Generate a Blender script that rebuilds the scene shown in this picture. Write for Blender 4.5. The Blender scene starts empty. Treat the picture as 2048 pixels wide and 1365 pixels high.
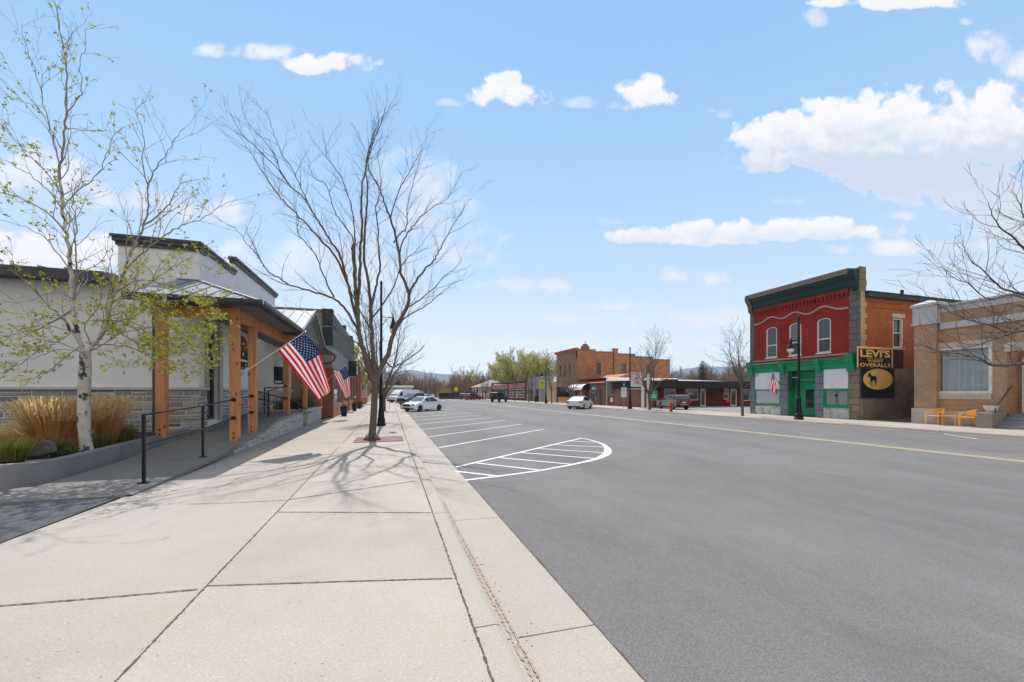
import bpy, math, random
from mathutils import Vector, Matrix, noise as mnoise
R=math.radians
H=1.5; F=800.0; CX=1024.0; V0=787.0
TH=math.atan(244/800.0); SN,CS=math.sin(TH),math.cos(TH)
sc=bpy.context.scene; COL=sc.collection
def ray(u,v):
    a=(u-CX)/F; return Vector((SN+a*CS, CS-a*SN, (V0-v)/F))
def G(u,v,z=0.0):
    d=ray(u,v); t=(z-H)/d.z; return Vector((d.x*t,d.y*t,z))
def AX(u,v,x):
    d=ray(u,v); t=x/d.x; return Vector((x,d.y*t,H+d.z*t))
def AY(u,v,y):
    d=ray(u,v); t=y/d.y; return Vector((d.x*t,y,H+d.z*t))
def YX(u,x): return AX(u,700,x).y
def XY(u,y): return AY(u,700,y).x
# ------------------------------------------------------------------ objects
def tag(o,label=None,cat=None,group=None,kind=None):
    if label: o['label']=label
    if cat: o['category']=cat
    if group: o['group']=group
    if kind: o['kind']=kind
    return o
def thing(name,label,cat,loc=(0,0,0),group=None):
    o=bpy.data.objects.new(name,None); COL.objects.link(o); o.location=loc; o.empty_display_size=.2
    return tag(o,label,cat,group)
def wloc(o):
    p=Vector((0,0,0))
    while o: p+=o.location; o=o.parent
    return p
def copytree(o,parent=None):
    c=o.copy(); COL.objects.link(c)
    if parent: c.parent=parent
    for ch in list(o.children): copytree(ch,c)
    return c
class MB:
    def __init__(s): s.v=[]; s.f=[]; s.m=[]
    def add(s,vs,fs,m=0):
        o=len(s.v); s.v+=[tuple(p) for p in vs]; s.f+=[tuple(i+o for i in f) for f in fs]; s.m+=[m]*len(fs); return s
    def box(s,x0,x1,y0,y1,z0,z1,m=0):
        return s.add([(x0,y0,z0),(x1,y0,z0),(x1,y1,z0),(x0,y1,z0),(x0,y0,z1),(x1,y0,z1),(x1,y1,z1),(x0,y1,z1)],
              [(3,2,1,0),(4,5,6,7),(0,1,5,4),(1,2,6,5),(2,3,7,6),(3,0,4,7)],m)
    def quad(s,a,b,c,d,m=0): return s.add([a,b,c,d],[(0,1,2,3)],m)
    def poly(s,ps,m=0): return s.add(ps,[tuple(range(len(ps)))],m)
    def prism(s,poly,axis,a0,a1,m=0):
        def P(p,a): return (a,p[0],p[1]) if axis=='x' else ((p[0],a,p[1]) if axis=='y' else (p[0],p[1],a))
        n=len(poly); vs=[P(p,a0) for p in poly]+[P(p,a1) for p in poly]
        fs=[tuple(range(n))[::-1],tuple(range(n,2*n))]+[(i,(i+1)%n,n+(i+1)%n,n+i) for i in range(n)]
        return s.add(vs,fs,m)
    def beam(s,p,q,w,h,m=0,up=(0,0,1)):
        p=Vector(p);q=Vector(q); d=(q-p).normalized(); up=Vector(up)
        if abs(d.dot(up))>.99: up=Vector((1,0,0))
        r=d.cross(up).normalized()*(w/2); t=r.cross(d).normalized()*(h/2)
        vs=[p-r-t,p+r-t,p+r+t,p-r+t,q-r-t,q+r-t,q+r+t,q-r+t]
        return s.add(vs,[(0,1,2,3),(7,6,5,4),(0,4,5,1),(1,5,6,2),(2,6,7,3),(3,7,4,0)],m)
    def tube(s,pts,rads,n=6,m=0,cap=True):
        pts=[Vector(p) for p in pts]; k=len(pts)
        if not isinstance(rads,(list,tuple)): rads=[rads]*k
        vs=[]; ref=None
        for i,p in enumerate(pts):
            d=(pts[min(i+1,k-1)]-pts[max(i-1,0)])
            if d.length<1e-9: d=Vector((0,0,1))
            d.normalize()
            if ref is None: ref=Vector((1,0,0)) if abs(d.x)<.8 else Vector((0,1,0))
            a=ref-d*ref.dot(d)
            if a.length<1e-6: a=Vector((0,1,0))-d*d.y
            a.normalize(); ref=a; b=d.cross(a)
            for j in range(n):
                t=2*math.pi*j/n; vs.append(p+(a*math.cos(t)+b*math.sin(t))*rads[i])
        fs=[(i*n+j,i*n+(j+1)%n,(i+1)*n+(j+1)%n,(i+1)*n+j) for i in range(k-1) for j in range(n)]
        if cap: fs+=[tuple(range(n))[::-1],tuple(range((k-1)*n,k*n))]
        return s.add(vs,fs,m)
    def lathe(s,c,prof,n=16,m=0,axis='z'):
        c=Vector(c); vs=[]
        for r,z in prof:
            for j in range(n):
                t=2*math.pi*j/n; a,b=r*math.cos(t),r*math.sin(t)
                vs.append(c+(Vector((a,b,z)) if axis=='z' else (Vector((a,z,b)) if axis=='y' else Vector((z,a,b)))))
        k=len(prof)
        fs=[(i*n+j,i*n+(j+1)%n,(i+1)*n+(j+1)%n,(i+1)*n+j) for i in range(k-1) for j in range(n)]
        fs+=[tuple(range(n))[::-1],tuple(range((k-1)*n,k*n))]
        return s.add(vs,fs,m)
    def build(s,name,mats,parent=None,smooth=None,local=False,bevel=0):
        if not isinstance(mats,(list,tuple)): mats=[mats]
        me=bpy.data.meshes.new(name)
        off=Vector((0,0,0)) if (local or parent is None) else wloc(parent)
        vs=s.v if off.length==0 else [(x-off.x,y-off.y,z-off.z) for x,y,z in s.v]
        me.from_pydata(vs,[],s.f)
        for m in mats: me.materials.append(m)
        if len(mats)>1: me.polygons.foreach_set('material_index',s.m)
        if smooth is not None:
            me.polygons.foreach_set('use_smooth',[True]*len(me.polygons))
            if smooth<3.1: me.set_sharp_from_angle(angle=smooth)
        me.update(); me.validate()
        o=bpy.data.objects.new(name,me); COL.objects.link(o)
        if parent: o.parent=parent
        if bevel:
            b=o.modifiers.new('bevel','BEVEL'); b.width=bevel; b.segments=2; b.limit_method='ANGLE'; b.angle_limit=R(40)
        return o
# ------------------------------------------------------------------ materials
def nm(name):
    m=bpy.data.materials.new(name); m.use_nodes=True; nt=m.node_tree; return m,nt,nt.nodes['Principled BSDF']
def N(nt,t,ins=None,**props):
    n=nt.nodes.new('ShaderNode'+t)
    for k,v in props.items(): setattr(n,k,v)
    for k,v in (ins or {}).items(): put(nt,n,k,v)
    return n
def put(nt,n,k,v):
    if hasattr(v,'is_output'): nt.links.new(v,n.inputs[k])
    else: n.inputs[k].default_value=v
def c4(c): return (c[0],c[1],c[2],1.0)
def ramp(nt,fac,stops):
    n=N(nt,'ValToRGB'); nt.links.new(fac,n.inputs[0]); e=n.color_ramp.elements
    while len(e)<len(stops): e.new(.5)
    for i,(p,c) in enumerate(stops): e[i].position=p; e[i].color=c4(c) if not isinstance(c,(int,float)) else (c,c,c,1)
    return n.outputs[0]
def mixc(nt,f,a,b,mode='MIX'):
    n=N(nt,'Mix',data_type='RGBA',blend_type=mode)
    put(nt,n,0,f); put(nt,n,6,a if hasattr(a,'is_output') else c4(a)); put(nt,n,7,b if hasattr(b,'is_output') else c4(b)); return n.outputs[2]
def math_(nt,op,a,b=0.0,c=0.0):
    n=N(nt,'Math',operation=op); put(nt,n,0,a); put(nt,n,1,b)
    if op in('MULTIPLY_ADD',): put(nt,n,2,c)
    return n.outputs[0]
def vmath(nt,op,a,b=(0,0,0)):
    n=N(nt,'VectorMath',operation=op); put(nt,n,0,a); put(nt,n,1,b); return n
def noise(nt,vec,scale,detail=4,rough=.6):
    return N(nt,'TexNoise',{'Vector':vec,'Scale':scale,'Detail':detail,'Roughness':rough}).outputs['Fac']
def obj(nt): return N(nt,'TexCoord').outputs['Object']
def sc3(c,k): return tuple(min(1,x*k) for x in c)
def M(name,col,rough=.7,var=.15,scale=3.0,bump=0.0,bscale=60.0,metal=0.0,spec=.4,dirt=None,dirtamt=.4,coat=0.0):
    m,nt,b=nm(name); v=obj(nt)
    f=noise(nt,v,scale,5,.65)
    cc=ramp(nt,f,[(.3,sc3(col,1-var)),(.7,sc3(col,1+var))])
    if dirt:
        f2=noise(nt,v,scale*.6+.4,6,.7); cc=mixc(nt,math_(nt,'MULTIPLY',ramp(nt,f2,[(.48,0.0),(.7,1.0)]),dirtamt),cc,dirt)
    nt.links.new(cc,b.inputs['Base Color'])
    b.inputs['Metallic'].default_value=metal; b.inputs['Specular IOR Level'].default_value=spec
    f3=noise(nt,v,scale*2.3,4,.6)
    nt.links.new(ramp(nt,f3,[(.3,max(.02,rough-.08)),(.7,min(1,rough+.08))]),b.inputs['Roughness'])
    if coat: b.inputs['Coat Weight'].default_value=coat; b.inputs['Coat Roughness'].default_value=.05
    if bump:
        bn=N(nt,'Bump',{'Strength':bump,'Distance':.02,'Height':noise(nt,v,bscale,4,.6)}); nt.links.new(bn.outputs[0],b.inputs['Normal'])
    return m
def brickmat(name,c1,c2,mortar,bw=.21,bh=.075,mort=.009,var=.25,bump=.5,dirt=None,dirtamt=.5):
    m,nt,b=nm(name); v=obj(nt)
    s=N(nt,'SeparateXYZ',{0:v}); w=N(nt,'CombineXYZ',{0:math_(nt,'ADD',s.outputs[0],s.outputs[1]),1:s.outputs[2]}).outputs[0]
    bt=N(nt,'TexBrick',{'Vector':w,'Color1':c4(c1),'Color2':c4(c2),'Mortar':c4(mortar),'Scale':1.0,'Mortar Size':mort,'Mortar Smooth':.2,'Bias':0.0,'Brick Width':bw,'Row Height':bh})
    f=noise(nt,v,.9,6,.7); f2=noise(nt,v,14,4,.7)
    cc=mixc(nt,1.0,bt.outputs[0],ramp(nt,f,[(.3,1-var),(.7,1+var*.4)]),'MULTIPLY')
    cc=mixc(nt,1.0,cc,ramp(nt,f2,[(.3,1-var),(.7,1.0)]),'MULTIPLY')
    if dirt: cc=mixc(nt,math_(nt,'MULTIPLY',ramp(nt,noise(nt,v,.7,7,.7),[(.5,0.0),(.66,1.0)]),dirtamt),cc,dirt)
    nt.links.new(cc,b.inputs['Base Color']); b.inputs['Roughness'].default_value=.85; b.inputs['Specular IOR Level'].default_value=.25
    hh=math_(nt,'ADD',math_(nt,'MULTIPLY',bt.outputs[1],-1.0),math_(nt,'MULTIPLY',f2,.5))
    bn=N(nt,'Bump',{'Strength':bump,'Distance':.012,'Height':hh}); nt.links.new(bn.outputs[0],b.inputs['Normal'])
    return m
def island(name,cols,rough=.85,bump=.4,bscale=18,grain=.25):
    m,nt,b=nm(name); v=obj(nt)
    rr=N(nt,'NewGeometry').outputs['Random Per Island']
    k=len(cols); cc=ramp(nt,rr,[(i/max(1,k-1),c) for i,c in enumerate(cols)])
    f=noise(nt,v,bscale,5,.7); cc=mixc(nt,1.0,cc,ramp(nt,f,[(.25,1-grain),(.75,1+grain)]),'MULTIPLY')
    nt.links.new(cc,b.inputs['Base Color']); b.inputs['Roughness'].default_value=rough; b.inputs['Specular IOR Level'].default_value=.25
    if bump:
        bn=N(nt,'Bump',{'Strength':bump,'Distance':.03,'Height':f}); nt.links.new(bn.outputs[0],b.inputs['Normal'])
    return m
def leafmat(name,c1,c2,c3):
    m,nt,b=nm(name); rr=N(nt,'NewGeometry').outputs['Random Per Island']
    cc=ramp(nt,rr,[(0,c1),(.5,c2),(1,c3)]); nt.links.new(cc,b.inputs['Base Color']); b.inputs['Roughness'].default_value=.55
    b.inputs['Specular IOR Level'].default_value=.25
    tr=N(nt,'BsdfTranslucent',{'Color':cc}); mx=N(nt,'MixShader',{0:.4,1:b.outputs[0],2:tr.outputs[0]})
    nt.links.new(mx.outputs[0],nt.nodes['Material Output'].inputs[0]); return m
def woodmat(name,col,dark):
    m,nt,b=nm(name); v=obj(nt)
    g=noise(nt,vmath(nt,'MULTIPLY',v,(22,22,1.1)).outputs[0],1.0,5,.6)
    g2=noise(nt,vmath(nt,'MULTIPLY',v,(3,3,.35)).outputs[0],1.0,3,.5)
    cc=ramp(nt,g,[(.3,sc3(col,.72)),(.5,col),(.72,sc3(col,1.22))])
    cc=mixc(nt,1.0,cc,ramp(nt,g2,[(.3,.8),(.7,1.12)]),'MULTIPLY')
    vo=N(nt,'TexVoronoi',{'Vector':vmath(nt,'MULTIPLY',v,(6.5,6.5,3.4)).outputs[0],'Scale':1.0,'Randomness':1.0})
    cc=mixc(nt,ramp(nt,vo.outputs['Distance'],[(.12,.95),(.24,0.0)]),cc,dark)
    nt.links.new(cc,b.inputs['Base Color']); b.inputs['Roughness'].default_value=.6; b.inputs['Specular IOR Level'].default_value=.3
    bn=N(nt,'Bump',{'Strength':.2,'Distance':.01,'Height':g}); nt.links.new(bn.outputs[0],b.inputs['Normal'])
    return m
def glassmat(name,col=(.02,.025,.03),rough=.04,spec=.6):
    m,nt,b=nm(name); v=obj(nt)
    b.inputs['Base Color'].default_value=c4(col); b.inputs['Specular IOR Level'].default_value=spec; b.inputs['Roughness'].default_value=rough
    bn=N(nt,'Bump',{'Strength':.04,'Distance':.05,'Height':noise(nt,v,1.3,2,.5)}); nt.links.new(bn.outputs[0],b.inputs['Normal'])
    return m
def cleanglass(name):
    m,nt,b=nm(name)
    gl=N(nt,'BsdfGlossy',{'Color':(1,1,1,1),'Roughness':.02}); tp=N(nt,'BsdfTransparent',{'Color':(.93,.96,.95,1)})
    fr=N(nt,'Fresnel',{'IOR':1.5}); mx=N(nt,'MixShader',{0:fr.outputs[0],1:tp.outputs[0],2:gl.outputs[0]})
    nt.links.new(mx.outputs[0],nt.nodes['Material Output'].inputs[0]); return m
def concrete(name,col,speck=.5,stain=(.42,.33,.25),stainamt=.25,var=.1,bump=.25,big=.5):
    m,nt,b=nm(name); v=obj(nt)
    cc=ramp(nt,noise(nt,v,big,7,.68),[(.3,sc3(col,1-var)),(.7,sc3(col,1+var*.7))])
    cc=mixc(nt,1.0,cc,ramp(nt,noise(nt,v,60,4,.85),[(.28,.78),(.72,1.14)]),'MULTIPLY')
    cc=mixc(nt,math_(nt,'MULTIPLY',ramp(nt,noise(nt,v,1.1,6,.75),[(.52,0.0),(.78,1.0)]),stainamt),cc,stain)
    vo=N(nt,'TexVoronoi',{'Vector':v,'Scale':26.0,'Randomness':1.0})
    rv=N(nt,'SeparateXYZ',{0:vo.outputs['Color']}).outputs[0]
    sz=math_(nt,'MULTIPLY_ADD',rv,.26,-.13)
    dot=math_(nt,'LESS_THAN',vo.outputs['Distance'],sz)
    v2=N(nt,'TexVoronoi',{'Vector':v,'Scale':75.0,'Randomness':1.0}); r2=N(nt,'SeparateXYZ',{0:v2.outputs['Color']})
    gr=math_(nt,'LESS_THAN',v2.outputs['Distance'],math_(nt,'MULTIPLY_ADD',r2.outputs[0],.5,-.15))
    cc=mixc(nt,math_(nt,'MULTIPLY',gr,speck*.55),cc,ramp(nt,r2.outputs[1],[(.2,(.20,.16,.13)),(.5,(.36,.28,.22)),(.8,(.66,.6,.52))]))
    cc=mixc(nt,math_(nt,'MULTIPLY',dot,speck),cc,(.12,.1,.085))
    cc=mixc(nt,1.0,cc,ramp(nt,N(nt,'NewGeometry').outputs['Random Per Island'],[(0,.93),(1,1.03)]),'MULTIPLY')
    nt.links.new(cc,b.inputs['Base Color']); b.inputs['Roughness'].default_value=.85; b.inputs['Specular IOR Level'].default_value=.25
    bn=N(nt,'Bump',{'Strength':bump,'Distance':.006,'Height':math_(nt,'SUBTRACT',noise(nt,v,90,4,.7),math_(nt,'MULTIPLY',dot,.8))}); nt.links.new(bn.outputs[0],b.inputs['Normal'])
    return m
def asphalt(name,col):
    m,nt,b=nm(name); v=obj(nt)
    cc=ramp(nt,noise(nt,vmath(nt,'MULTIPLY',v,(.35,.09,1)).outputs[0],1.0,6,.65),[(.3,sc3(col,.80)),(.7,sc3(col,1.16))])
    cc=mixc(nt,1.0,cc,ramp(nt,noise(nt,v,1.4,6,.7),[(.3,.9),(.7,1.07)]),'MULTIPLY')
    cc=mixc(nt,1.0,cc,ramp(nt,noise(nt,v,105,3,.9),[(.3,.5),(.7,1.5)]),'MULTIPLY')
    vo=N(nt,'TexVoronoi',{'Vector':v,'Scale':170.0}); r=N(nt,'SeparateXYZ',{0:vo.outputs['Color']}).outputs[0]
    cc=mixc(nt,math_(nt,'MULTIPLY',math_(nt,'GREATER_THAN',r,.86),.3),cc,sc3(col,1.9))
    cc=mixc(nt,math_(nt,'MULTIPLY',ramp(nt,noise(nt,vmath(nt,'MULTIPLY',v,(.5,.16,1)).outputs[0],1.0,8,.75),[(.5,0.0),(.68,1.0)]),.45),cc,sc3(col,.62))
    nt.links.new(cc,b.inputs['Base Color']); b.inputs['Roughness'].default_value=.88; b.inputs['Specular IOR Level'].default_value=.3
    bn=N(nt,'Bump',{'Strength':.5,'Distance':.006,'Height':noise(nt,v,80,3,.8)}); nt.links.new(bn.outputs[0],b.inputs['Normal'])
    return m
def paintline(name,col,wear=.45):
    m,nt,b=nm(name); v=obj(nt)
    cc=mixc(nt,math_(nt,'MULTIPLY',ramp(nt,noise(nt,v,9,6,.8),[(.5,0.0),(.7,1.0)]),wear),col,(.2,.2,.2))
    nt.links.new(cc,b.inputs['Base Color']); b.inputs['Roughness'].default_value=.7; return m
def birchmat(name):
    m,nt,b=nm(name); v=obj(nt)
    f=noise(nt,vmath(nt,'MULTIPLY',v,(9,9,22)).outputs[0],1.0,3,.5); big=noise(nt,vmath(nt,'MULTIPLY',v,(5,5,3.2)).outputs[0],1.0,3,.6)
    cc=ramp(nt,noise(nt,v,6,4,.6),[(.3,(.36,.33,.29)),(.7,(.56,.53,.48))])
    cc=mixc(nt,ramp(nt,f,[(.62,0.0),(.68,.8)]),cc,(.06,.05,.045))
    cc=mixc(nt,ramp(nt,big,[(.55,0.0),(.60,.95)]),cc,(.02,.018,.016))
    nt.links.new(cc,b.inputs['Base Color']); b.inputs['Roughness'].default_value=.7
    bn=N(nt,'Bump',{'Strength':.3,'Distance':.02,'Height':f}); nt.links.new(bn.outputs[0],b.inputs['Normal']); return m
def barkmat(name,c1,c2,zs=.35):
    m,nt,b=nm(name); v=obj(nt)
    f=noise(nt,vmath(nt,'MULTIPLY',v,(30,30,30*zs)).outputs[0],1.0,5,.7)
    cc=ramp(nt,f,[(.3,c1),(.7,c2)]); nt.links.new(cc,b.inputs['Base Color']); b.inputs['Roughness'].default_value=.85; b.inputs['Specular IOR Level'].default_value=.2
    bn=N(nt,'Bump',{'Strength':.6,'Distance':.03,'Height':f}); nt.links.new(bn.outputs[0],b.inputs['Normal']); return m
def cloth(name,c):
    m,nt,b=nm(name); v=obj(nt)
    cc=mixc(nt,1.0,c,ramp(nt,noise(nt,v,90,2,.6),[(.3,.93),(.7,1.0)]),'MULTIPLY'); nt.links.new(cc,b.inputs['Base Color']); b.inputs['Roughness'].default_value=.8; b.inputs['Specular IOR Level'].default_value=.15
    tr=N(nt,'BsdfTranslucent',{'Color':cc}); mx=N(nt,'MixShader',{0:.38,1:b.outputs[0],2:tr.outputs[0]}); nt.links.new(mx.outputs[0],nt.nodes['Material Output'].inputs[0]); return m
K={}
def mats():
    k=K
    k['sidewalk']=concrete('sidewalk_concrete',(.41,.362,.315),.95,var=.14)
    k['sidewalk2']=concrete('smooth_concrete',(.395,.352,.31),.55,stain=(.47,.34,.22),stainamt=.5)
    k['kerb']=concrete('kerb_concrete',(.405,.36,.315),.85)
    k['conc_dark']=concrete('planter_concrete',(.25,.25,.255),.15,stain=(.16,.15,.14),stainamt=.6,var=.22,big=1.5)
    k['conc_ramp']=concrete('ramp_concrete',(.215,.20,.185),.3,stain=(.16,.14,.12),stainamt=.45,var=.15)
    k['found']=concrete('foundation_concrete',(.30,.27,.23),.15,stain=(.12,.1,.08),stainamt=.6,var=.2,big=1.2)
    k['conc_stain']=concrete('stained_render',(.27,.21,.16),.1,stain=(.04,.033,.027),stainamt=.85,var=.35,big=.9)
    k['joint']=M('joint_dirt',(.10,.075,.055),.95,.4,30)
    k['dirt']=M('gutter_silt',(.36,.29,.235),.95,.3,25,.4,80)
    k['road']=asphalt('road_asphalt',(.156,.149,.145))
    k['drive']=asphalt('driveway_asphalt',(.085,.088,.095))
    k['lot']=asphalt('lot_asphalt',(.24,.235,.225))
    k['white_line']=paintline('white_road_paint',(.66,.66,.65),.5)
    k['yellow_line']=paintline('yellow_road_paint',(.54,.43,.25),.6)
    k['earth']=M('dry_grass_earth',(.16,.14,.075),.95,.35,.05)
    k['soil']=M('planter_soil',(.05,.04,.03),.95,.4,14,.5,40)
    k['stucco']=M('pale_stucco',(.69,.69,.69),.9,.04,1.2,.25,160,dirt=(.42,.40,.37),dirtamt=.2)
    k['stucco_grey']=M('grey_stucco',(.30,.29,.27),.9,.06,1.2,.2,120)
    k['coping']=M('dark_bronze_metal',(.05,.05,.052),.45,.15,3,metal=.3)
    k['fascia_brown']=M('weathered_fascia',(.12,.095,.08),.7,.35,5)
    k['roofmetal']=M('grey_standing_seam_metal',(.25,.26,.28),.55,.08,1.5,metal=.15,spec=.3)
    k['gutter']=M('dark_gutter_metal',(.045,.045,.05),.4,.15,4,metal=.4)
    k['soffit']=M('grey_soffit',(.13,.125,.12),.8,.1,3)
    k['cedar']=woodmat('cedar_timber',(.50,.215,.085),(.10,.028,.008))
    k['black']=M('black_metal',(.006,.006,.0065),.4,.2,5,metal=.3)
    k['stone']=island('ledge_stone',[(.13,.135,.16),(.29,.285,.285),(.20,.215,.26),(.38,.36,.335),(.25,.225,.205),(.32,.32,.345)],grain=.35,bump=.7,bscale=14)
    k['stone_light']=island('split_face_stone',[(.34,.33,.315),(.44,.43,.41),(.27,.26,.25),(.5,.48,.46)],grain=.35,bump=1.0,bscale=18)
    k['mortar']=M('pale_mortar',(.62,.61,.60),.95,.1,8,.3,60)
    k['ledge']=M('cast_stone_cap',(.47,.46,.45),.85,.1,5,.2,60)
    k['glass']=glassmat('dark_glass'); k['glass_blue']=glassmat('sky_glass',(.055,.07,.09)); k['clear']=cleanglass('clear_glass')
    k['glass_grey']=glassmat('grey_glass',(.10,.12,.12))
    k['panel_dark']=M('near_black_green_panel',(.006,.016,.014),.6,.2,4)
    k['frame_white']=M('white_window_paint',(.70,.67,.62),.6,.1,6,dirt=(.4,.36,.3),dirtamt=.4)
    k['frame_dark']=M('dark_window_frame',(.06,.06,.065),.5,.1,5)
    k['frame_grey']=M('grey_door_frame',(.36,.36,.355),.5,.06,5)
    k['red_brick']=brickmat('painted_red_brick',(.45,.038,.017),(.31,.027,.012),(.18,.022,.014),bw=.3,bh=.11,mort=.012)
    k['orange_brick']=brickmat('orange_brick',(.60,.15,.045),(.48,.115,.036),(.34,.14,.065),bw=.34,bh=.12,mort=.016,dirt=(.25,.09,.04),dirtamt=.5)
    k['tan_brick']=brickmat('tan_brick',(.58,.35,.19),(.50,.285,.155),(.40,.29,.20),bw=.32,bh=.11,mort=.016,dirt=(.27,.17,.10),dirtamt=.5)
    k['tan_stone']=M('pale_sandstone',(.50,.44,.36),.85,.15,2.5,.2,50,dirt=(.3,.24,.18),dirtamt=.5)
    k['rust_brick']=brickmat('two_tone_brick',(.46,.205,.085),(.35,.145,.06),(.36,.2,.11),bw=.5,bh=.22,mort=.02,dirt=(.24,.1,.05),dirtamt=.5)
    k['buff_brick']=brickmat('buff_brick',(.33,.23,.13),(.27,.185,.105),(.3,.23,.16))
    k['dark_brick']=brickmat('dark_red_brick',(.155,.032,.016),(.11,.024,.012),(.11,.04,.026))
    k['brown_paint']=M('brown_pink_render',(.21,.095,.08),.85,.12,2)
    k['col_brick']=brickmat('orange_column_brick',(.36,.14,.06),(.28,.10,.045),(.24,.13,.08),bw=.2,bh=.065,mort=.008)
    k['sill_paint']=M('orange_sill_render',(.44,.21,.105),.85,.1,2)
    k['rough_red']=brickmat('rough_red_stone',(.36,.13,.06),(.24,.085,.045),(.30,.18,.12),bw=.5,bh=.22,mort=.02,bump=1)
    k['grey_block']=brickmat('grey_quoin_block',(.19,.172,.158),(.155,.142,.132),(.085,.075,.068),bw=.7,bh=.38,mort=.025,var=.2)
    k['blue_block']=brickmat('blue_grey_pier_block',(.20,.22,.255),(.18,.2,.235),(.06,.07,.08),bw=.9,bh=.42,mort=.02,var=.12)
    k['tan_block']=brickmat('bare_sandstone_block',(.28,.22,.155),(.24,.185,.13),(.09,.07,.05),bw=.9,bh=.42,mort=.02,var=.2,dirt=(.12,.09,.06),dirtamt=.4)
    k['green']=M('bright_green_paint',(.006,.25,.10),.5,.12,2,dirt=(.003,.12,.05),dirtamt=.4)
    k['dkgreen']=M('dark_green_paint',(.006,.032,.030),.6,.2,4,dirt=(.018,.034,.03),dirtamt=.6)
    k['cornice_top']=M('weathered_cornice_top',(.12,.085,.075),.9,.35,6)
    k['white_board']=M('white_board',(.68,.67,.72),.7,.04,1.5,dirt=(.42,.42,.44),dirtamt=.3)
    k['grey_board']=M('grey_board',(.42,.41,.45),.7,.04,1.5)
    k['white_chip']=M('flaking_white_paint',(.55,.53,.5),.85,.1,4,.3,30,dirt=(.12,.10,.09),dirtamt=.9)
    k['arch_white']=M('white_brick_moulding',(.40,.27,.24),.85,.15,8,.3,40)
    k['sign_black']=M('sign_black',(.010,.009,.009),.6,.2,5)
    k['sign_yellow']=M('sign_yellow',(.95,.56,.18),.6,.1,5,dirt=(.55,.28,.08),dirtamt=.4)
    k['old_black']=M('faded_black_paint',(.03,.02,.018),.9,.5,6,.4,40,dirt=(.16,.06,.03),dirtamt=.6)
    k['yellow_metal']=M('yellow_enamel',(.92,.43,.012),.4,.08,4)
    k['bowl']=M('white_glazed_bowl',(.60,.58,.55),.4,.08,4,dirt=(.4,.36,.32),dirtamt=.4)
    k['rail_brown']=M('rusty_rail',(.09,.04,.03),.6,.3,10)
    k['curtain']=M('grey_curtain',(.80,.80,.86),.9,.06,3)
    k['mansard']=M('black_ribbed_cladding',(.012,.012,.013),.5,.25,2)
    k['white_roof']=M('white_roof_membrane',(.78,.78,.77),.7,.05,1)
    k['beige']=M('beige_render',(.42,.37,.33),.9,.08,1)
    k['tanrender']=M('tan_render',(.50,.33,.19),.9,.08,1)
    k['greyrender']=M('grey_render',(.27,.25,.24),.9,.1,1)
    k['orange_roof']=M('rust_orange_roof',(.38,.115,.04),.7,.12,1.5)
    k['pink_band']=M('faded_pink_band',(.40,.16,.15),.85,.1,1)
    k['bark']=barkmat('grey_brown_bark',(.055,.042,.035),(.19,.15,.125))
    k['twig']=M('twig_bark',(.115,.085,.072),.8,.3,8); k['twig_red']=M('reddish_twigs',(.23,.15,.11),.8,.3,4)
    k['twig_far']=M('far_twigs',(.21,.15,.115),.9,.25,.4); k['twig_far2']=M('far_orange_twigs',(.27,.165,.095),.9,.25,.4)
    k['birch']=birchmat('birch_bark'); k['birch_twig']=M('birch_twigs',(.25,.22,.19),.75,.3,5)
    k['leaf_birch']=leafmat('young_birch_leaf',(.17,.22,.02),(.38,.41,.03),(.50,.44,.04))
    k['leaf_willow']=leafmat('willow_leaf',(.40,.42,.08),(.50,.50,.13),(.42,.36,.13))
    k['leaf_green']=leafmat('green_leaf',(.05,.09,.02),(.09,.14,.03),(.06,.10,.02))
    k['leaf_yellow']=leafmat('yellow_leaf',(.38,.30,.03),(.46,.36,.05),(.30,.28,.05))
    k['needle']=leafmat('dark_needles',(.015,.03,.014),(.03,.05,.022),(.02,.035,.02))
    k['grass_tan']=leafmat('dry_grass_blade',(.50,.22,.06),(.60,.32,.105),(.66,.42,.18))
    k['seed']=leafmat('grass_seed_head',(.74,.55,.28),(.80,.64,.38),(.68,.48,.23))
    k['grass_green']=leafmat('green_grass_blade',(.08,.11,.025),(.16,.17,.04),(.28,.23,.06))
    k['rock']=M('lichen_rock',(.11,.095,.085),.9,.4,6,.8,12,dirt=(.05,.05,.04),dirtamt=.6)
    k['flag_red']=cloth('flag_red',(.62,.010,.035)); k['flag_white']=cloth('flag_white',(.82,.80,.80)); k['flag_blue']=cloth('flag_blue',(.020,.04,.15))
    k['pole_white']=M('white_flagpole',(.62,.58,.53),.4,.06,6)
    k['galv']=M('galvanised_metal',(.33,.35,.38),.4,.12,8,metal=.6)
    k['grate']=M('brown_grate',(.20,.12,.10),.8,.2,8)
    k['sign_wood']=M('varnished_sign_wood',(.16,.055,.022),.5,.35,6); k['navy']=M('navy_sign',(.008,.018,.04),.4,.1,4)
    k['white']=M('white_enamel',(.75,.75,.75),.5,.03,4); k['grey']=M('mid_grey_enamel',(.25,.25,.26),.5,.05,4)
    k['siding']=M('ribbed_grey_siding',(.15,.155,.155),.55,.12,2,metal=.3); k['panel']=M('grey_wall_panel',(.215,.21,.20),.7,.06,1)
    k['pot']=M('black_planter',(.014,.014,.015),.45,.2,6); k['flower']=island('flower_petals',[(.7,.35,.02),(.6,.08,.03),(.75,.6,.08)],bump=0)
    k['paint_white']=M('white_car_paint',(.70,.70,.72),.25,.02,2,spec=.5,coat=1); k['paint_dark']=M('charcoal_car_paint',(.018,.02,.024),.25,.05,2,coat=1)
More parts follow.
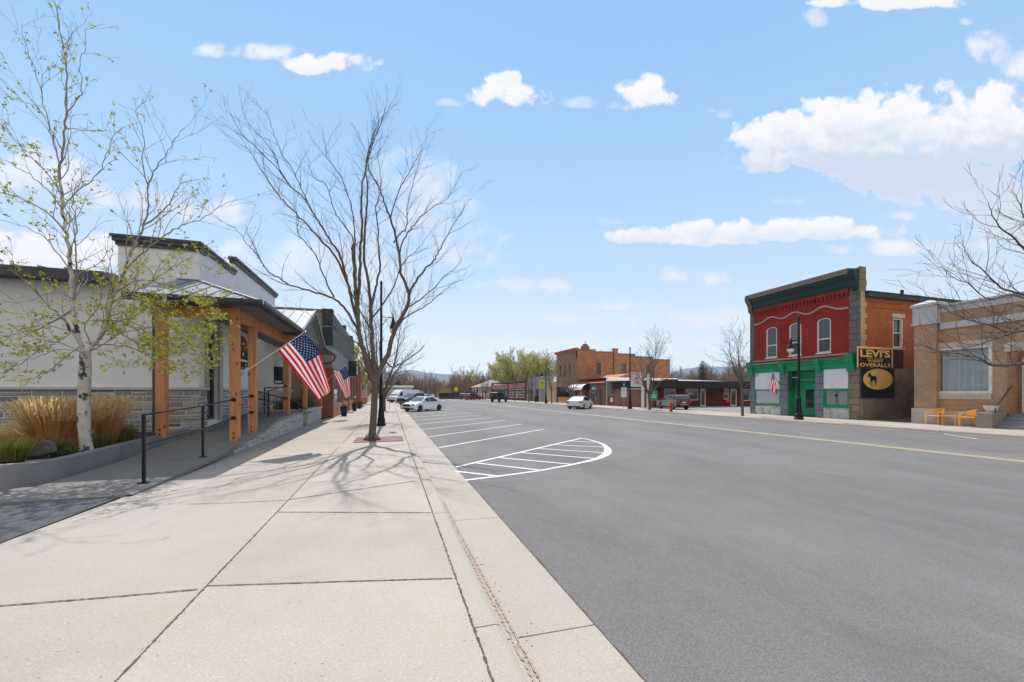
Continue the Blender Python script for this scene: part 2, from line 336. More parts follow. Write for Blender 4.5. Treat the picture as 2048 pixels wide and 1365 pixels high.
    k['paint_red']=M('red_car_paint',(.22,.008,.012),.25,.05,2,coat=1); k['paint_teal']=M('teal_car_paint',(.010,.035,.042),.3,.05,2,coat=1)
    k['paint_brown']=M('grey_brown_car_paint',(.075,.066,.062),.3,.05,2,coat=1); k['paint_purple']=M('dark_purple_car_paint',(.03,.025,.06),.3,.05,2,coat=1)
    k['tyre']=M('tyre_rubber',(.013,.013,.013),.85,.2,10); k['rim']=M('grey_alloy',(.16,.16,.17),.35,.1,10,metal=.7); k['rim_dark']=M('dark_alloy',(.05,.05,.055),.35,.1,10,metal=.6)
    k['carglass']=glassmat('car_glass',(.012,.015,.018),.03,.7); k['carglass_l']=glassmat('windscreen_glass',(.11,.135,.15),.05,.7)
    k['trim']=M('black_trim',(.012,.012,.012),.5,.1,8); k['lamp_red']=M('tail_lamp_red',(.32,.008,.012),.2,.1,8,coat=1); k['lamp_clear']=M('head_lamp_clear',(.45,.46,.48),.12,.1,8,coat=1); k['chrome']=M('chrome',(.62,.62,.63),.15,.05,8,metal=1)
    k['hydrant']=M('hydrant_red',(.50,.012,.014),.4,.1,8); k['sgreen']=M('sign_green',(.015,.25,.16),.5,.06,5); k['syellow']=M('sign_lime',(.68,.72,.01),.5,.04,5); k['sblue']=M('sign_blue',(.02,.13,.42),.5,.05,5)
    k['hill']=M('forested_hill',(.05,.065,.08),.95,.6,.012); k['fence_black']=M('black_fence_panel',(.015,.012,.012),.7,.2,2)
    k['globe']=M('frosted_globe',(.72,.71,.68),.25,.03,5)
    k['shed']=M('brown_shed_boards',(.16,.075,.055),.85,.15,4); k['teal_door']=M('teal_grey_door',(.05,.075,.075),.6,.1,3); k['pumpkin']=M('orange_barrel',(.45,.13,.02),.7,.15,4)
    k['orange_panel']=M('orange_shopfront_panel',(.50,.20,.035),.6,.1,3)
mats()
# ------------------------------------------------------------------ walls & windows
def wallgrid(mb,axis,pos,a0,a1,z0,z1,holes=(),depth=.15,sign=-1,m=0):
    As=sorted({a0,a1,*[h[0] for h in holes],*[h[1] for h in holes]}); Zs=sorted({z0,z1,*[h[2] for h in holes],*[h[3] for h in holes]})
    P=(lambda a,z,d=0:(pos-sign*d,a,z)) if axis=='x' else (lambda a,z,d=0:(a,pos-sign*d,z))
    for i in range(len(As)-1):
        for j in range(len(Zs)-1):
            ca,cz=(As[i]+As[i+1])/2,(Zs[j]+Zs[j+1])/2
            if any(h[0]<ca<h[1] and h[2]<cz<h[3] for h in holes): continue
            mb.quad(P(As[i],Zs[j]),P(As[i+1],Zs[j]),P(As[i+1],Zs[j+1]),P(As[i],Zs[j+1]),m)
    for h in holes:
        b=[(h[0],h[2]),(h[1],h[2]),(h[1],h[3]),(h[0],h[3])]
        for i in range(4):
            p,q=b[i],b[(i+1)%4]; mb.quad(P(*p),P(*q),P(*q,depth),P(*p,depth),m)
    return mb
def abox(mb,axis,pos,sign,d0,d1,a0,a1,z0,z1,m=0):
    x0,x1=sorted((pos-sign*d0,pos-sign*d1))
    return mb.box(x0,x1,a0,a1,z0,z1,m) if axis=='x' else mb.box(a0,a1,x0,x1,z0,z1,m)
def window(parent,axis,pos,sign,a0,a1,z0,z1,fm,gm,fw=.06,dep=.1,vm=(),hm=(),name='window',pname='pane',ft=.06):
    f=MB(); D0,D1=dep-ft,dep
    abox(f,axis,pos,sign,D0,D1,a0,a0+fw,z0,z1); abox(f,axis,pos,sign,D0,D1,a1-fw,a1,z0,z1)
    abox(f,axis,pos,sign,D0+.003,D1,a0+fw,a1-fw,z0,z0+fw); abox(f,axis,pos,sign,D0+.003,D1,a0+fw,a1-fw,z1-fw,z1)
    for t in vm: a=a0+(a1-a0)*t; abox(f,axis,pos,sign,D0+.01,D1,a-fw*.35,a+fw*.35,z0+fw,z1-fw)
    for t in hm: z=z0+(z1-z0)*t; abox(f,axis,pos,sign,D0+.006,D1,a0+fw,a1-fw,z-fw*.4,z+fw*.4)
    o=f.build(name,fm,parent)
    g=MB(); abox(g,axis,pos,sign,D1-.02,D1-.01,a0+fw*.5,a1-fw*.5,z0+fw*.5,z1-fw*.5); g.build(pname,gm,o)
    return o
def text(s,size,m,origin,facing,parent=None,name='lettering',sx=1.0,bold=0.0,ext=.003,align='CENTER'):
    cu=bpy.data.curves.new(name,'FONT'); cu.body=s; cu.size=size; cu.extrude=ext; cu.offset=bold; cu.align_x=align; cu.resolution_u=3
    t=bpy.data.objects.new(name,cu); COL.objects.link(t)
    bpy.context.view_layer.update()
    me=bpy.data.meshes.new_from_object(t.evaluated_get(bpy.context.evaluated_depsgraph_get())); bpy.data.objects.remove(t); bpy.data.curves.remove(cu)
    ax,n={'-y':((1,0,0),(0,-1,0)),'-x':((0,-1,0),(-1,0,0)),'+x':((0,1,0),(1,0,0))}[facing] if isinstance(facing,str) else facing
    ax=Vector(ax); n=Vector(n); up=n.cross(ax)
    off=wloc(parent) if parent else Vector((0,0,0)); o=Vector(origin)-off
    for v in me.vertices: c=v.co.copy(); v.co=o+ax*(c.x*sx)+up*c.y+n*c.z
    me.materials.clear(); me.materials.append(m)
    ob=bpy.data.objects.new(name,me); COL.objects.link(ob)
    if parent: ob.parent=parent
    return ob
def stones(mb,axis,pos,sign,a0,a1,zlo,zhi,seed=1,hmin=.085,hmax=.17,lmin=.25,lmax=.75,gap=.028,m=0,proud=.03):
    """random coursed ledge stones; zlo/zhi are functions of a"""
    rg=random.Random(seed); z=min(zlo(a0),zlo(a1)); top=max(zhi(a0),zhi(a1))
    while z<top-.02:
        h=rg.uniform(hmin,hmax)
        if top-(z+h)<hmin*.6: h=top-z
        a=a0-rg.uniform(0,lmin)
        while a<a1:
            l=rg.uniform(lmin,lmax); s0,s1=max(a,a0)+gap/2,min(a+l,a1)-gap/2; a+=l
            if s1-s0<.03: continue
            sub=[(z,z+h)]
            if h>.1 and rg.random()<.35: k=rg.uniform(.4,.6); sub=[(z,z+h*k),(z+h*k,z+h)]
            for q0,q1 in sub:
                b0,b1=max(q0+gap/2,zlo((s0+s1)/2)),min(q1-gap/2,zhi((s0+s1)/2))
                if b1-b0<.015: continue
                d=proud*rg.uniform(.4,1.2); j=lambda: rg.uniform(-.006,.006)
                P=(lambda a_,z_,d_:(pos+sign*d_,a_,z_)) if axis=='x' else (lambda a_,z_,d_:(a_,pos+sign*d_,z_))
                e=.012
                bk=[P(s0+j(),b0+j(),0),P(s1+j(),b0+j(),0),P(s1+j(),b1+j(),0),P(s0+j(),b1+j(),0)]
                fr=[P(s0+e,b0+e*.6,d+j()),P(s1-e,b0+e*.6,d+j()),P(s1-e,b1-e*.6,d+j()),P(s0+e,b1-e*.6,d+j())]
                mb.add(bk+fr,[(4,5,6,7),(0,1,5,4),(1,2,6,5),(2,3,7,6),(3,0,4,7)],m)
        z+=h
    return mb
# ------------------------------------------------------------------ camera, light, sky
cam=bpy.data.cameras.new('camera'); co=bpy.data.objects.new('camera',cam); COL.objects.link(co)
co.location=(0,0,H); co.rotation_euler=(R(90),0,-TH); cam.sensor_width=36; cam.lens=36*F/2048; cam.shift_y=(V0-682.5)/2048; cam.clip_end=9000; cam.clip_start=.05
sc.camera=co
SEL=53.0; SDX=-.012
T=Vector((SDX*math.cos(R(SEL)),-math.cos(R(SEL)),-math.sin(R(SEL)))).normalized()
sl=bpy.data.lights.new('sun','SUN'); sl.energy=3.5; sl.angle=R(.55); sl.color=(1,.94,.87)
so=bpy.data.objects.new('sun',sl); COL.objects.link(so); so.rotation_euler=T.to_track_quat('-Z','Y').to_euler(); so.location=(0,0,40)
vs=sc.view_settings; vs.view_transform='Standard'; vs.look='None'; vs.exposure=.6; vs.gamma=1
w=bpy.data.worlds.new('World'); sc.world=w; w.use_nodes=True; nt=w.node_tree; bg=nt.nodes['Background']
sky=N(nt,'TexSky',sky_type='NISHITA',sun_disc=False); sky.sun_elevation=R(SEL); sky.sun_rotation=math.atan2(-T.x,-T.y); sky.air_density=1.0; sky.dust_density=.6; sky.ozone_density=1.4; sky.altitude=1600
D=N(nt,'TexCoord').outputs['Generated']
dz=N(nt,'SeparateXYZ',{0:D}).outputs[2]
SK=dict(s=.105, lift=1.0)
# thin bright veil of high haze, thicker towards the horizon
hz_=ramp(nt,dz,[(0.0,(1.12,1.14,1.14)),(.07,(1.0,1.07,1.09)),(.14,(.82,.95,1.04)),(.28,(.60,.81,1.02)),(.5,(.40,.67,1.0)),(.75,(.30,.57,1.0)),(1.0,(.26,.52,1.0))])
hz_=mixc(nt,1.0,hz_,(6.1,6.1,6.1),'MULTIPLY')
col=mixc(nt,.88,sky.outputs[0],hz_)
# the clouds lie on a flat sky panel fixed in the world ahead of the street (gnomonic map about one compass direction)
df=vmath(nt,'DOT_PRODUCT',D,(SN,CS,0)).outputs[1]
dfc=math_(nt,'MAXIMUM',df,.02)
px=math_(nt,'DIVIDE',vmath(nt,'DOT_PRODUCT',D,(CS,-SN,0)).outputs[1],dfc); py=math_(nt,'DIVIDE',dz,dfc)
px=math_(nt,'MULTIPLY',px,8.0); py=math_(nt,'MULTIPLY',py,8.0)
Pv=N(nt,'CombineXYZ',{0:px,1:py,2:0.0}).outputs[0]
wv=N(nt,'TexNoise',{'Vector':Pv,'Scale':1.6,'Detail':3.0,'Roughness':.55}).outputs['Color']
Dv=vmath(nt,'ADD',Pv,vmath(nt,'MULTIPLY',vmath(nt,'SUBTRACT',wv,(.5,.5,.5)).outputs[0],(.55,.45,0)).outputs[0]).outputs[0]
n1=noise(nt,Dv,1.5,8,.56); n1b=noise(nt,vmath(nt,'ADD',Dv,(-.05,.14,0)).outputs[0],1.5,5,.56); n3=noise(nt,Pv,1.1,4,.55)
fr=math_(nt,'LESS_THAN',df,.05)
nz1=math_(nt,'SUBTRACT',math_(nt,'MULTIPLY_ADD',n1,5.4,-1.8),math_(nt,'MULTIPLY',fr,50.0))
sN=math_(nt,'ADD',math_(nt,'MULTIPLY_ADD',n3,1.4,-.7),math_(nt,'MULTIPLY',math_(nt,'SUBTRACT',n1,n1b),3.2))
CLOUDS=[ # u, v, half width, half height, density, underside (0 white .. 1 grey)
 (420,106,34,20,.85,.1),(545,108,85,22,.9,.15),(612,130,62,28,1,.2),(715,130,50,26,1,.15),
 (1010,196,84,30,1,.25),(1008,158,34,20,.95,.1),(905,208,34,12,.5,.1),
 (1292,196,58,44,1.1,.2),(1243,214,42,14,.9,.2),(1168,208,44,16,.5,.2),(1447,228,20,16,.4,.1),(1425,222,16,8,.35,.1),
 (1570,285,92,58,1.15,.55),(1700,275,170,72,1.2,.75),(1850,270,180,86,1.25,.85),(2000,280,170,96,1.25,.9),(1640,318,160,38,1.0,1.0),(1960,390,190,58,1.1,.75),(1850,352,190,46,1.05,1.0),(2080,430,160,70,1.1,.7),
 (1810,433,60,14,.6,.3),(1575,404,34,12,.5,.8),
 (1400,474,150,24,.95,.6),(1580,466,180,26,1.0,.6),(1700,500,70,14,.6,.4),(1810,498,140,22,.9,.5),(1395,556,96,26,.8,.4),(1470,335,30,9,.4,.2),
 (1990,105,50,50,.94,.2),(2050,130,60,40,.94,.3),(1800,4,170,24,1,.15),(1632,40,26,24,.55,.1),(1932,45,18,10,.55,.1),
 (70,350,150,64,.75,.3),(210,400,170,46,.6,.3),(400,425,110,34,.7,.25),(60,520,240,56,1.0,.3),(470,440,70,18,.5,.2),(560,530,150,60,.55,.3),
 (850,420,110,120,.55,.15),(770,320,60,50,.35,.1),(920,500,110,60,.5,.1),(1040,572,110,22,.6,.3),(1230,615,90,16,.5,.3),(1150,640,70,14,.4,.3),(1225,445,34,12,.35,.2),(740,530,140,90,.5,.3),(1500,645,300,26,.45,.3),(1000,690,260,24,.4,.2)]
SH=0.0; AL=0.0
def mixf(f,a,b):
    n=N(nt,'Mix',data_type='FLOAT'); put(nt,n,0,f); put(nt,n,2,a); put(nt,n,3,b); return n.outputs[0]
for (u,v,hw,hh,den,und) in CLOUDS:
    ka,kb=100.0/hw,100.0/hh
    a=math_(nt,'MULTIPLY_ADD',px,ka,-(u-CX)/hw); b=math_(nt,'MULTIPLY_ADD',py,kb,-(V0-v)/hh)
    bb=math_(nt,'MAXIMUM',b,math_(nt,'MULTIPLY',b,-1.6))
    d2=math_(nt,'MULTIPLY_ADD',a,a,math_(nt,'MULTIPLY',bb,bb))
    if und>=.55 and hw>80: d2=math_(nt,'SUBTRACT',d2,.3)
    mr=N(nt,'MapRange',{0:math_(nt,'SUBTRACT',nz1,d2),1:-.25,2:1.5 if den<.95 else .5,3:0.0,4:min(1.0,den)}); mr.interpolation_type='SMOOTHSTEP'
    if und>=.55 and hw>80 and u>1450 and v<440: b=math_(nt,'MULTIPLY_ADD',py,100.0/60,-(V0-(280 if u<1750 else 258))/60)
    sh=N(nt,'MapRange',{0:math_(nt,'ADD',b,sN),1:-.75,2:.5,3:min(1,und*1.25),4:0.0})
    SH=mixf(mr.outputs[0],SH,sh.outputs[0]); AL=math_(nt,'MAXIMUM',AL,mr.outputs[0])
# unseen broken cloud added behind the viewer, as fill light for shaded walls
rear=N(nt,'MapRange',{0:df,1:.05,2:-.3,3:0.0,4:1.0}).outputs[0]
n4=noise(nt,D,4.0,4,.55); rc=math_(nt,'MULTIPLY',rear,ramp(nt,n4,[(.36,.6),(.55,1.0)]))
AL=math_(nt,'MULTIPLY',AL,.94)
cc=mixc(nt,SH,(6.5,6.3,6.35),(4.25,4.7,5.6))
col=mixc(nt,AL,col,cc)
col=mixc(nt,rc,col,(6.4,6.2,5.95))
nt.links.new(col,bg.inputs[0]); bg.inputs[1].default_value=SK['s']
w.cycles.sampling_method='NONE'
# ------------------------------------------------------------------ ground, road, pavements
def struct(o,label=None): o['kind']='structure'; return o
g=MB()
n=40; ext=6000
xs=[-ext,-2500,-1200,-600,-300,-150,-60,60,150,300,600,1200,2500,ext]
g.quad((-ext,-ext,-.17),(ext,-ext,-.17),(ext,ext,-.17),(-ext,ext,-.17))
struct(g.build('ground',K['earth']))
ZR=-.13; KX=21.4
g=MB(); ys=[-40+10*i for i in range(46)]
for i in range(len(ys)-1): g.quad((1.372,ys[i],ZR),(KX-.15,ys[i],ZR),(KX-.15,ys[i+1],ZR),(1.372,ys[i+1],ZR))
struct(g.build('road',K['road']))
YE=110
# left kerb and gutter
g=MB(); prof=[(.515,-.16),(.515,0),(.655,0),(.685,-.012),(.70,-.04),(.725,-.112),(.80,-.116),(1.37,-.124),(1.37,-.16)]
yy=[-8.0]+[Y for Y in (1.92,3.95)]
cuts=[-8.0,G(945,1257).y,G(870,1027).y,G(842,960).y]
while cuts[-1]<YE: cuts.append(cuts[-1]+3.05)
for i in range(len(cuts)-1):
    y0,y1=cuts[i]+.006,cuts[i+1]-.006
    nseg=max(1,int((y1-y0)/1.0))
    g.prism(prof,'y',y0,y1)
struct(g.build('kerb',K['kerb']))
g=MB(); g.box(.5,1.365,-8,YE,-.165,-.135); struct(g.build('kerb_bed',K['joint']))
def shp(name,pts,z0,z1,m):
    b=MB(); b.prism([(p[0],p[1]) for p in pts],'z',z0,z1); return struct(b.build(name,m))
# left pavement: two rows of slabs; inner (kerb side) and outer (building side)
JX=-1.365; LX=-3.68
b=MB(); yj=[-8,-3,-1,1,G(660,1165).y,G(700,1025.5).y,G(707,981).y,G(700,900).y]; yj+=[G(700,900).y+2.2+2.05*i for i in range(22)]+[YE]
pj={4:(G(412,1173).y,G(905,1158).y),5:(G(555,1025).y,G(862,1026).y),6:(G(580,1000).y,G(835,962).y)}
for i in range(len(yj)-1):
    (a0,a1),(c0,c1)=pj.get(i,(yj[i],yj[i])),pj.get(i+1,(yj[i+1],yj[i+1]))
    b.prism([(JX,a0+.001),(.51,a1+.001),(.51,c1-.001),(JX,c0-.001)],'z',-.15,0)
struct(b.build('pavement',K['sidewalk']))
ya0=G(0,1213); yb0=G(395,1180); sl_=(yb0.y-ya0.y)/(yb0.x-ya0.x); yL=yb0.y+sl_*(-3.75-yb0.x); yR=yb0.y+sl_*(JX-yb0.x)
shp('pavement',[(-3.75,-8),(JX,-8),(JX,yR-.001),(-3.75,yL-.001)],-.15,-.001,K['sidewalk'])
shp('pavement',[(-3.75,yL),(JX,yR),(JX,YE),(-3.3,YE),(-3.3,26.1),(-3.68,26),(-3.68,7.0)],-.15,-.001,K['sidewalk2'])
b=MB(); b.box(JX+.01,.5,-8,YE,-.16,-.012); struct(b.build('pavement_bed',K['joint']))
rg=random.Random(5)
def strip(b,pts,w,z,rag=.5,seg=.05,zf=None):
    """ragged strip of dirt along a polyline on the ground"""
    pts=[Vector((p[0],p[1],0)) for p in pts]; L=[]; 
    for i in range(len(pts)-1):
        a,c=pts[i],pts[i+1]; k=max(2,int((c-a).length/seg))
        k=min(k,900)
        for j in range(k): L.append(a+(c-a)*(j/k))
    L.append(pts[-1]); vs=[];fs=[]
    for i,p in enumerate(L):
        d=(L[min(i+1,len(L)-1)]-L[max(i-1,0)]).normalized(); nrm=Vector((-d.y,d.x,0))
        q=mnoise.noise(Vector((p.x*2,p.y*2,1)))*.0015
        a=w*(.5+rag*rg.uniform(-.4,.5)); c=w*(.5+rag*rg.uniform(-.4,.5))
        p1=p+nrm*(q+a); p2=p+nrm*(q-c)
        vs+=[(p1.x,p1.y,z),(p2.x,p2.y,z)]
        if i: fs.append((2*i-2,2*i-1,2*i+1,2*i))
    b.add(vs,fs)
b=MB()
strip(b,[(JX,-3),(JX,12.2)],.011,.004,.9,.02); strip(b,[(JX,13.3),(JX,60)],.022,.004,.6,.2)
strip(b,[(.512,-3),(.512,14)],.011,.004,1.2,.012); strip(b,[(.512,14),(.512,60)],.022,.004,.6,.2)
def pl(*uv): return [G(u,v) for u,v in uv]
strip(b,pl((-160,1226),(0,1213),(200,1197),(395,1180)),.012,.005,.6,.02); strip(b,pl((412,1173),(660,1165),(905,1158)),.011,.005,.5,.02)
strip(b,pl((555,1025),(862,1026)),.016,.005,.6,.04); strip(b,pl((580,1000),(700,982),(835,962)),.018,.005,.6,.04)
strip(b,pl((380,1009),(451,1007),(575,1001)),.012,.005,.6,.05); strip(b,pl((545,913),(668,909)),.02,.005,.6,.05); strip(b,pl((640,887),(688,886)),.03,.005,.6,.05)
y=G(700,900).y+2.2
for i in range(22):
    yy=y+i*2.05; strip(b,[(JX,yy),(.51,yy+rg.uniform(-.05,.05))],.014,.005,.6,.1); strip(b,[(-3.5,yy+.8),(JX,yy+.8)],.014,.005,.6,.1)
struct(b.build('pavement_joints',K['joint']))
# silt in the gutter
b=MB(); pts=[(.79,.4),(.785,1.5),(.775,2.3),(.76,3.2),(.745,4.3),(.735,6.0)]
for w_,off,z in((.022,0,-.108),(.012,.03,-.107)):
    strip(b,[(x+off,y) for x,y in pts],w_,z,1.0,.02)
rg2=random.Random(9)
for i in range(260):
    y=rg2.uniform(.5,6); x=.77+rg2.gauss(0,.07); r=rg2.uniform(.002,.007)
    if x<.735: continue
    z=-.115; b.add([(x-r,y,z),(x,y-r,z),(x+r*1.2,y,z),(x,y+r,z),(x,y,z+r)],[(0,1,4),(1,2,4),(2,3,4),(3,0,4)])
for i in range(300):
    y=rg2.uniform(.6,9); x=rg2.choice([.512,.512,JX,rg2.uniform(-3,.5)])+rg2.gauss(0,.03); r=rg2.uniform(.002,.0055)
    if x>.6: continue
    b.add([(x-r,y,0.001),(x,y-r,.001),(x+r,y,.001),(x,y+r,.001),(x,y,r)],[(0,1,4),(1,2,4),(2,3,4),(3,0,4)])
for i in range(420):
    y=rg2.uniform(.8,14); x=1.385+abs(rg2.gauss(0,.09)); r=rg2.uniform(.002,.006); z=ZR+.001
    b.add([(x-r,y,z),(x,y-r,z),(x+r*1.2,y,z),(x,y+r,z),(x,y,z+r)],[(0,1,4),(1,2,4),(2,3,4),(3,0,4)])
struct(b.build('gutter_silt',K['dirt']))
# tar edge between road and gutter
b=MB(); strip(b,[(1.375,-3),(1.375,60)],.022,ZR+.006,.8,.06); struct(b.build('road_edge_crack',K['joint']))
# painted markings
def rp(u,v): p=G(u,v,ZR); return p
def linestrip(b,p,q,w,z):
    d=(q-p); d.z=0; d.normalize(); nr=Vector((-d.y,d.x,0))*(w/2)
    b.quad((p.x+nr.x,p.y+nr.y,z),(p.x-nr.x,p.y-nr.y,z),(q.x-nr.x,q.y-nr.y,z),(q.x+nr.x,q.y+nr.y,z))
b=MB(); zl=ZR+.005
P0=rp(868.5,897.8); P1=rp(1087,859); dv=(P1-P0); step=None
Y0=P0.y; ks=[rp(848.6,875.2).y,rp(835.7,860.6).y,rp(826.6,850.6).y,rp(819,842).y]
dy=(ks[3]-Y0)/4
for i in range(12):
    a=Vector((P0.x,Y0+dy*i,0)); linestrip(b,a,a+dv,.10,zl)
def poly(b,uv,w,z):
    q=[rp(*p) for p in uv]
    for i in range(len(q)-1): linestrip(b,q[i],q[i+1],w,z)
poly(b,[(905,936.5),(1163,877)],.10,zl)
cur=[(1163,877),(1182,881),(1197,885.5),(1207,890),(1213,895),(1216,900),(1215,906),(1210,911),(1200,916),(1185,921),(1140,931),(1075,943),(1000,953),(925,962)]
q=[rp(*p) for p in cur]
import itertools
wd=[.09,.09,.10,.12,.16,.2,.22,.2,.16,.13,.10,.10,.10,.10]; vs_=[];fs_=[]
for i,p in enumerate(q):
    d=(q[min(i+1,len(q)-1)]-q[max(i-1,0)]).normalized(); nr=Vector((-d.y,d.x,0))*wd[i]/2
    vs_+=[(p.x+nr.x,p.y+nr.y,zl+.0012),(p.x-nr.x,p.y-nr.y,zl+.0012)]
    if i: fs_.append((2*i-2,2*i-1,2*i+1,2*i))
b.add(vs_,fs_)
for k,s in enumerate([[(912,943.5),(992,953)],[(952,927),(1077,941)],[(996,916),(1141,929.5)],[(1043,906),(1188,918)],[(1078,898),(1208,906.5)],[(1112,890.5),(1210,895.5)],[(1142,883),(1194,885.5)]]): poly(b,s,.09,zl+.0024)
linestrip(b,rp(1888,869)+Vector((0,0,0)),rp(1955,878.5),.09,zl)
struct(b.build('road_markings',K['white_line']))
b=MB()
for dx in(-.11,.11):
    for i in range(20): 
        y0=-10+i*12; b.quad((14.45+dx-.06,y0,zl),(14.45+dx+.06,y0,zl),(14.45+dx+.06,y0+12,zl),(14.45+dx-.06,y0+12,zl))
struct(b.build('centre_line',K['yellow_line']))
# right kerb and pavement
b=MB()
cuts=[-20+3.05*i for i in range(45)]
for i in range(len(cuts)-1): b.prism([(KX,-.16),(KX+.02,-.03),(KX+.04,0),(KX+.18,.0),(KX+.18,-.16)],'y',cuts[i]+.006,cuts[i+1]-.006)
struct(b.build('kerb',K['kerb']))
b=MB(); b.box(KX-.16,KX-.003,-20,115,-.165,ZR+.012); struct(b.build('gutter',K['kerb']))
b=MB()
for i in range(len(cuts)-1): b.box(KX+.185,23.45,cuts[i]+.01,cuts[i+1]-.01,-.16,-.002); b.box(23.47,25.6,cuts[i]+.01,cuts[i+1]-.01,-.16,-.003)
struct(b.build('pavement',K['sidewalk']))
b=MB(); b.box(KX+.1,25.59,-20,115,-.165,-.02); struct(b.build('pavement_bed',K['joint']))
shp('parking_lot',[(25.6,23.4),(70,23.4),(70,37.4),(25.6,37.4)],-.16,-.012,K['lot'])
shp('alley',[(25.6,13.5),(45,13.5),(45,16.0),(25.6,16.0)],-.16,-.01,K['earth'])
# driveway on the left and forecourt
shp('driveway',[(-30,-8),(-3.752,-8),(-3.752,7.25),(-5.3,7.6),(-30,8.0)],-.16,-.004,K['drive'])
# hills
def hill(x0,x1,y0,h,seed,name='hills'):
    b=MB(); nx=90; ny=8; vs=[];fs=[]
    for j in range(ny+1):
        for i in range(nx+1):
            x=x0+(x1-x0)*i/nx; t=j/ny; env=min(1,8*min(i/nx,1-i/nx)+.2)
            z=h(x)*(math.sin(t*math.pi/2))*(1.0+.10*mnoise.fractal(Vector((x*.004+seed,t*2,seed)),1.0,2.0,4))*env
            vs.append((x,y0+t*900,-.3+z))
    for j in range(ny):
        for i in range(nx): a=j*(nx+1)+i; fs.append((a,a+1,a+nx+2,a+nx+1))
    b.add(vs,fs); return struct(b.build(name,K['hill'],smooth=4))
YH=1500.0
def prof_(tab):
    def f(x):
        for i in range(len(tab)-1):
            if tab[i][0]<=x<=tab[i+1][0]: k=(x-tab[i][0])/(tab[i+1][0]-tab[i][0]); k=k*k*(3-2*k); return tab[i][1]+(tab[i+1][1]-tab[i][1])*k
        return tab[-1][1] if x>tab[-1][0] else tab[0][1]
    return f
def hz(u,v,y): return AY(u,v,y)
YT=YH+900
tab=[(-900,30)]
for u,v in((690,762),(790,748),(822,744),(850,749),(890,754),(950,755),(1000,760),(1100,757),(1300,752),(1420,735),(1460,733),(1520,745),(1700,745)):
    p=AY(u,v,YT); tab.append((p.x,p.z+5))
tab.append((2600,70)); hill(-1100,3200,YH,prof_(tab),1.3)
# ------------------------------------------------------------------ left building with timber porch
WX=-5.2; WY=13.5; PX=-3.84; RY=20.0
B=thing('commercial_building','pale stucco building with grey ledge stone base and cedar timber porch','building',(-8,16,0))
w=MB()
# wall facing the camera, street wall, parapets
HT=5.72; HL=4.5
w.box(-26,WX-1.86,WY,WY+.3,.44,HL)                        # low wing
w.box(WX-1.86,WX,WY+.001,WY+.3,.44,HT)                    # tall end
wallgrid(w,'x',WX,WY+.3,16.15,4.4,HT); wallgrid(w,'x',WX,WY+.3,18.75,.44,4.4,[(13.95,14.78,.7,3.6)],.16,1)
w.box(WX-1.1,WX-.9,18.75,20.8,.5,4.4); w.box(WX-1.1,WX-.001,20.8,21.0,.5,4.6); w.box(WX-1.1,WX-.001,18.55,18.75,.5,4.6)
w.box(WX-.25,WX,21.0,24.6,.5,4.9)
w.box(WX-1.86,WX-.26,WY+.3,16.15,HT-.35,HT-.2); w.box(WX-1.86,WX-1.6,WY+.3,17,4,HT-.2)
w.box(-26,WX-1.86,24,24.3,.4,HL)
w.build('wall',K['stucco'],B)
w=MB(); wx2=-5.55; w.box(wx2-.1,wx2,17.25,22.8,4.0,6.45); w.build('parapet',K['stucco'],B)
w=MB(); w.box(WX-.4,WX-.26,16.0,16.15,4.0,HT); w.build('parapet_return',K['stucco'],B)
w=MB(); w.box(-26,WX+.0,WY-.0+.02,WY+.28,-.15,.44); w.box(WX-.28,WX+.02,WY+.28,24.6,-.15,.5); w.build('foundation',K['found'],B)
# copings
c=MB(); c.box(WX-1.98,WX+.10,WY-.14,WY+.42,HT,HT+.07); c.box(WX-1.95,WX+.07,WY-.10,WY+.4,HT-.10,HT-.001); c.box(WX-1.9,WX+.05,WY-.05,WY+.35,HT-.2,HT-.101)
c.box(WX-.4,WX+.10,WY+.42,16.2,HT+.002,HT+.072); c.box(WX-.36,WX+.07,WY+.4,16.17,HT-.10,HT); c.build('coping',K['coping'],B)
c=MB(); c.box(wx2-.16,wx2+.12,17.13,22.95,6.45,6.55); c.box(wx2-.13,wx2+.08,17.17,22.9,6.33,6.449); c.build('coping',K['coping'],B)
c=MB(); c.prism([(WY-.5,HL+.02),(WY-.5,HL+.16),(WY+4,HL+.62),(WY+4,HL+.42)],'x',-26.3,WX-1.9)
for i in range(36):
    x=-26.1+i*.52; c.prism([(WY-.5,HL+.165),(WY-.5,HL+.2),(WY+4,HL+.66),(WY+4,HL+.625)],'x',x,x+.03)
c.build('wing_roof',K['roofmetal'],B)
c=MB(); c.box(-26.3,WX-1.9,WY-.54,WY-.502,HL-.10,HL+.15); c.box(-26.3,WX-1.9,WY-.50,WY-.003,HL-.07,HL-.04); c.build('fascia',K['gutter'],B)
# stone base
s=MB(); s.box(-26,WX+.0,WY-.035,WY-.001,.44,1.60,1); stones(s,'y',WY-.035,-1,-14,WX+.04,lambda a:.44,lambda a:1.6,3); 
s.box(WX+.001,WX+.03,WY-.03,13.92,.44,1.6,1); stones(s,'x',WX+.03,1,WY-.05,13.93,lambda a:.44,lambda a:1.6,4,lmax=.35)
s.box(WX+.001,WX+.03,15.05,18.75,.66,1.6,1); stones(s,'x',WX+.03,1,15.05,18.75,lambda a:.66,lambda a:1.6,5)
s.box(WX+.001,WX+.03,20.8,24.6,.66,1.6,1); stones(s,'x',WX+.03,1,20.8,24.6,lambda a:.66,lambda a:1.6,6)
s.box(WX-1.1,WX+.02,20.74,20.795,.66,1.6,1); stones(s,'y',20.74,-1,WX-1.05,WX,lambda a:.66,lambda a:1.6,8)
s.build('stone_veneer',[K['stone'],K['mortar']],B)
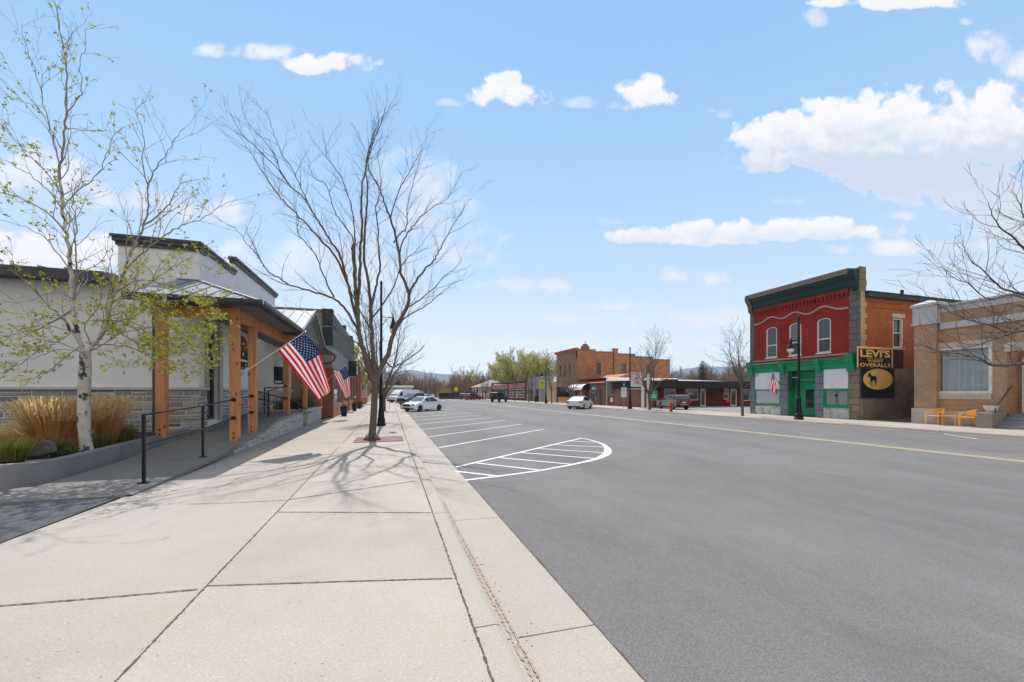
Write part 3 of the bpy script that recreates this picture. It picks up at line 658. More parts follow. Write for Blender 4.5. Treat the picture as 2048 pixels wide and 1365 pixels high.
s=MB(); s.box(-26,WX+.1,WY-.12,WY-.001,1.6,1.665); s.box(WX+.001,WX+.1,WY-.001,13.94,1.6,1.666); s.box(WX+.001,WX+.08,15.04,18.75,1.6,1.66); s.box(WX+.001,WX+.08,20.7,24.6,1.6,1.66); s.build('stone_cap',K['ledge'],B)
# door with sidelight
d=window(B,'x',WX,1,13.95,14.78,.7,3.6,K['frame_dark'],K['glass'],.07,.16,hm=(.73,),name='door')
h=MB(); h.tube([(WX+.02,14.1,1.6),(WX+.02,14.1,2.0)],.015,8); h.build('handle',K['galv'],d)
f=MB(); f.box(WX+.001,WX+.06,14.78,15.04,.66,3.62); f.box(WX+.001,WX+.06,13.84,13.95,1.67,3.62); f.box(WX+.001,WX+.062,13.95,14.78,3.601,3.72); f.build('door_frame',K['frame_grey'],B)
# porch
PO=[(-3.84,12.0,.27),(-3.84,13.4,.32),(-3.84,17.4,.69),(-3.84,20.85,.55),(-3.84,25.0,.1),(-5.40,12.0,.40)]
def surfz(y):
    t=[(7.2,.02),(10.2,.12),(12,.29),(13.5,.36),(15.2,.62),(17.4,.7),(40,.7)]
    for i in range(len(t)-1):
        if t[i][0]<=y<=t[i+1][0]: return t[i][1]+(t[i+1][1]-t[i][1])*(y-t[i][0])/(t[i+1][0]-t[i][0])
    return t[0][1]
ZB=3.42
for i,(x,y,z) in enumerate(PO):
    p=MB(); p.box(x-.1,x+.1,y-.1,y+.1,z,ZB+.22 if i==5 else ZB); o=p.build('post',K['cedar'],B,bevel=.008)
    q=MB()
    for zz in (.09,.2): q.lathe((x,y-.1,z+zz),[(.022,-.012),(.022,0)],10,axis='y')
    q.build('bolt',K['black'],o)
m=MB(); m.box(-3.93,-3.75,11.86,25.2,ZB,ZB+.28); o=m.build('beam',K['cedar'],B,bevel=.006)
m=MB(); m.box(-5.6,-3.932,11.91,12.09,ZB,ZB+.27); m.build('beam',K['cedar'],B,bevel=.006)
EX=-3.14; EY=11.3; ER=25.3; EZ=3.80; RZ=4.7; XL=-5.72
GY0,GY1,GP=16.0,21.15,5.0
r=MB()
def rib(b,p,q,w=.03,h=.05):
    p=Vector(p);q=Vector(q); b.beam(p+Vector((0,0,h*.5)),q+Vector((0,0,h*.5)),w,h)
r.add([(XL,EY,EZ),(EX,EY,EZ),(WX,WY,RZ),(XL,WY,RZ),(EX,ER,EZ),(WX,ER,RZ),(XL,EY,EZ-.05),(EX,EY,EZ-.05),(EX,ER,EZ-.05)],[(0,1,2,3),(1,4,5,2),(0,6,7,1),(1,7,8,4)])
for i in range(1,7):
    x=XL+(EX-XL)*i/7.0; t=min(1,(EX-x)/(EX-WX)); rib(r,(x,EY,EZ),(x,EY+(WY-EY)*t,EZ+(RZ-EZ)*t),.025,.03)
y=EY+.4
while y<ER:
    t=min(1,(y-EY)/(WY-EY)); 
    if not GY0+.2<y<GY1-.2: rib(r,(EX,y,EZ),(EX+(WX-EX)*t,y,EZ+(RZ-EZ)*t),.025,.03)
    y+=.42
rib(r,(EX,EY,EZ),(WX,WY,RZ),.12,.03); rib(r,(WX,WY,RZ),(WX,ER,RZ),.1,.03); rib(r,(XL,WY,RZ),(WX,WY,RZ),.1,.03)
PR=r.build('porch_roof',K['roofmetal'],B)
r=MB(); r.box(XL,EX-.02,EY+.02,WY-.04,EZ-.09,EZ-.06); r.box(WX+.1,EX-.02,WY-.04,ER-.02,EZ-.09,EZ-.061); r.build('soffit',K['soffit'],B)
gpr=[(0,0),(.13,0),(.15,.06),(.15,.14),(.13,.14),(.12,.02),(0,.02)]
g=MB(); g.box(XL-.02,EX+.02,EY-.03,EY-.002,EZ-.16,EZ+.0); g.box(EX+.002,EX+.03,EY-.03,GY0,EZ-.16,EZ);
g.prism([(EY-.03-a,EZ-.15+z) for a,z in gpr],'x',XL-.04,EX+.03+.13)
g.prism([(EX+.03+a,EZ-.15+z) for a,z in gpr],'y',EY-.03,GY0)
gq=MB(); gq.prism([(EX+.03+a,EZ-.15+z) for a,z in gpr],'y',GY1,ER+.1); gq.box(EX+.002,EX+.03,GY1,ER,EZ-.16,EZ); gq.build('gutter',K['gutter'],PR)
g.build('gutter',K['gutter'],PR)
# entrance gable
r=MB(); yc=(GY0+GY1)/2; gx=EX+.12; bx=WX-.3
for s_ in(0,1):
    ye=GY0 if s_==0 else GY1
    r.add([(gx,ye,EZ-.02),(gx,yc,GP),(bx,yc,GP),(bx,ye,EZ-.02),(gx,ye,EZ-.12),(gx,yc,GP-.12),(bx,yc,GP-.12),(bx,ye,EZ-.12)],[(0,1,2,3),(4,5,6,7),(0,1,5,4),(0,3,7,4)])
    for i in range(7):
        x=gx-.02-i*.36; rib(r,(x,ye,EZ-.02),(x,yc,GP),.025,.03)
rib(r,(gx,yc,GP),(bx,yc,GP),.12,.03)
r.build('gable_roof',K['roofmetal'],B)
r=MB()
for ye in(GY0,GY1): r.beam((gx+.02,ye+(.03 if ye<yc else -.03),EZ-.09),(gx+.02,yc,GP-.07),.04,.17)
r.build('bargeboard',K['gutter'],B)
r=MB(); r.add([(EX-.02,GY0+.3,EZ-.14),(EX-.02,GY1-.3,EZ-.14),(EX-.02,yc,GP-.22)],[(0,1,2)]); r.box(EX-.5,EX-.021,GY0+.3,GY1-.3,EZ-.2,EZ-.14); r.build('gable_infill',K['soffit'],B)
r=MB(); r.box(-3.93,-3.3,GY0+.4,GY0+.6,ZB+.02,ZB+.26); r.box(-3.93,-3.3,GY1-.6,GY1-.4,ZB+.02,ZB+.26); r.beam((-3.28,GY0+.5,EZ-.1),(-3.28,yc,GP-.3),.12,.16); r.beam((-3.28,GY1-.5,EZ-.1),(-3.28,yc,GP-.3),.12,.16); r.build('gable_timber',K['cedar'],B)
dn=MB(); dn.tube([(-5.53,11.95,3.6),(-5.53,11.95,.6),(-5.53,11.9,.5),(-5.62,11.7,.42),(-5.75,11.5,.40)],.045,8); dn.build('downspout',K['gutter'],B,smooth=.8)
dn=MB(); dn.tube([(EX+.08,ER+.05,EZ-.16),(EX,ER+.1,EZ-.4),(EX-.3,ER+.15,EZ-.55),(-4.0,ER+.2,EZ-.62),(-4.0,ER+.2,.1)],.045,8); dn.build('downspout',K['gutter'],B,smooth=.8)
# ramp, its side wall and steps
b=MB(); ys=[7.2,10.2,12,13.5,15.2,17.4,19.55]
for i in range(len(ys)-1):
    y0,y1=ys[i],ys[i+1]; z0,z1=surfz(y0),surfz(y1); xl=-5.26 if y0<13 else WX
    xl0=-5.26 if y0<13 else WX; 
    b.add([(xl0,y0,-.1),(-3.68,y0,-.1),(-3.68,y1,-.1),(xl0,y1,-.1),(xl0,y0,z0),(-3.68,y0,z0),(-3.68,y1,z1),(xl0,y1,z1)],[(4,5,6,7),(0,1,5,4),(1,2,6,5),(2,3,7,6),(3,0,4,7)])
b.box(-20,-5.261,7.38,8.3,-.1,.016)
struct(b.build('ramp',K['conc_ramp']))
SW=thing('ramp_wall','low grey split stone wall with concrete cap edging the entrance ramp','wall',(-3.68,14,0))
s=MB(); 
for y0,y1 in((11.4,12),(12,13.5),(13.5,15.2),(15.2,17.4),(17.4,19.55)):
    s.add([(-3.679,y0,0),(-3.679,y1,0),(-3.679,y1,surfz(y1)-.06),(-3.679,y0,surfz(y0)-.06)],[(0,1,2,3)],1)
stones(s,'x',-3.676,1,11.4,19.55,lambda a:0,lambda a:surfz(a)-.07,11,.05,.11,.14,.4,proud=.035)
s.build('stone_face',[K['stone_light'],K['mortar']],SW)
s=MB()
for y0,y1 in zip(ys,ys[1:]):
    z0,z1=surfz(y0),surfz(y1); s.add([(-3.84,y0,z0+.001),(-3.60,y0,z0+.001),(-3.60,y1,z1+.001),(-3.84,y1,z1+.001),(-3.60,y0,z0-.065),(-3.60,y1,z1-.065),(-3.64,y0,z0-.07),(-3.64,y1,z1-.07)],[(0,1,2,3),(1,4,5,2),(4,6,7,5)])
s.build('cap',K['conc_ramp'],SW)
b=MB()
for i in range(3): b.box(-4.6,-3.7+.0,19.56+i*.32,19.9+i*.32,-.1,.52-i*.17)
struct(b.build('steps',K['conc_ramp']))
SP=thing('stone_planter','raised grey split stone planter box beyond the ramp steps','planter',(-4,22,0))
s=MB(); s.box(-5.19,-3.71,20.62,24.6,-.1,.68,1); stones(s,'x',-3.705,1,20.6,24.6,lambda a:0,lambda a:.68,12,.05,.11,.14,.4); stones(s,'y',20.615,-1,-5.1,-3.68,lambda a:0,lambda a:.68,13,.05,.11,.14,.4); s.build('stone_face',[K['stone_light'],K['mortar']],SP)
s=MB(); s.box(-5.19,-3.62,20.55,24.65,.681,.74); s.build('cap',K['ledge'],SP)
# planter wall, soil
P1=thing('retaining_wall','low curved concrete planter wall stained grey beside the ramp','wall',(-5.4,9,0))
def wallpath(pts,th,z0,z1,nm_,m,par):
    b=MB(); pts=[Vector((p[0],p[1],0)) for p in pts]; L=[];
    for i,p in enumerate(pts):
        d=(pts[min(i+1,len(pts)-1)]-pts[max(i-1,0)]).normalized(); n=Vector((d.y,-d.x,0)); L.append((p,p-n*th))
    for i in range(len(L)-1):
        (a,a2),(c,c2)=L[i],L[i+1]; z0a=z0(a.y);z0c=z0(c.y)
        b.add([(a.x,a.y,z0a),(c.x,c.y,z0c),(c2.x,c2.y,z0c),(a2.x,a2.y,z0a),(a.x,a.y,z1(a.y)),(c.x,c.y,z1(c.y)),(c2.x,c2.y,z1(c.y)),(a2.x,a2.y,z1(a.y))],[(4,5,6,7),(0,1,5,4),(2,3,7,6)]+([(3,0,4,7)] if i==0 else [])+([(1,2,6,5)] if i==len(L)-2 else []))
    return b.build(nm_,m,par,smooth=R(30),bevel=.012)
arc=[(-5.4-.75+.75*math.sin(R(a)),8.95-.75*math.cos(R(a))) for a in range(0,91,10)]
wallpath([(-20,8.2)]+arc+[(-5.38,10.5),(-5.33,13.3)],.18,lambda y:-.1,lambda y:.375+max(0,(y-9))*.035,'wall_face',K['conc_dark'],P1)
b=MB(); b.add([(-20,8.3,.33),(-6.2,8.3,.33),(-5.6,9,.34),(-5.5,13.5,.42),(-20,13.5,.42)],[(0,1,2,3,4)]); struct(b.build('soil',K['soil']))
# handrail
HR=thing('handrail','black metal handrail with two rails along the ramp to the porch posts','handrail',(-3.8,9,0))
hp=[(-3.82,7.95,1.16),(-3.86,10.2,1.22)]
for i,(x,y,zt) in enumerate(hp):
    z=surfz(y); b=MB(); b.box(x-.02,x+.02,y-.02,y+.02,z,zt); b.box(x-.06,x+.06,y-.06,y+.06,z,z+.012); b.build('post',K['black'],HR)
def rail(b,p,w=.038,h=.026):
    for i in range(len(p)-1): b.beam(p[i],p[i+1],w,h)
b=MB(); rail(b,[(-3.82,7.92,1.15),(-3.86,10.2,1.225),(-3.85,11.89,1.34)]); rail(b,[(-3.84,12.1,1.36),(-3.84,13.29,1.42)]); b.build('top_rail',K['black'],HR)
b=MB(); rail(b,[(-3.82,7.95,.66),(-3.86,10.2,.72),(-3.85,11.89,.87)]); rail(b,[(-3.84,12.1,.88),(-3.84,13.29,.95)]); b.build('lower_rail',K['black'],HR)
b=MB()
for y,z in((11.885,1.34),(11.885,.87),(13.285,1.42),(13.285,.95)): b.box(-3.885,-3.79,y-.02,y+.01,z-.04,z+.04)
b.build('bracket',K['black'],HR)
HR2=thing('handrail','pair of black rails climbing between the second and third porch posts','handrail',(-3.84,15,0))
for nm_,z0,z1 in(('top_rail',1.44,1.78),('lower_rail',.98,1.3)):
    b=MB(); rail(b,[(-3.84,13.51,z0),(-3.84,17.29,z1)]); b.build(nm_,K['black'],HR2)
b=MB()
for y,z in((13.52,1.44),(13.52,.98),(17.28,1.78),(17.28,1.3)): b.box(-3.885,-3.79,y-.02,y+.01,z-.04,z+.04)
b.build('bracket',K['black'],HR2)
HR3=thing('stair_railing','black tubular railing with looped ends beside the entrance steps','handrail',(-4.3,18.6,.7))
for x,y,z0,z1 in((-4.75,18.0,.7,1.72),(-4.2,16.4,.66,1.6),(-3.9,20.5,.3,1.7)):
    b=MB(); b.tube([(x,y,z0),(x,y,z1)],.024,8); b.box(x-.06,x+.06,y-.06,y+.06,z0,z0+.012); b.build('post',K['black'],HR3)
b=MB(); b.tube([(-4.75,18.0,1.72),(-3.9,18.0,1.72),(-3.9,20.5,1.7)],.022,8); b.tube([(-5.0,17.8,1.3),(-5.05,17.8,1.5),(-4.85,17.8,1.56),(-4.4,18.0,1.4),(-3.9,19.3,1.15),(-3.7,20.8,.72),(-3.6,20.9,.62),(-3.72,20.7,.55),(-4.2,19.2,.95),(-4.75,18.0,1.25),(-5.0,17.8,1.3)],.022,8); b.build('top_rail',K['black'],HR3,smooth=.8)
# signs on the porch wall
S=thing('wall_sign','round varnished wooden sign on the porch wall behind the posts','sign',(WX+.1,16.6,2.95))
b=MB(); b.lathe((WX+.075,16.6,2.95),[(.57,0),(.6,.02),(.6,.06),(.55,.075)],28,axis='x'); b.build('board',K['sign_wood'],S,smooth=.6)
b=MB(); b.box(WX+.152,WX+.17,16.1,17.1,2.72,3.0); b.box(WX+.152,WX+.17,16.2,17.0,2.45,2.62); b.build('panel',K['sign_black'],S)
b=MB(); b.box(WX+.171,WX+.176,16.25,16.95,2.64,2.7); b.lathe((WX+.172,16.5,2.9),[(.06,0),(.06,.01)],10,axis='x'); b.lathe((WX+.172,16.75,2.53),[(.05,0),(.05,.01)],10,axis='x'); b.build('emblem',K['white'],S)
S=thing('wall_sign','dark navy square wall sign with white emblem beyond the recess','sign',(WX+.1,22,2.4))
b=MB(); b.box(WX+.002,WX+.36,21.15,22.1,1.95,2.75); b.build('panel',K['navy'],S,bevel=.02)
b=MB(); b.lathe((WX+.36,21.75,2.48),[(.12,.0),(.12,.01)],12,axis='x'); b.box(WX+.361,WX+.37,21.5,22.0,2.26,2.31); b.box(WX+.361,WX+.37,21.55,21.95,2.17,2.21); b.build('emblem',K['white'],S); b=MB(); b.box(WX+.05,WX+.33,21.13,21.149,2.0,2.08); b.build('edge_strip',K['white'],S)
# ------------------------------------------------------------------ shop building beyond
X2=-3.3; Y2=26.1; Y2E=41.7
B2=thing('storefront_building','grey panelled shop with ribbed siding and brick piers beyond the timber porch','building',(-8,34,0))
b=MB(); b.box(-14,X2-.05,Y2,Y2+.3,-.1,6.35); b.build('side_wall',K['buff_brick'],B2)
b=MB(); b.box(-14.1,X2-.5,Y2-.06,Y2+.36,6.35,6.5); b.build('coping',K['fascia_brown'],B2)
b=MB(); b.box(X2-.55,X2+.02,Y2-.06,Y2+.5,4.35,6.55); b.build('corner_panel',K['panel_dark'],B2)
b=MB(); b.box(X2-.12,X2-.03,Y2+.5,Y2E,4.3,6.4)
z=4.32
while z<6.38: b.box(X2-.03,X2+.015,Y2+.5,Y2E,z,z+.05); z+=.105
b.build('siding',K['siding'],B2)
b=MB()
for y in (33.3,39.2): b.box(X2-.3,X2+.02,y,y+.5,6.4,6.75)
b.build('siding_post',K['panel_dark'],B2)
b=MB(); b.box(X2-.1,X2-.01,Y2+.001,Y2E,3.05,4.3)
b.box(X2-.52,X2-.0,Y2-.05,Y2-.002,3.0,4.349)
for y in(29.5,33,36.5): b.box(X2-.009,X2+.002,y,y+.03,3.05,4.3)
b.build('wall_panel',K['panel'],B2)
b=MB(); b.box(X2-.62,X2+.03,Y2-.1,Y2+.55,0,2.99); b.build('brick_pier',K['col_brick'],B2)
for y in(31.3,35.6,40.8): b=MB(); b.box(X2-.3,X2+.03,y,y+.5,0,3.03); b.build('brick_pier',K['col_brick'],B2)
prev=Y2+.55
for i,y in enumerate((31.3,35.6,40.8)):
    b=MB(); b.box(X2-.25,X2+.0,prev,y,0,.85); b.build('sill_wall',K['sill_paint'],B2)
    window(B2,'x',X2-.05,1,prev,y,.86,3.04,K['galv'],K['glass_blue'],.06,.1,vm=(.5,) if i!=0 else (.62,)); prev=y+.5
S=thing('wall_sign','dark green box sign with white face projecting over the pavement','sign',(X2,37,3.6))
b=MB(); b.box(X2+.02,X2+.62,35.9,36.9,2.95,4.2); b.build('cabinet',K['panel_dark'],S)
b=MB(); b.box(X2+.621,X2+.63,35.98,36.82,3.05,4.1); b.build('face',K['white'],S)
# far brick row
B3=thing('brick_building','rough red stone and brick building beyond the grey panelled shop','building',(-6,52,0))
b=MB(); b.box(-12,X2-.9,43.2,43.6,-.1,3.4); b.build('side_wall',K['tanrender'],B3)
b=MB(); b.box(-12,X2-.5,43.1,44.6,3.42,4.6); b.build('roof',K['white_roof'],B3)
b=MB(); b.box(X2-1.2,X2-.35,44.4,52.0,-.1,5.0)
for y in(44.4,46.6,49.0,51.5): b.box(X2-.349,X2-.12,y,y+.5,-.1,4.6)
b.build('stone_front',K['rough_red'],B3)
b=MB(); b.box(X2-1.3,X2-.5,52.01,75,-.1,4.6); b.build('wall',K['orange_brick'],B3)
for i in range(4): window(B3,'x',X2-.5,1,54+i*5,56.6+i*5,.9,3.0,K['frame_white'],K['glass'],.08,-.02)
S=thing('notice_stand','brown stand with white top against the far red stone wall','stand',(X2-.1,43.4,0))
b=MB(); b.box(X2-.75,X2-.1,43.7,44.2,0,1.05); b.build('cabinet',K['shed'],S); b=MB(); b.box(X2-.8,X2-.05,43.65,44.25,1.06,1.2); b.build('top',K['white'],S)
# pots
rp_=random.Random(3)
def pot(x,y,label,sc_=1.0,grp='black planters along the shop front'):
    t=thing('flower_pot',label,'planter',(x,y,0),grp); t.scale=(sc_,)*3
    b=MB(); vs=[]; 
    for z,hw in((0,.15),(.62,.235),(.66,.25),(.66,.22),(.58,.20)):
        vs+=[(-hw,-hw,z),(hw,-hw,z),(hw,hw,z),(-hw,hw,z)]
    fs=[(3,2,1,0)]+[(4*i+j,4*i+(j+1)%4,4*i+4+(j+1)%4,4*i+4+j) for i in range(4) for j in range(4)]+[(16,17,18,19)]
    b.add(vs,fs); b.build('pot',K['pot'],t,local=True)
    f=MB(); l=MB()
    for i in range(130):
        a=rp_.uniform(0,6.28); r=rp_.uniform(0,.2); z=.6+rp_.uniform(0,.22); c=Vector((r*math.cos(a),r*math.sin(a),z)); u=Vector((rp_.uniform(-1,1),rp_.uniform(-1,1),rp_.uniform(-.3,1))).normalized()*.035; v=u.cross(Vector((rp_.uniform(-1,1),.3,.5))).normalized()*.025
        (f if rp_.random()<.3 and z>.68 else l).add([c-u-v,c+u-v,c+u+v,c-u+v],[(0,1,2,3)])
    l.build('foliage',K['leaf_green'],t,local=True); f.build('flower',K['flower'],t,local=True)
    return t
for (u,v,l) in((669,833,'black tapered planter with orange flowers beside the big brick pier, nearest of the row'),(693,822.5,'black tapered planter with sparse flowers under the first shop window'),(701.5,818,'black tapered planter of tall yellow flowers before the second brick pier'),(707.5,815.5,'small planter half hidden behind the yellow-flowered one'),(713,813,'farthest black planter with trailing plants near the red stone wall')):
    p=G(u,v,0); pot(X2+.42,min(p.y,43) if u>700 else p.y,l,.95)
# ------------------------------------------------------------------ right side buildings
FX=25.6
# --- two storey red shop
Ya,Yb=16.0,23.25
B=thing('corner_shop','two-storey red brick shop with green storefront and dark green cornice','building',(FX,20,0))
b=MB(); wins=[YX(1543,FX),YX(1590,FX),YX(1647.5,FX)]
WZ0,WZ1=4.0,6.15
holes=[(y-.42,y+.42,WZ0,WZ1) for y in wins]
wallgrid(b,'x',FX,Ya+.55,Yb-.35,3.55,8.0,holes,.18,-1)
# corbel dentils
y=Ya+.6
while y<Yb-.4: b.box(FX-.06,FX-.001,y,y+.12,7.12,7.28); b.box(FX-.10,FX-.001,y,y+.12,7.28,7.42); y+=.24
b.box(FX-.10,FX-.001,Ya+.56,Yb-.36,7.42,7.62)
b.box(FX-.05,FX-.001,Ya+.56,Yb-.36,3.55,3.75)
b.build('front_wall',K['red_brick'],B)
b=MB(); b.box(FX-.04,FX+.5,Ya+.0,Ya+.549,0,3.0); b.build('corner_pier',K['tan_block'],B)
b=MB(); b.box(FX-.03,FX+.4,Ya+.001,Ya+.548,3.0,8.0); b.box(FX-.03,FX+.4,Yb-.35,Yb,3.55,7.9); b.build('quoin',K['grey_block'],B)
b=MB(); b.box(FX-.02,FX+.4,Yb-.36,Yb,0,3.3); b.box(FX-.02,FX+.3,18.05,18.5,0,3.1);  b.box(FX-.02,FX+.3,20.35,20.85,0,3.1); b.build('pier',K['blue_block'],B)
# side wall (faces the camera) with window
sw=XY(1796,Ya); sy=.0
b=MB(); wallgrid(b,'y',Ya,FX+.25,FX+14,2.95,7.1,[(sw-.45,sw+.45,4.18,5.95)],.15,-1); b.box(FX+.3,FX+14,Yb-.3,Yb,0,7.05); b.box(FX+13.8,FX+14,Ya+.01,Yb,0,7.05)
b.box(FX+.25,FX+14,Ya-.03,Ya-.001,6.78,6.82); b.box(FX+.25,FX+14,Ya-.03,Ya-.001,6.45,6.5)
b.build('side_wall',K['orange_brick'],B)
b=MB(); z=3.0; k=0
while z<7.9: b.box(FX+.02,FX+(.5 if k%2 else .34),Ya-.035,Ya-.002,z,z+.3); z+=.31; k+=1
b.build('corner_quoin',K['tanrender'],B)
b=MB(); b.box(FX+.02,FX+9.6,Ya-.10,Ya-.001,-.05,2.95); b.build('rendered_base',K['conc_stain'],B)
b=MB(); b.box(sw-.55,sw+.55,Ya-.05,Ya-.002,5.96,6.2); b.box(sw-.5,sw+.5,Ya-.06,Ya-.003,4.08,4.179); b.build('lintel',K['tan_stone'],B)
window(B,'y',Ya,-1,sw-.45,sw+.45,4.18,5.95,K['frame_white'],K['glass'],.09,.15,hm=(.5,),ft=.13)
b=MB(); b.box(FX+9.7,FX+12,Ya-.02,Ya-.001,2.4,2.95); b.build('sill_band',K['ledge'],B)
b=MB(); x0,x1=XY(1784.5,Ya),XY(1806,Ya); b.box(x0,x1,Ya-.012,Ya-.003,2.95,4.05); b.build('black_patch',K['old_black'],B)
# side eaves and roof
b=MB(); b.box(FX+.35,FX+14.2,Ya-.18,Ya-.0,7.02,7.27); b.box(FX+.35,FX+14.2,Ya-.21,Yb+.1,7.272,7.34); b.build('eaves',K['dkgreen'],B)
b=MB(); b.tube([(FX+5,Ya+.8,7.3),(FX+5,Ya+.8,7.95)],.09,10); b.tube([(FX+7.2,Ya+.8,7.3),(FX+7.2,Ya+.8,7.7)],.05,8); b.build('vent_pipe',K['dkgreen'],B)
b=MB(); b.prism([(Ya+3.5,7.35),(Ya+4.5,7.8),(Ya+7,7.9),(Ya+7,7.35)],'x',FX+10.5,FX+14); b.build('rear_roof',K['dkgreen'],B)
# cornice
pr=[(FX+.3,7.62),(FX-.12,7.62),(FX-.14,7.72),(FX-.2,7.75),(FX-.22,7.95),(FX-.32,8.08),(FX-.42,8.2),(FX-.44,8.32),(FX-.40,8.36),(FX+.3,8.36)]
b=MB(); b.prism(pr,'y',Ya+.35,Yb-.02); b.build('cornice',K['dkgreen'],B)
b=MB(); b.prism([(FX-.5,8.362),(FX-.44,8.70),(FX+.3,8.74),(FX+.3,8.362)],'y',Ya+.36,Yb+.05); b.build('cornice_top',K['cornice_top'],B)
for y in(Ya+.02,Yb-.3):
    b=MB(); b.prism([(FX+.3,7.4),(FX-.14,7.4),(FX-.2,7.55),(FX-.28,7.95),(FX-.5,8.25),(FX-.52,8.55),(FX+.3,8.57)],'y',y,y+.32); b.build('cornice_bracket',K['dkgreen'] if y<18 else K['grey_block'],B)
b=MB(); b.box(FX-.1,FX+.42,Ya-.04,Ya+.018,7.3,8.72); b.box(FX-.0,FX+.5,Ya+.019,Ya+.3,8.56,8.7); b.build('parapet_end',K['tan_block'],B)
# wavy white moulding
b=MB(); L=[]
for i in range(81):
    y=Ya+.56+(Yb-.36-Ya-.56)*i/80; z=6.44
    for c in wins: z+=.36*math.exp(-((y-c)/.62)**2)
    L.append((y,z))
for i in range(80):
    (y0,z0),(y1,z1)=L[i],L[i+1]; b.add([(FX-.07,y0,z0),(FX-.07,y1,z1),(FX-.07,y1,z1+.10),(FX-.07,y0,z0+.10),(FX,y0,z0),(FX,y1,z1),(FX,y1,z1+.10),(FX,y0,z0+.10)],[(0,1,2,3),(0,1,5,4),(3,2,6,7)])
b.build('moulding',K['arch_white'],B)
b=MB(); b.box(FX-.09,FX-.0,Ya+.56,Yb-.36,3.76,3.86); b.build('string_course',K['arch_white'],B)
for i,y in enumerate(wins):
    # arched sash window: frame outline and panes
    f=MB(); y0,y1=y-.42,y+.42; zs=WZ1-.22
    def arch(hw,zz0,zz1,rise): return [(y-hw,zz0),(y+hw,zz0)]+[(y+hw*math.cos(t*math.pi/10),zz1+rise*math.sin(t*math.pi/10)) for t in range(0,11)]
    o_=arch(.42,WZ0,zs,.21); i_=arch(.34,WZ0+.08,zs-.01,.17); n=len(o_)
    for (xo,xb) in((FX+.03,FX+.14),):
        vs=[(xo,a,z) for a,z in o_]+[(xo,a,z) for a,z in i_]+[(xb,a,z) for a,z in i_]
        f.add(vs,[(k,(k+1)%n,n+(k+1)%n,n+k) for k in range(n)]+[(n+k,n+(k+1)%n,2*n+(k+1)%n,2*n+k) for k in range(n)])
    f.box(FX+.05,FX+.13,y-.34,y+.34,4.82,4.90); f.box(FX-.06,FX+.03,y-.46,y+.46,WZ0-.07,WZ0-.001)
    o=f.build('window',K['frame_white'],B)
    g=MB(); g.box(FX+.10,FX+.11,y-.36,y+.36,4.9,WZ1); o2=g.build('pane',K['glass_blue'] if i==2 or i==0 else K['glass_grey'],o)
    g=MB(); g.box(FX+.10,FX+.11,y-.36,y+.36,WZ0+.05,4.82); g.build('pane',K['glass_blue'] if i==0 else K['glass'],o)
    s=MB()
    arc_=[(y+.42*math.cos(t*math.pi/10),zs+.21*math.sin(t*math.pi/10)) for t in range(0,6)]; s.add([(FX-.002,a,z) for a,z in arc_]+[(FX-.002,y+.43,WZ1+.01),],[tuple(range(7))])
    arc_=[(y-.42*math.cos(t*math.pi/10),zs+.21*math.sin(t*math.pi/10)) for t in range(0,6)]; s.add([(FX-.002,a,z) for a,z in arc_]+[(FX-.002,y-.43,WZ1+.01),],[tuple(range(7))])
    s.build('arch_spandrel',K['red_brick'],B)
# green storefront cornice with brackets
b=MB(); b.prism([(FX+.1,2.98),(FX-.06,2.98),(FX-.06,3.3),(FX-.14,3.34),(FX-.16,3.46),(FX-.28,3.52),(FX-.3,3.6),(FX+.1,3.68)],'y',Ya+.55,Yb-.02); b.build('shopfront_cornice',K['green'],B)
for y,big in((Ya+.2,1),(18.1,0),(20.5,0),(Yb-.32,1)):
    b=MB(); k=.12 if big else 0; b.prism([(FX-.05,2.8),(FX-.12,2.78),(FX-.2,2.95),(FX-.22,3.2),(FX-.32,3.4),(FX-.34,3.66+k),(FX-.05,3.66+k)],'y',y,y+.3+k); b.build('bracket',K['green'],B)
def shopbay(y0,y1,split):
    b=MB(); b.box(FX+.04,FX+.2,y0,y1,-.05,.62); b.build('stall_riser',K['white_chip'],B)
    b=MB(); b.box(FX+.0,FX+.12,y0,y1,.62,.78); b.box(FX+.0,FX+.12,y0,y0+.1,.78,2.97); b.box(FX+.0,FX+.12,y1-.1,y1,.78,2.97); b.box(FX+.004,FX+.12,y0+.1,y1-.1,1.70,1.78); b.build('shopfront_frame',K['green'],B)
    b=MB(); n=2 if split else 1; w_=(y1-y0-.12)/n
    for i in range(n): b.box(FX-.02,FX+.03,y0+.06+i*w_+.006,y0+.06+(i+1)*w_-.006,1.78,2.96)
    b.build('board',K['white_board'],B)
    if split: b=MB(); b.box(FX+.04,FX+.07,y0+.1,y1-.1,.78,1.70); b.build('board',K['grey_board'],B)
    else: window(B,'x',FX+.02,-1,y0+.1,y1-.1,.78,1.70,K['green'],K['clear'],.04,.06,vm=(.5,)); 
    if not split:
        b=MB(); b.box(FX+.03,FX+.06,(y0+y1)/2-.08,(y0+y1)/2+.08,1.3,1.42); b.build('notice',K['sign_black'],B)
        b=MB(); b.box(FX+.1,FX+.115,y0+.1,y1-.1,.79,1.7); b.build('reflection_board',K['white_board'],B)  # white sheet behind the clear pane stands in for its pale reflection
shopbay(Ya+.55,18.05,False); shopbay(20.85,Yb-.36,True)
b=MB(); b.box(FX+.5,FX+.6,18.5,20.35,0,3.0); b.box(FX+.02,FX+.5,18.5,18.56,0,3.0); b.box(FX+.02,FX+.5,20.29,20.35,0,3.0); b.box(FX+.3,FX+.36,18.56,20.29,2.3,2.42)
b.box(FX+.4,FX+.5,18.56,18.7,0,2.3); b.build('entrance_panel',K['green'],B)
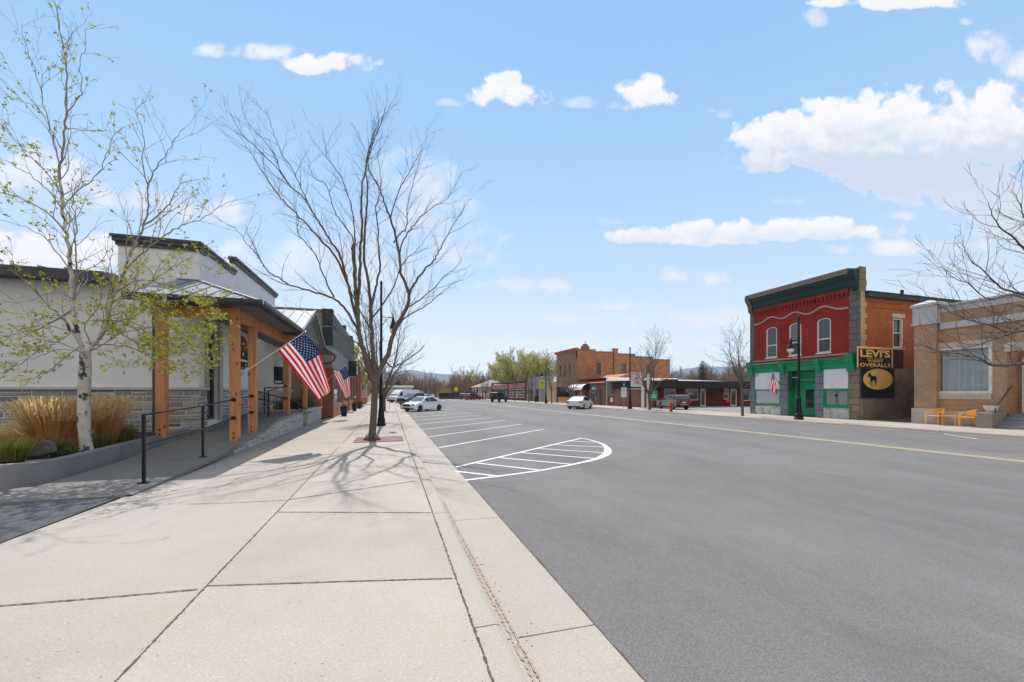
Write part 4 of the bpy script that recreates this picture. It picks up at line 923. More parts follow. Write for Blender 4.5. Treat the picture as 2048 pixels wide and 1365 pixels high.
b=MB(); b.box(FX+.46,FX+.499,18.75,19.65,.05,2.1); o=b.build('door',K['green'],B); b=MB(); b.box(FX+.44,FX+.459,18.95,19.45,.55,1.75); b.build('pane',K['glass'],o)
b=MB(); b.box(FX-.005,FX+.1,20.0,20.3,1.75,2.95); b.build('shutter',K['dkgreen'],B)
# painted signs on the side wall
p0,p1=AY(1712.5,693,Ya),AY(1783.5,753,Ya); x0,x1,z0,z1=p0.x,p1.x,2.97,AY(1712.5,693,Ya).z
S=thing('painted_sign','square black sign with big yellow letters WAIST OVERALLS on the orange side wall','sign',((x0+x1)/2,Ya,z0))
b=MB(); b.box(x0+.09,x1-.09,Ya-.05,Ya-.036,z0,z1-.12); b.build('panel',K['sign_black'],S)
b=MB(); b.box(x0,x1,Ya-.055,Ya-.036,z1-.12,z1); b.box(x0,x0+.09,Ya-.055,Ya-.036,z0,z1-.121); b.box(x1-.09,x1,Ya-.055,Ya-.036,z0,z1-.121); b.build('border',K['sign_yellow'],S)
xc=(x0+x1)/2; ww=x1-x0; hh=z1-z0
def fit(s,wid,hgt,zb,bold,fat=True):
    o=text(s,1.0,K['sign_yellow'],(0,0,0),'-y',None,'lettering',1.0,bold,.002)
    xs=[v.co.x for v in o.data.vertices]; zs=[v.co.z for v in o.data.vertices]; kx=wid/(max(xs)-min(xs)); kz=hgt/(max(zs)-min(zs)); mx=(max(xs)+min(xs))/2; mz=min(zs); off=wloc(S)
    for v in o.data.vertices: v.co=Vector((xc+(v.co.x-mx)*kx,Ya-.054+v.co.y,zb+(v.co.z-mz)*kz))-off
    o.parent=S; return o
fit("LEVI'S",ww*.84,hh*.37,z0+hh*.50,.035); fit("MEN'S & YOUTHS",ww*.44,hh*.055,z0+hh*.395,.01); fit('WAIST',ww*.43,hh*.105,z0+hh*.265,.022); fit('OVERALLS',ww*.86,hh*.185,z0+hh*.035,.022)
p0,p1=AY(1721.5,754,Ya-.1),AY(1787,796,Ya-.1); x0,x1,z0,z1=p0.x,p1.x,p1.z,2.93
S=thing('painted_sign','black panel with a yellow oval and a small dark horse, under the lettered sign','sign',((x0+x1)/2,Ya,z0))
b=MB(); b.box(x0,x1,Ya-.15,Ya-.102,z0,z1); b.build('panel',K['sign_black'],S)
cx_,cz_=(x0+x1)/2-.03,z0+(z1-z0)*.63; rx,rz=(x1-x0)*.45,(z1-z0)*.35
b=MB(); b.prism([(cx_+rx*math.cos(t*math.pi/24),cz_+rz*math.sin(t*math.pi/24)) for t in range(48)],'y',Ya-.158,Ya-.151); b.build('oval',K['sign_yellow'],S)
hp=[(0,.62),(.06,.78),(.16,.97),(.22,1.0),(.24,.92),(.34,.84),(.42,.72),(.55,.70),(.72,.73),(.84,.70),(.92,.62),(.97,.45),(.95,.22),(.91,.2),(.90,.45),(.86,.52),(.84,.38),(.87,.2),(.84,.02),(.78,.02),(.80,.2),(.75,.36),(.72,.42),(.55,.40),(.50,.38),(.47,.2),(.48,.0),(.42,0),(.41,.2),(.40,.36),(.33,.32),(.27,.22),(.30,.12),(.25,.1),(.21,.22),(.28,.36),(.30,.46),(.26,.58),(.20,.68),(.12,.70),(.05,.58)]
hs=rz*1.35; hx=cx_-rx*.72; hzz=cz_-rz*.66
b=MB(); b.prism([(hx+p[0]*hs*.98,hzz+p[1]*hs) for p in hp],'y',Ya-.166,Ya-.159); b.build('horse_emblem',K['sign_black'],S)
# flag at the green entrance is added with the other flags
# --- tan brick building with curtain window
Yt=13.45
B=thing('tan_building','low tan brick building with pale stone bands and a big curtained window','building',(FX,8,0))
HZ=5.75
EN1=YX(2012,FX); EN0=EN1-2.2
wy0,wy1=YX(1968+9,FX),YX(1868,FX); wz0,wz1=1.5,3.55
b=MB(); wallgrid(b,'x',FX,EN1,Yt-.9,.65,HZ-.35,[(wy0-.12,wy1+.12,wz0-.02,wz1+.15)],.2,-1); b.box(FX+.9,FX+14,Yt-.3,Yt,0,HZ-.1); wallgrid(b,'x',FX+.0,-2,EN0,.65,HZ-.35)
b.box(FX+.0,FX+.3,EN0,EN1,3.3,HZ-.35); b.box(FX+.9,FX+1.1,EN0-.2,EN1+.2,.3,3.3)
b.box(FX+.001,FX+.9,EN1-.02,EN1,.0,3.3); b.box(FX+.001,FX+.9,EN0,EN0+.02,0,3.3)
b.build('wall',K['tan_brick'],B)
b=MB(); b.box(FX-.22,FX+.5,Yt-.88,Yt-.02,.75,4.95); b.build('corner_pier',K['tan_brick'],B)
b=MB(); b.box(FX-.3,FX+.55,Yt-.95,Yt+.05,-.05,.75); b.box(FX-.06,FX+.1,EN1,Yt-.95,-.05,.66); b.box(FX-.06,FX+.1,-2,EN0,-.05,.66); b.build('plinth',K['tan_stone'],B)
b=MB(); b.box(FX-.27,FX+.55,Yt-.93,Yt+.02,4.95,5.8); b.box(FX-.36,FX+.6,Yt-1.02,Yt+.08,5.8,5.92); b.add([(FX-.36,Yt-1.02,5.92),(FX+.6,Yt-1.02,5.92),(FX+.6,Yt+.08,5.92),(FX-.36,Yt+.08,5.92),(FX+.1,Yt-.45,6.15)],[(0,1,4),(1,2,4),(2,3,4),(3,0,4)]); b.box(FX-.33,FX+.57,Yt-.98,Yt+.05,4.9,4.99); b.build('pier_cap',K['ledge'],B)
b=MB(); b.box(FX-.10,FX+.25,-2,Yt-.95,4.6,4.9); b.box(FX-.04,FX+.25,-2,Yt-.95,HZ-.35,HZ-.06); b.box(FX-.16,FX+.35,-2,Yt-.95,HZ-.06,HZ+.03); b.build('stone_band',K['ledge'],B)
b=MB(); b.box(FX-.02,FX+.02,-2,Yt-.9,4.901,HZ-.36); b.build('frieze',K['tan_brick'],B)
b=MB(); b.box(FX-.05,FX+.2,wy0-.1,wy1+.25,wz0-.28,wz0-.021); b.box(FX-.04,FX+.15,wy0-.12,wy1+.12,wz1+.151,wz1+.38); b.build('sill',K['tan_stone'],B)
b=MB(); b.box(FX-.03,FX+.15,EN1,Yt-.95,.661,.9); b.build('lower_band',K['tan_brick'],B)
o=window(B,'x',FX,-1,wy0-.12,wy1+.12,wz0-.02,wz1+.15,K['frame_white'],K['clear'],.13,.14,ft=.12)
c=MB(); nn=90; vs=[]
for i in range(nn+1):
    y=wy0+(wy1-wy0)*i/nn; x=FX+.26+.055*math.sin(i*.62+.9*math.sin(i*.23))+.03*math.sin(i*.31); vs+=[(x,y,wz0-.1),(x,y,wz1+.2)]
c.add(vs,[(2*i,2*i+2,2*i+3,2*i+1) for i in range(nn)]); c.build('curtain',K['curtain'],B,smooth=4)
b=MB(); b.box(FX+.9,FX+.95,wy0-.5,wy1+.5,wz0-.5,wz1+.5); b.build('room_wall',K['greyrender'],B)
d=MB(); d.box(FX+.8,FX+.899,EN0+.3,EN1-.15,.6,3.1); o=d.build('door',K['frame_white'],B); d=MB(); d.box(FX+.78,FX+.799,EN1-.75,EN1-.4,1.3,2.9); d.build('pane',K['glass'],o)
b=MB(); b.box(FX-.02,FX+.02,EN0-.05,EN1+.05,3.31,3.7); b.build('entrance_lintel',K['tan_stone'],B)
b=MB()
for i in range(4): b.box(FX-.85+i*.3,FX+.9,EN0+.05,EN1-.05,-.02+i*.16,.14+i*.16)
struct(b.build('steps',K['conc_dark']))
# plinth block with bowl, rail
BY=(EN1-.04+YX(1953,FX-1.1))/2; BX=FX-.6
S=thing('planter_block','square stained concrete block beside the tan building steps','block',(25.0,10,0))
b=MB(); b.box(FX-1.1,FX-.065,EN1-.04,YX(1953,FX-1.1),0,.66); b.build('block',K['found'],S,bevel=.02)
S=thing('planter_bowl','round white glazed bowl planter on the concrete block','planter',(24.85,10,.66))
b=MB(); b.lathe((BX,BY,.66),[(.10,0),(.115,.02),(.155,.06),(.195,.15),(.22,.24),(.235,.28),(.235,.30),(.21,.30),(.19,.25),(.1,.2)],28); b.build('bowl',K['bowl'],S,smooth=.7)
b=MB(); b.lathe((BX,BY,.98),[(.18,-.09),(.15,-.07),(.02,-.06)],20); b.build('soil',K['soil'],S)
S=thing('stair_rail','rusty bent pipe handrail rising from the block to the entrance','handrail',(25.2,10,.66))
b=MB(); b.tube([(FX-.7,EN1+.03,.66),(FX-.7,EN1+.03,1.0),(FX-.6,EN1+.03,1.06),(FX-.4,EN1+.03,1.1),(FX+.1,EN1-.1,1.75),(FX+.2,EN1-.1,1.78),(FX+.3,EN1-.08,1.78)],.024,8); b.build('rail',K['rail_brown'],S,smooth=.8)
# yellow chairs and table
def chair(loc,rz,label):
    t=thing('patio_chair',label,'chair',loc,'yellow patio chairs'); t.rotation_euler.z=rz
    w_=.27
    f=MB(); pts=[(w_*math.sin(R(a)),-.05+.28*math.cos(R(a))*-1,.78-.0*abs(a)) for a in range(-100,101,20)]
    P=[(-w_,.26,0),(-w_,.25,.62)]+[( -w_*math.cos(R(a))*1.0, .1-.34*math.sin(R(a)), .64+.14*math.sin(R(a))) for a in range(0,181,15)]+[(w_,.25,.62),(w_,.26,0)]
    f.tube(P,.016,8); f.build('frame',K['yellow_metal'],t,smooth=.8,local=True)
    for x in(-.22,.22):
        l=MB(); l.tube([(x,-.16,.42),(x*1.1,-.26,0)],.015,8); l.build('leg',K['yellow_metal'],t,local=True)
    s=MB(); s.box(-.25,.25,-.2,.25,.41,.435); s.build('seat',K['yellow_metal'],t,local=True,bevel=.01)
    m=MB(); rg=random.Random(4); 
    for i in range(13):
        a=R(10+160*i/12); x,y=-.25*math.cos(a),.1-.32*math.sin(a); zt=.64+.14*math.sin(a)
        m.beam((x,y,.44+.06),(x+rg.uniform(-.05,.05),y,zt),.022,.01)
    for k in(.35,.68):
        for i in range(12):
            a=R(10+160*i/12);a2=R(10+160*(i+1)/12); z1=.5+(.14+.14*math.sin(a))*k+.03*(i%2); z2=.5+(.14+.14*math.sin(a2))*k+.03*((i+1)%2)
            m.beam((-.25*math.cos(a),.1-.32*math.sin(a),z1),(-.25*math.cos(a2),.1-.32*math.sin(a2),z2),.022,.012)
    m.build('back_lattice',K['yellow_metal'],t,local=True); return t
cp=AX(1872,845,FX-.62); chair((FX-.62,YX(1874,FX-.62),0),R(75),'yellow metal patio chair nearest the corner pier, turned to the street')
chair((FX-.72,YX(1937,FX-.72),0),R(20),'yellow metal patio chair beside the concrete block, turned sideways')
yt=YX(1903,FX-.62)
S=thing('side_table','small square yellow metal table between the two chairs','table',(FX-.62,yt,0))
b=MB(); b.box(FX-.84,FX-.4,yt-.24,yt+.24,.43,.46); b.build('tabletop',K['yellow_metal'],S)
for sx in(-.2,.2):
    for sy in(-.22,.22): b=MB(); b.box(FX-.62+sx-.013,FX-.62+sx+.013,yt+sy-.013,yt+sy+.013,0,.43); b.build('leg',K['yellow_metal'],S)
# --- strip mall
Ys=37.4
B=thing('strip_building','low dark red brick strip building with black ribbed mansard band','building',(32,40,0))
b=MB(); 
def hx(u0,u1): return XY(u0,Ys),XY(u1,Ys)
op=[]
for u0,u1,z0,z1 in((1280,1298,.95,2.0),(1328,1352,1.1,2.0),(1371,1397,.7,2.0),(1401,1412,.0,2.0),(1448,1458,.8,2.0),(1461,1474,.0,2.0),(1486,1500,.6,2.0)):
    a,c=hx(u0,u1); op.append((a,c,z0,z1))
wallgrid(b,'y',Ys,FX+.0,48,-.25,2.05,op,.1,-1); b.build('wall',K['dark_brick'],B)
b=MB(); b.box(FX-.02,FX+.3,Ys-.01,42.0,-.1,2.06); b.box(FX-.02,27.4,Ys-.35,Ys-.011,-.1,2.06); b.build('brick_pier',K['brown_paint'],B)
for i,(a,c,z0,z1) in enumerate(op):
    if i in(3,5): window(B,'y',Ys,-1,a,c,z0,z1,K['frame_white'],K['glass'],.13,.1,name='door')
    elif i==0: 
        q=MB(); q.box(a,c,Ys+.03,Ys+.06,z0,z1); q.build('board',K['tanrender'],B)
    else: window(B,'y',Ys,-1,a,c,z0,z1,K['frame_white'],K['glass'],.08,.1,vm=(.2,) if i==2 else (),hm=(.5,) if i==4 else ())
a,c,z0,z1=op[2]; o=text('XK',.42,K['white'],(a+(c-a)*.36,Ys+.055,1.35),'-y',B,'window_lettering',1,.01,.002); text('Cast',.24,K['white'],(a+(c-a)*.56,Ys+.055,1.35),'-y',B,'window_lettering',1,.004,.002)
a,c,z0,z1=op[4]; q=MB(); q.box(a-.05,c+.1,Ys-.3,Ys-.02,z0-.35,z0-.05); q.build('window_box',K['hydrant'],B)
b=MB(); b.box(FX-.32,48,Ys-1.0,Ys-.4,2.05,2.07); b.box(FX-.3,FX+.2,Ys-.4,42.0,2.05,2.07)
x=FX-.3
while x<48: b.box(x,x+.16,Ys-1.05,Ys-.95,2.05,2.86); b.box(x+.16,x+.3,Ys-1.0,Ys-.95,2.05,2.86); x+=.3
y=Ys-1.0
while y<42: b.box(FX-.35,FX-.25,y,y+.16,2.05,2.86); b.box(FX-.3,FX-.25,y+.16,y+.3,2.05,2.86); y+=.3
b.box(FX-.25,48,Ys-.95,Ys-.9,2.04,2.85)
b.build('mansard',K['mansard'],B)
b=MB(); b.add([(FX-.24,Ys-.9,2.86),(48,Ys-.9,2.86),(48,43.5,3.0),(FX-.24,43.5,3.0)],[(0,1,2,3)])
b.box(FX-.1,35.8,43.5,43.8,2.95,3.45); b.add([(FX-.1,43.5,3.45),(35.8,43.5,3.3),(44,40,2.9),(44,52,3.3),(FX-.1,52,3.5)],[(0,1,2,3,4)]); b.add([(35.8,43.5,3.3),(35.8,43.5,2.9),(44,40,2.88),(44,40,2.92)],[(0,1,2,3)]); b.build('roof',K['white_roof'],B)
b=MB(); b.box(FX+.0,34,43.8,44.0,-.1,2.94); b.build('rear_wall',K['beige'],B)
b=MB(); q=XY(1341,42); b.box(q-.8,q+.8,41.6,42.4,2.85,3.25); b.build('roof_unit',K['sign_black'],B)
S=thing('wall_shed','brown boarded lean-to shed with pale notice beside the strip building','shed',(FX,43,0))
y0,y1=42.1,43.75; b=MB(); b.box(FX+.1,FX+1.6,y0,y1,0,1.25); b.build('wall',K['shed'],S)
b=MB(); b.add([(FX-.1,y0-.1,1.22),(FX-.1,y1+.1,1.22),(FX+1.7,y1+.1,1.75),(FX+1.7,y0-.1,1.75),(FX-.1,y0-.1,1.28),(FX-.1,y1+.1,1.28),(FX+1.7,y1+.1,1.81),(FX+1.7,y0-.1,1.81)],[(0,1,2,3),(4,5,6,7),(0,3,7,4),(0,1,5,4)]); b.build('roof',K['greyrender'],S)
b=MB(); b.box(FX+.08,FX+.099,42.6,43.1,.45,1.0); b.build('notice',K['white_board'],S)
# --- brown shop with awning
B=thing('awning_shop','one-storey brown shop with rust orange roof in front of the tall brick wall','building',(FX,48,0))
y0,y1=44.1,51.9
u=lambda a:YX(a,FX)
b=MB(); op=[(u(1177),u(1169.5),.1,2.1),(u(1194.5),u(1185.5),.55,1.95),(u(1205),u(1198.5),.0,2.0)]
wallgrid(b,'x',FX,y0,y1,-.05,2.85,op,.12,-1); b.box(FX+.01,FX+5,y0,y0+.2,-.05,2.85); b.build('wall',K['brown_paint'],B)
window(B,'x',FX,-1,*op[0],K['frame_dark'],K['glass'],.08,.12,vm=(.5,),name='door'); window(B,'x',FX,-1,*op[1],K['frame_dark'],K['glass_grey'],.06,.12)
b=MB(); b.box(FX+.08,FX+.12,op[2][0],op[2][1],0,2.0); b.build('side_door',K['teal_door'],B)
b=MB(); b.add([(FX-.35,y0-.1,2.86),(FX-.35,y1,2.86),(FX+3.2,y1-.2,4.0),(FX+3.2,y0-.1,4.0),(FX-.35,y0-.1,2.76),(FX-.35,y1,2.76),(FX+3.2,y0-.1,2.76)],[(0,1,2,3),(0,1,5,4),(0,3,6,4)]); b.build('roof',K['orange_roof'],B)
ya_,yb_=u(1179),u(1149.5)
b=MB(); pr=[(FX-.001-1.15*math.sin(R(t)),1.95+.85*math.cos(R(t))) for t in range(0,91,10)]
n=len(pr); b.add([(x,ya_,z) for x,z in pr]+[(x,yb_,z) for x,z in pr],[(i,i+1,n+i+1,n+i) for i in range(n-1)]); o=b.build('awning',K['white_board'],B,smooth=4)
b=MB(); b.add([(x,ya_-.002,z) for x,z in pr]+[(FX-.001,ya_-.002,1.95)],[tuple(range(n+1))]); b.build('awning_end',K['sign_black'],o)
b=MB(); 
for i,(a,l) in enumerate(((.2,.5),(.34,.9),(.55,1.2))): b.box(FX-1.13-.0,FX-1.12,ya_+a*(yb_-ya_),ya_+a*(yb_-ya_)+l*.5,2.1+.0,2.3)
b.build('awning_lettering',K['grey'],o)
S=thing('wall_sign','hexagonal grey green sign with pale mountain emblem beside the awning','sign',(FX,46.6,2.3))
yc_=u(1189); b=MB(); b.prism([(yc_+.85*math.sin(R(t)),2.18+.78*math.cos(R(t))) for t in range(0,360,45)],'x',FX-.12,FX-.03); b.build('board',K['greyrender'],S)
b=MB(); b.prism([(yc_+.72*math.sin(R(t)),2.18+.66*math.cos(R(t))) for t in range(0,360,45)],'x',FX-.135,FX-.121); b.build('face',M('sage_sign',(.09,.14,.115),.6),S)
b=MB(); b.prism([(yc_+.45,2.0),(yc_+.15,2.42),(yc_+.02,2.22),(yc_-.15,2.36),(yc_-.45,2.0)],'x',FX-.142,FX-.136); b.build('emblem',K['white_board'],S)
S=thing('barrel_sign','orange square notice on the brown shop wall','sign',(FX,50,1.5)); b=MB(); b.box(FX-.06,FX-.002,u(1165.5),u(1161),1.2,1.8); b.build('board',K['orange_panel'],S)
# --- two storey rust brick building
Yr,Yl=52.0,59.4
B=thing('brick_building','two-storey rust brick building with stepped side parapet and chimney','building',(FX,56,0))
ww_=[u(1120.5),u(1129.5),u(1139)]
b=MB(); wallgrid(b,'x',FX,Yr,Yl,2.8,7.6,[(y-.33,y+.33,4.0,5.9) for y in ww_],.2,-1); b.build('front_wall',K['buff_brick'],B)
b=MB(); steps=[(1154,1191,7.75),(1191,1227,7.5),(1227,1236,8.0),(1236,1270,7.3),(1270,1306,6.95),(1306,1340,6.6)]
hs_=[(XY(1192.5,Yr),XY(1202,Yr),4.2,5.9),(XY(1242.5,Yr),XY(1252,Yr),4.0,5.85),(XY(1292,Yr),XY(1300,Yr),4.0,5.8)]
wallgrid(b,'y',Yr,FX,XY(1340,Yr),-.1,6.55,hs_,.2,-1)
for a,c,z in steps: b.box(max(FX,XY(a,Yr)),XY(c,Yr),Yr+.001,Yr+.35,6.55,z)
b.build('side_wall',K['rust_brick'],B)
b=MB()
for a,c,z in steps: b.box(max(FX,XY(a,Yr))-.05,XY(c,Yr)+.05,Yr-.06,Yr+.42,z,z+.12)
b.build('coping',K['fascia_brown'],B)
for h in hs_: window(B,'y',Yr,-1,*h,K['frame_dark'],K['glass'] if h is hs_[0] else K['glass_blue'],.09,.2,hm=(.5,))
for y in ww_: window(B,'x',FX,-1,y-.33,y+.33,4.0,5.9,K['frame_dark'],K['glass'],.07,.2,hm=(.5,))
b=MB(); b.prism([(FX+.2,7.6),(FX-.12,7.6),(FX-.4,7.9),(FX-.42,8.0),(FX+.2,8.05)],'y',Yr-.1,Yl+.1); b.build('cornice',K['orange_roof'],B)
b=MB(); b.tube([(XY(1227,Yr),Yr-.08,7.5),(XY(1227,Yr),Yr-.08,2.5)],.07,6); b.build('downspout',K['rail_brown'],B)
b=MB(); q=XY(1170.5,Yr+3); b.box(q-.5,q+.5,Yr+2.6,Yr+3.5,7.2,8.7); b.box(q-.3,q+.3,Yr+2.8,Yr+3.3,8.7,9.0); b.tube([(q,Yr+3,9.0),(q,Yr+3,9.5)],.06,6); b.build('chimney',K['rust_brick'],B)
b=MB(); b.box(FX-.03,FX+.3,Yr,Yl,2.55,2.85); b.build('shop_fascia',K['pink_band'],B)
b=MB(); b.box(FX-.03,FX+.3,Yr,Yr+.6,0,2.54); b.box(FX-.03,FX+.3,Yl-.6,Yl,0,2.54); b.build('pier',K['dark_brick'],B)
window(B,'x',FX+.02,-1,Yr+.6,Yl-.6,.9,2.5,K['frame_dark'],K['glass'],.08,.1,vm=(.33,.66),name='shop_window')
b=MB(); b.box(FX+.0,FX+.3,Yr+.6,Yl-.6,.25,.88); b.build('shop_panel',K['orange_panel'],B); b=MB(); b.box(FX-.01,FX+.3,Yr+.6,Yl-.6,-.05,.249); b.build('plinth',K['tan_stone'],B)
# --- tan, grey, pink banded and far corner buildings
B=thing('tan_shop','flat tan rendered shop wall with white roof unit behind street lamp','building',(FX,61.5,0))
b=MB(); b.box(FX,FX+8,59.5,63.8,-.1,3.35); b.build('wall',K['tanrender'],B); b=MB(); b.box(FX-.05,FX+8,59.45,63.8,3.351,3.45); b.build('coping',K['white_roof'],B); b=MB(); b.box(FX+1,FX+6,60.2,63,3.46,4.3); b.build('roof_unit',K['white_roof'],B)
B=thing('grey_shop','grey rendered shop with recessed doorway between tan and pink-banded shops','building',(FX,69,0))
b=MB(); wallgrid(b,'x',FX,63.9,74.0,-.1,4.5,[(u(1067),u(1057.5),0,2.2),(u(1077),u(1070),.8,2.3)],.5,-1); b.box(FX+.01,FX+9,63.9,64.1,-.1,4.5); b.build('wall',K['greyrender'],B)
b=MB(); b.box(FX+.5,FX+.6,u(1067),u(1057.5),0,2.2); b.build('door',K['shed'],B); window(B,'x',FX,-1,u(1077),u(1070),.8,2.3,K['frame_grey'],K['glass'],.07,.3)
b=MB(); b.box(FX-.06,FX+.3,63.85,74,4.5,4.62); b.build('coping',K['soffit'],B)
B=thing('banded_shop','long low shop with faded pink fascia and gridded windows under the willows','building',(FX,88,0))
b=MB(); b.box(FX,FX+9,74.1,102,2.35,2.5); 
for y in(74.1,86.5,101.4): b.box(FX-.1,FX+.3,y,y+.9,-.1,3.9)
b.box(FX,FX+.3,75,86.5,-.1,.6); b.box(FX,FX+.3,87.4,90,-.1,.6)
b.build('wall',K['dark_brick'],B)
b=MB(); b.box(FX-.03,FX+.4,75.0,86.49,2.51,3.6); b.box(FX-.03,FX+.4,87.41,101.39,2.51,3.6); b.build('fascia',K['pink_band'],B)
b=MB(); b.box(FX-.15,FX+9,74,102.3,3.91,4.2); b.build('roof_edge',K['fascia_brown'],B)
for a,c in((75.0,80.5),(80.8,86.5)): window(B,'x',FX,-1,a,c,.6,2.35,K['frame_white'],K['glass'],.09,.1,vm=(.25,.5,.75),hm=(.33,.66))
window(B,'x',FX,-1,90,101.4,.0,2.35,K['frame_dark'],K['glass'],.1,.1,vm=(.2,.5,.7),name='shop_window')
b=MB(); b.lathe((FX-.6,YX(977,FX-.6),0),[(.3,0),(.42,.2),(.42,.5),(.3,.7)],12); o=b.build('barrel',K['pumpkin']); tag(o,'round orange barrel standing outside the pink-banded shop','barrel')
B=thing('corner_building','small white-columned corner building with dark hipped roof and black awning','building',(FX,112,0))
b=MB(); b.box(FX,FX+10,106,124,-.1,3.4); b.build('wall',K['beige'],B)
b=MB(); cx1=FX-1.6
b.add([(cx1,105,3.3),(FX+9,105,3.3),(FX+9,124,3.3),(cx1,124,3.3),(FX+1.5,110,5.3),(FX+5,118,5.3)],[(0,1,4),(1,5,4),(1,2,5),(2,3,5),(3,0,4,5),(0,1,2,3)]); b.build('roof',K['greyrender'],B)
for y in(106,109,112,116,120): b=MB(); b.tube([(FX-1.3,y,0),(FX-1.3,y,3.3)],.2,10); b.build('column',K['frame_white'],B)
b=MB(); b.add([(FX-1.7,112.5,1.9),(FX-1.7,121,1.9),(FX-.1,121,2.9),(FX-.1,112.5,2.9)],[(0,1,2,3)]); b.box(FX-1.7,FX-1.65,112.5,121,1.5,1.9); b.build('awning',K['sign_black'],B)
S=thing('fence','black panel fence on a low red brick wall at the end of road','fence',(18,114,0))
b=MB(); b.box(13.2,20.0,113.7,114.0,-.15,.45); b.build('brick_base',K['dark_brick'],S); b=MB(); b.box(13.2,20,113.8,113.9,.46,1.6); b.build('panel',K['fence_black'],S)
B=thing('far_house','small white house with grey roof among the far trees','house',(-2,185,0))
b=MB(); b.box(12,17,185,191,-.1,3.2); b.build('wall',K['white_board'],B); b=MB(); b.prism([(11.5,3.2),(14.5,5.2),(17.5,3.2)],'y',184.7,191.3); b.build('roof',K['greyrender'],B)
B=thing('far_house','low pale shed with flat white roof behind the white van','house',(4,128,0))
b=MB(); b.box(-2.5,6.5,128,134,-.1,3.3); b.build('wall',K['beige'],B); b=MB(); b.box(-3,7,127.5,134,3.3,3.9); b.build('roof',K['white_roof'],B)
B=thing('far_house','ochre yellow building low between bare far trees','house',(20,170,0))
b=MB(); b.box(18.5,31,170,176,-.1,4.2); b.build('wall',M('ochre_wall',(.42,.29,.11),.9),B); b=MB(); b.box(18,31.5,169.5,176,4.2,4.6); b.build('roof',K['greyrender'],B)
# ------------------------------------------------------------------ vegetation
def rdir(rg): 
    while True:
        v=Vector((rg.uniform(-1,1),rg.uniform(-1,1),rg.uniform(-1,1)))
        if .1<v.length<1: return v.normalized()
def grow(mb,p,d,L,r,lev,P,rg,leaf=None):
    n=max(3,int(L/P['seg'])); pts=[p]; rads=[r]; dirs=[]
    for i in range(n):
        d=(d+rdir(rg)*P['wig']+Vector((0,0,P['up']*(1 if lev<2 else .6)))).normalized(); p=p+d*(L/n); pts.append(p); rads.append(max(P['rmin'],r*(1-.8*(i+1)/n))); dirs.append(d)
    mb.tube(pts,rads,5 if r>.03 else 3,0,False)
    spawn(mb,pts,rads,lev,P,rg,leaf,L)
def spawn(mb,pts,rads,lev,P,rg,leaf,L,t0=.2,dens=None):
    if leaf is not None and lev<=P.get('leaflev',1):
        for q in pts[1:]:
            if rg.random()<P['leafp']: leaf.append(q+rdir(rg)*.03)
    if lev<=0: return
    k=max(1,int(L*(dens or P['dens'][lev])+rg.random()))
    n=len(pts)-1
    for j in range(k):
        t=t0+(1-t0)*(j+rg.random())/k; x=t*n; i=min(n-1,int(x)); q=pts[i].lerp(pts[i+1],x-i); d0=(pts[i+1]-pts[i]).normalized(); r=rads[i]
        pr=d0.cross(rdir(rg)); 
        if pr.length<.05: continue
        pr.normalize(); a=R(rg.uniform(*P['ang'])); d=d0*math.cos(a)+pr*math.sin(a)
        if d.z<P.get('minz',-.3): d.z=abs(d.z)*.3
        l=L*rg.uniform(*P['len'])*(1.15-.55*t); l=max(l,P.get('lmin',.2)); l=min(l,P.get('lmax',9))
        grow(mb,q,d.normalized(),l,max(P['rmin'],min(r*.62,.0085*l+.001)),lev-1,P,rg,leaf)
def crom(P,k=5):
    out=[]
    for i in range(len(P)-1):
        p0,p1,p2,p3=P[max(0,i-1)],P[i],P[i+1],P[min(len(P)-1,i+2)]
        for j in range(k):
            t=j/k; out.append(.5*((2*p1)+(p2-p0)*t+(2*p0-5*p1+4*p2-p3)*t*t+(3*p1-p0-3*p2+p3)*t**3))
    out.append(P[-1]); return out
def guided(trunk,crown,uv,Y,r0,r1,P,rg,lev,dy=0.0,leaf=None,sp=True,t0=.15,dens=None,rt=.028,jit=.02):
    n=len(uv); pts=[AY(q[0],q[1],Y+(dy*(i/(n-1))**1.2)) for i,q in enumerate(uv)]
    pts=crom(pts,4); m=len(pts)
    pts=[p+(rdir(rg)*jit*min(1,i/6) if i else Vector((0,0,0))) for i,p in enumerate(pts)]
    rads=[r0+(r1-r0)*(i/(m-1))**.8 for i in range(m)]
    k=next((i for i,r in enumerate(rads) if r<rt),m)
    if k>=2: trunk.tube(pts[:min(m,k+1)],rads[:min(m,k+1)],9,0,True)
    if k<m-1: crown.tube(pts[max(0,k):],rads[max(0,k):],5,0,False)
    if sp:
        L=sum((pts[i+1]-pts[i]).length for i in range(m-1)); spawn(crown,pts,rads,lev,P,rg,leaf,L,t0,dens)
def leafquads(mb,pts,size,rg,per=2,droop=.5,narrow=.5):
    for p in pts:
        for k in range(per):
            d=rdir(rg); d.z-=droop; d.normalize(); s=d.cross(rdir(rg))
            if s.length<.1: continue
            l=size*rg.uniform(.6,1.3); s=s.normalized()*l*narrow*.5; q=p+rdir(rg)*size*.4; e=q+d*l; m_=q+d*l*.45
            mb.add([q,m_+s,e,m_-s],[(0,1,2,3)])
def tree_root(name,label,loc,group=None,cat='tree'): return thing(name,label,cat,loc,group)
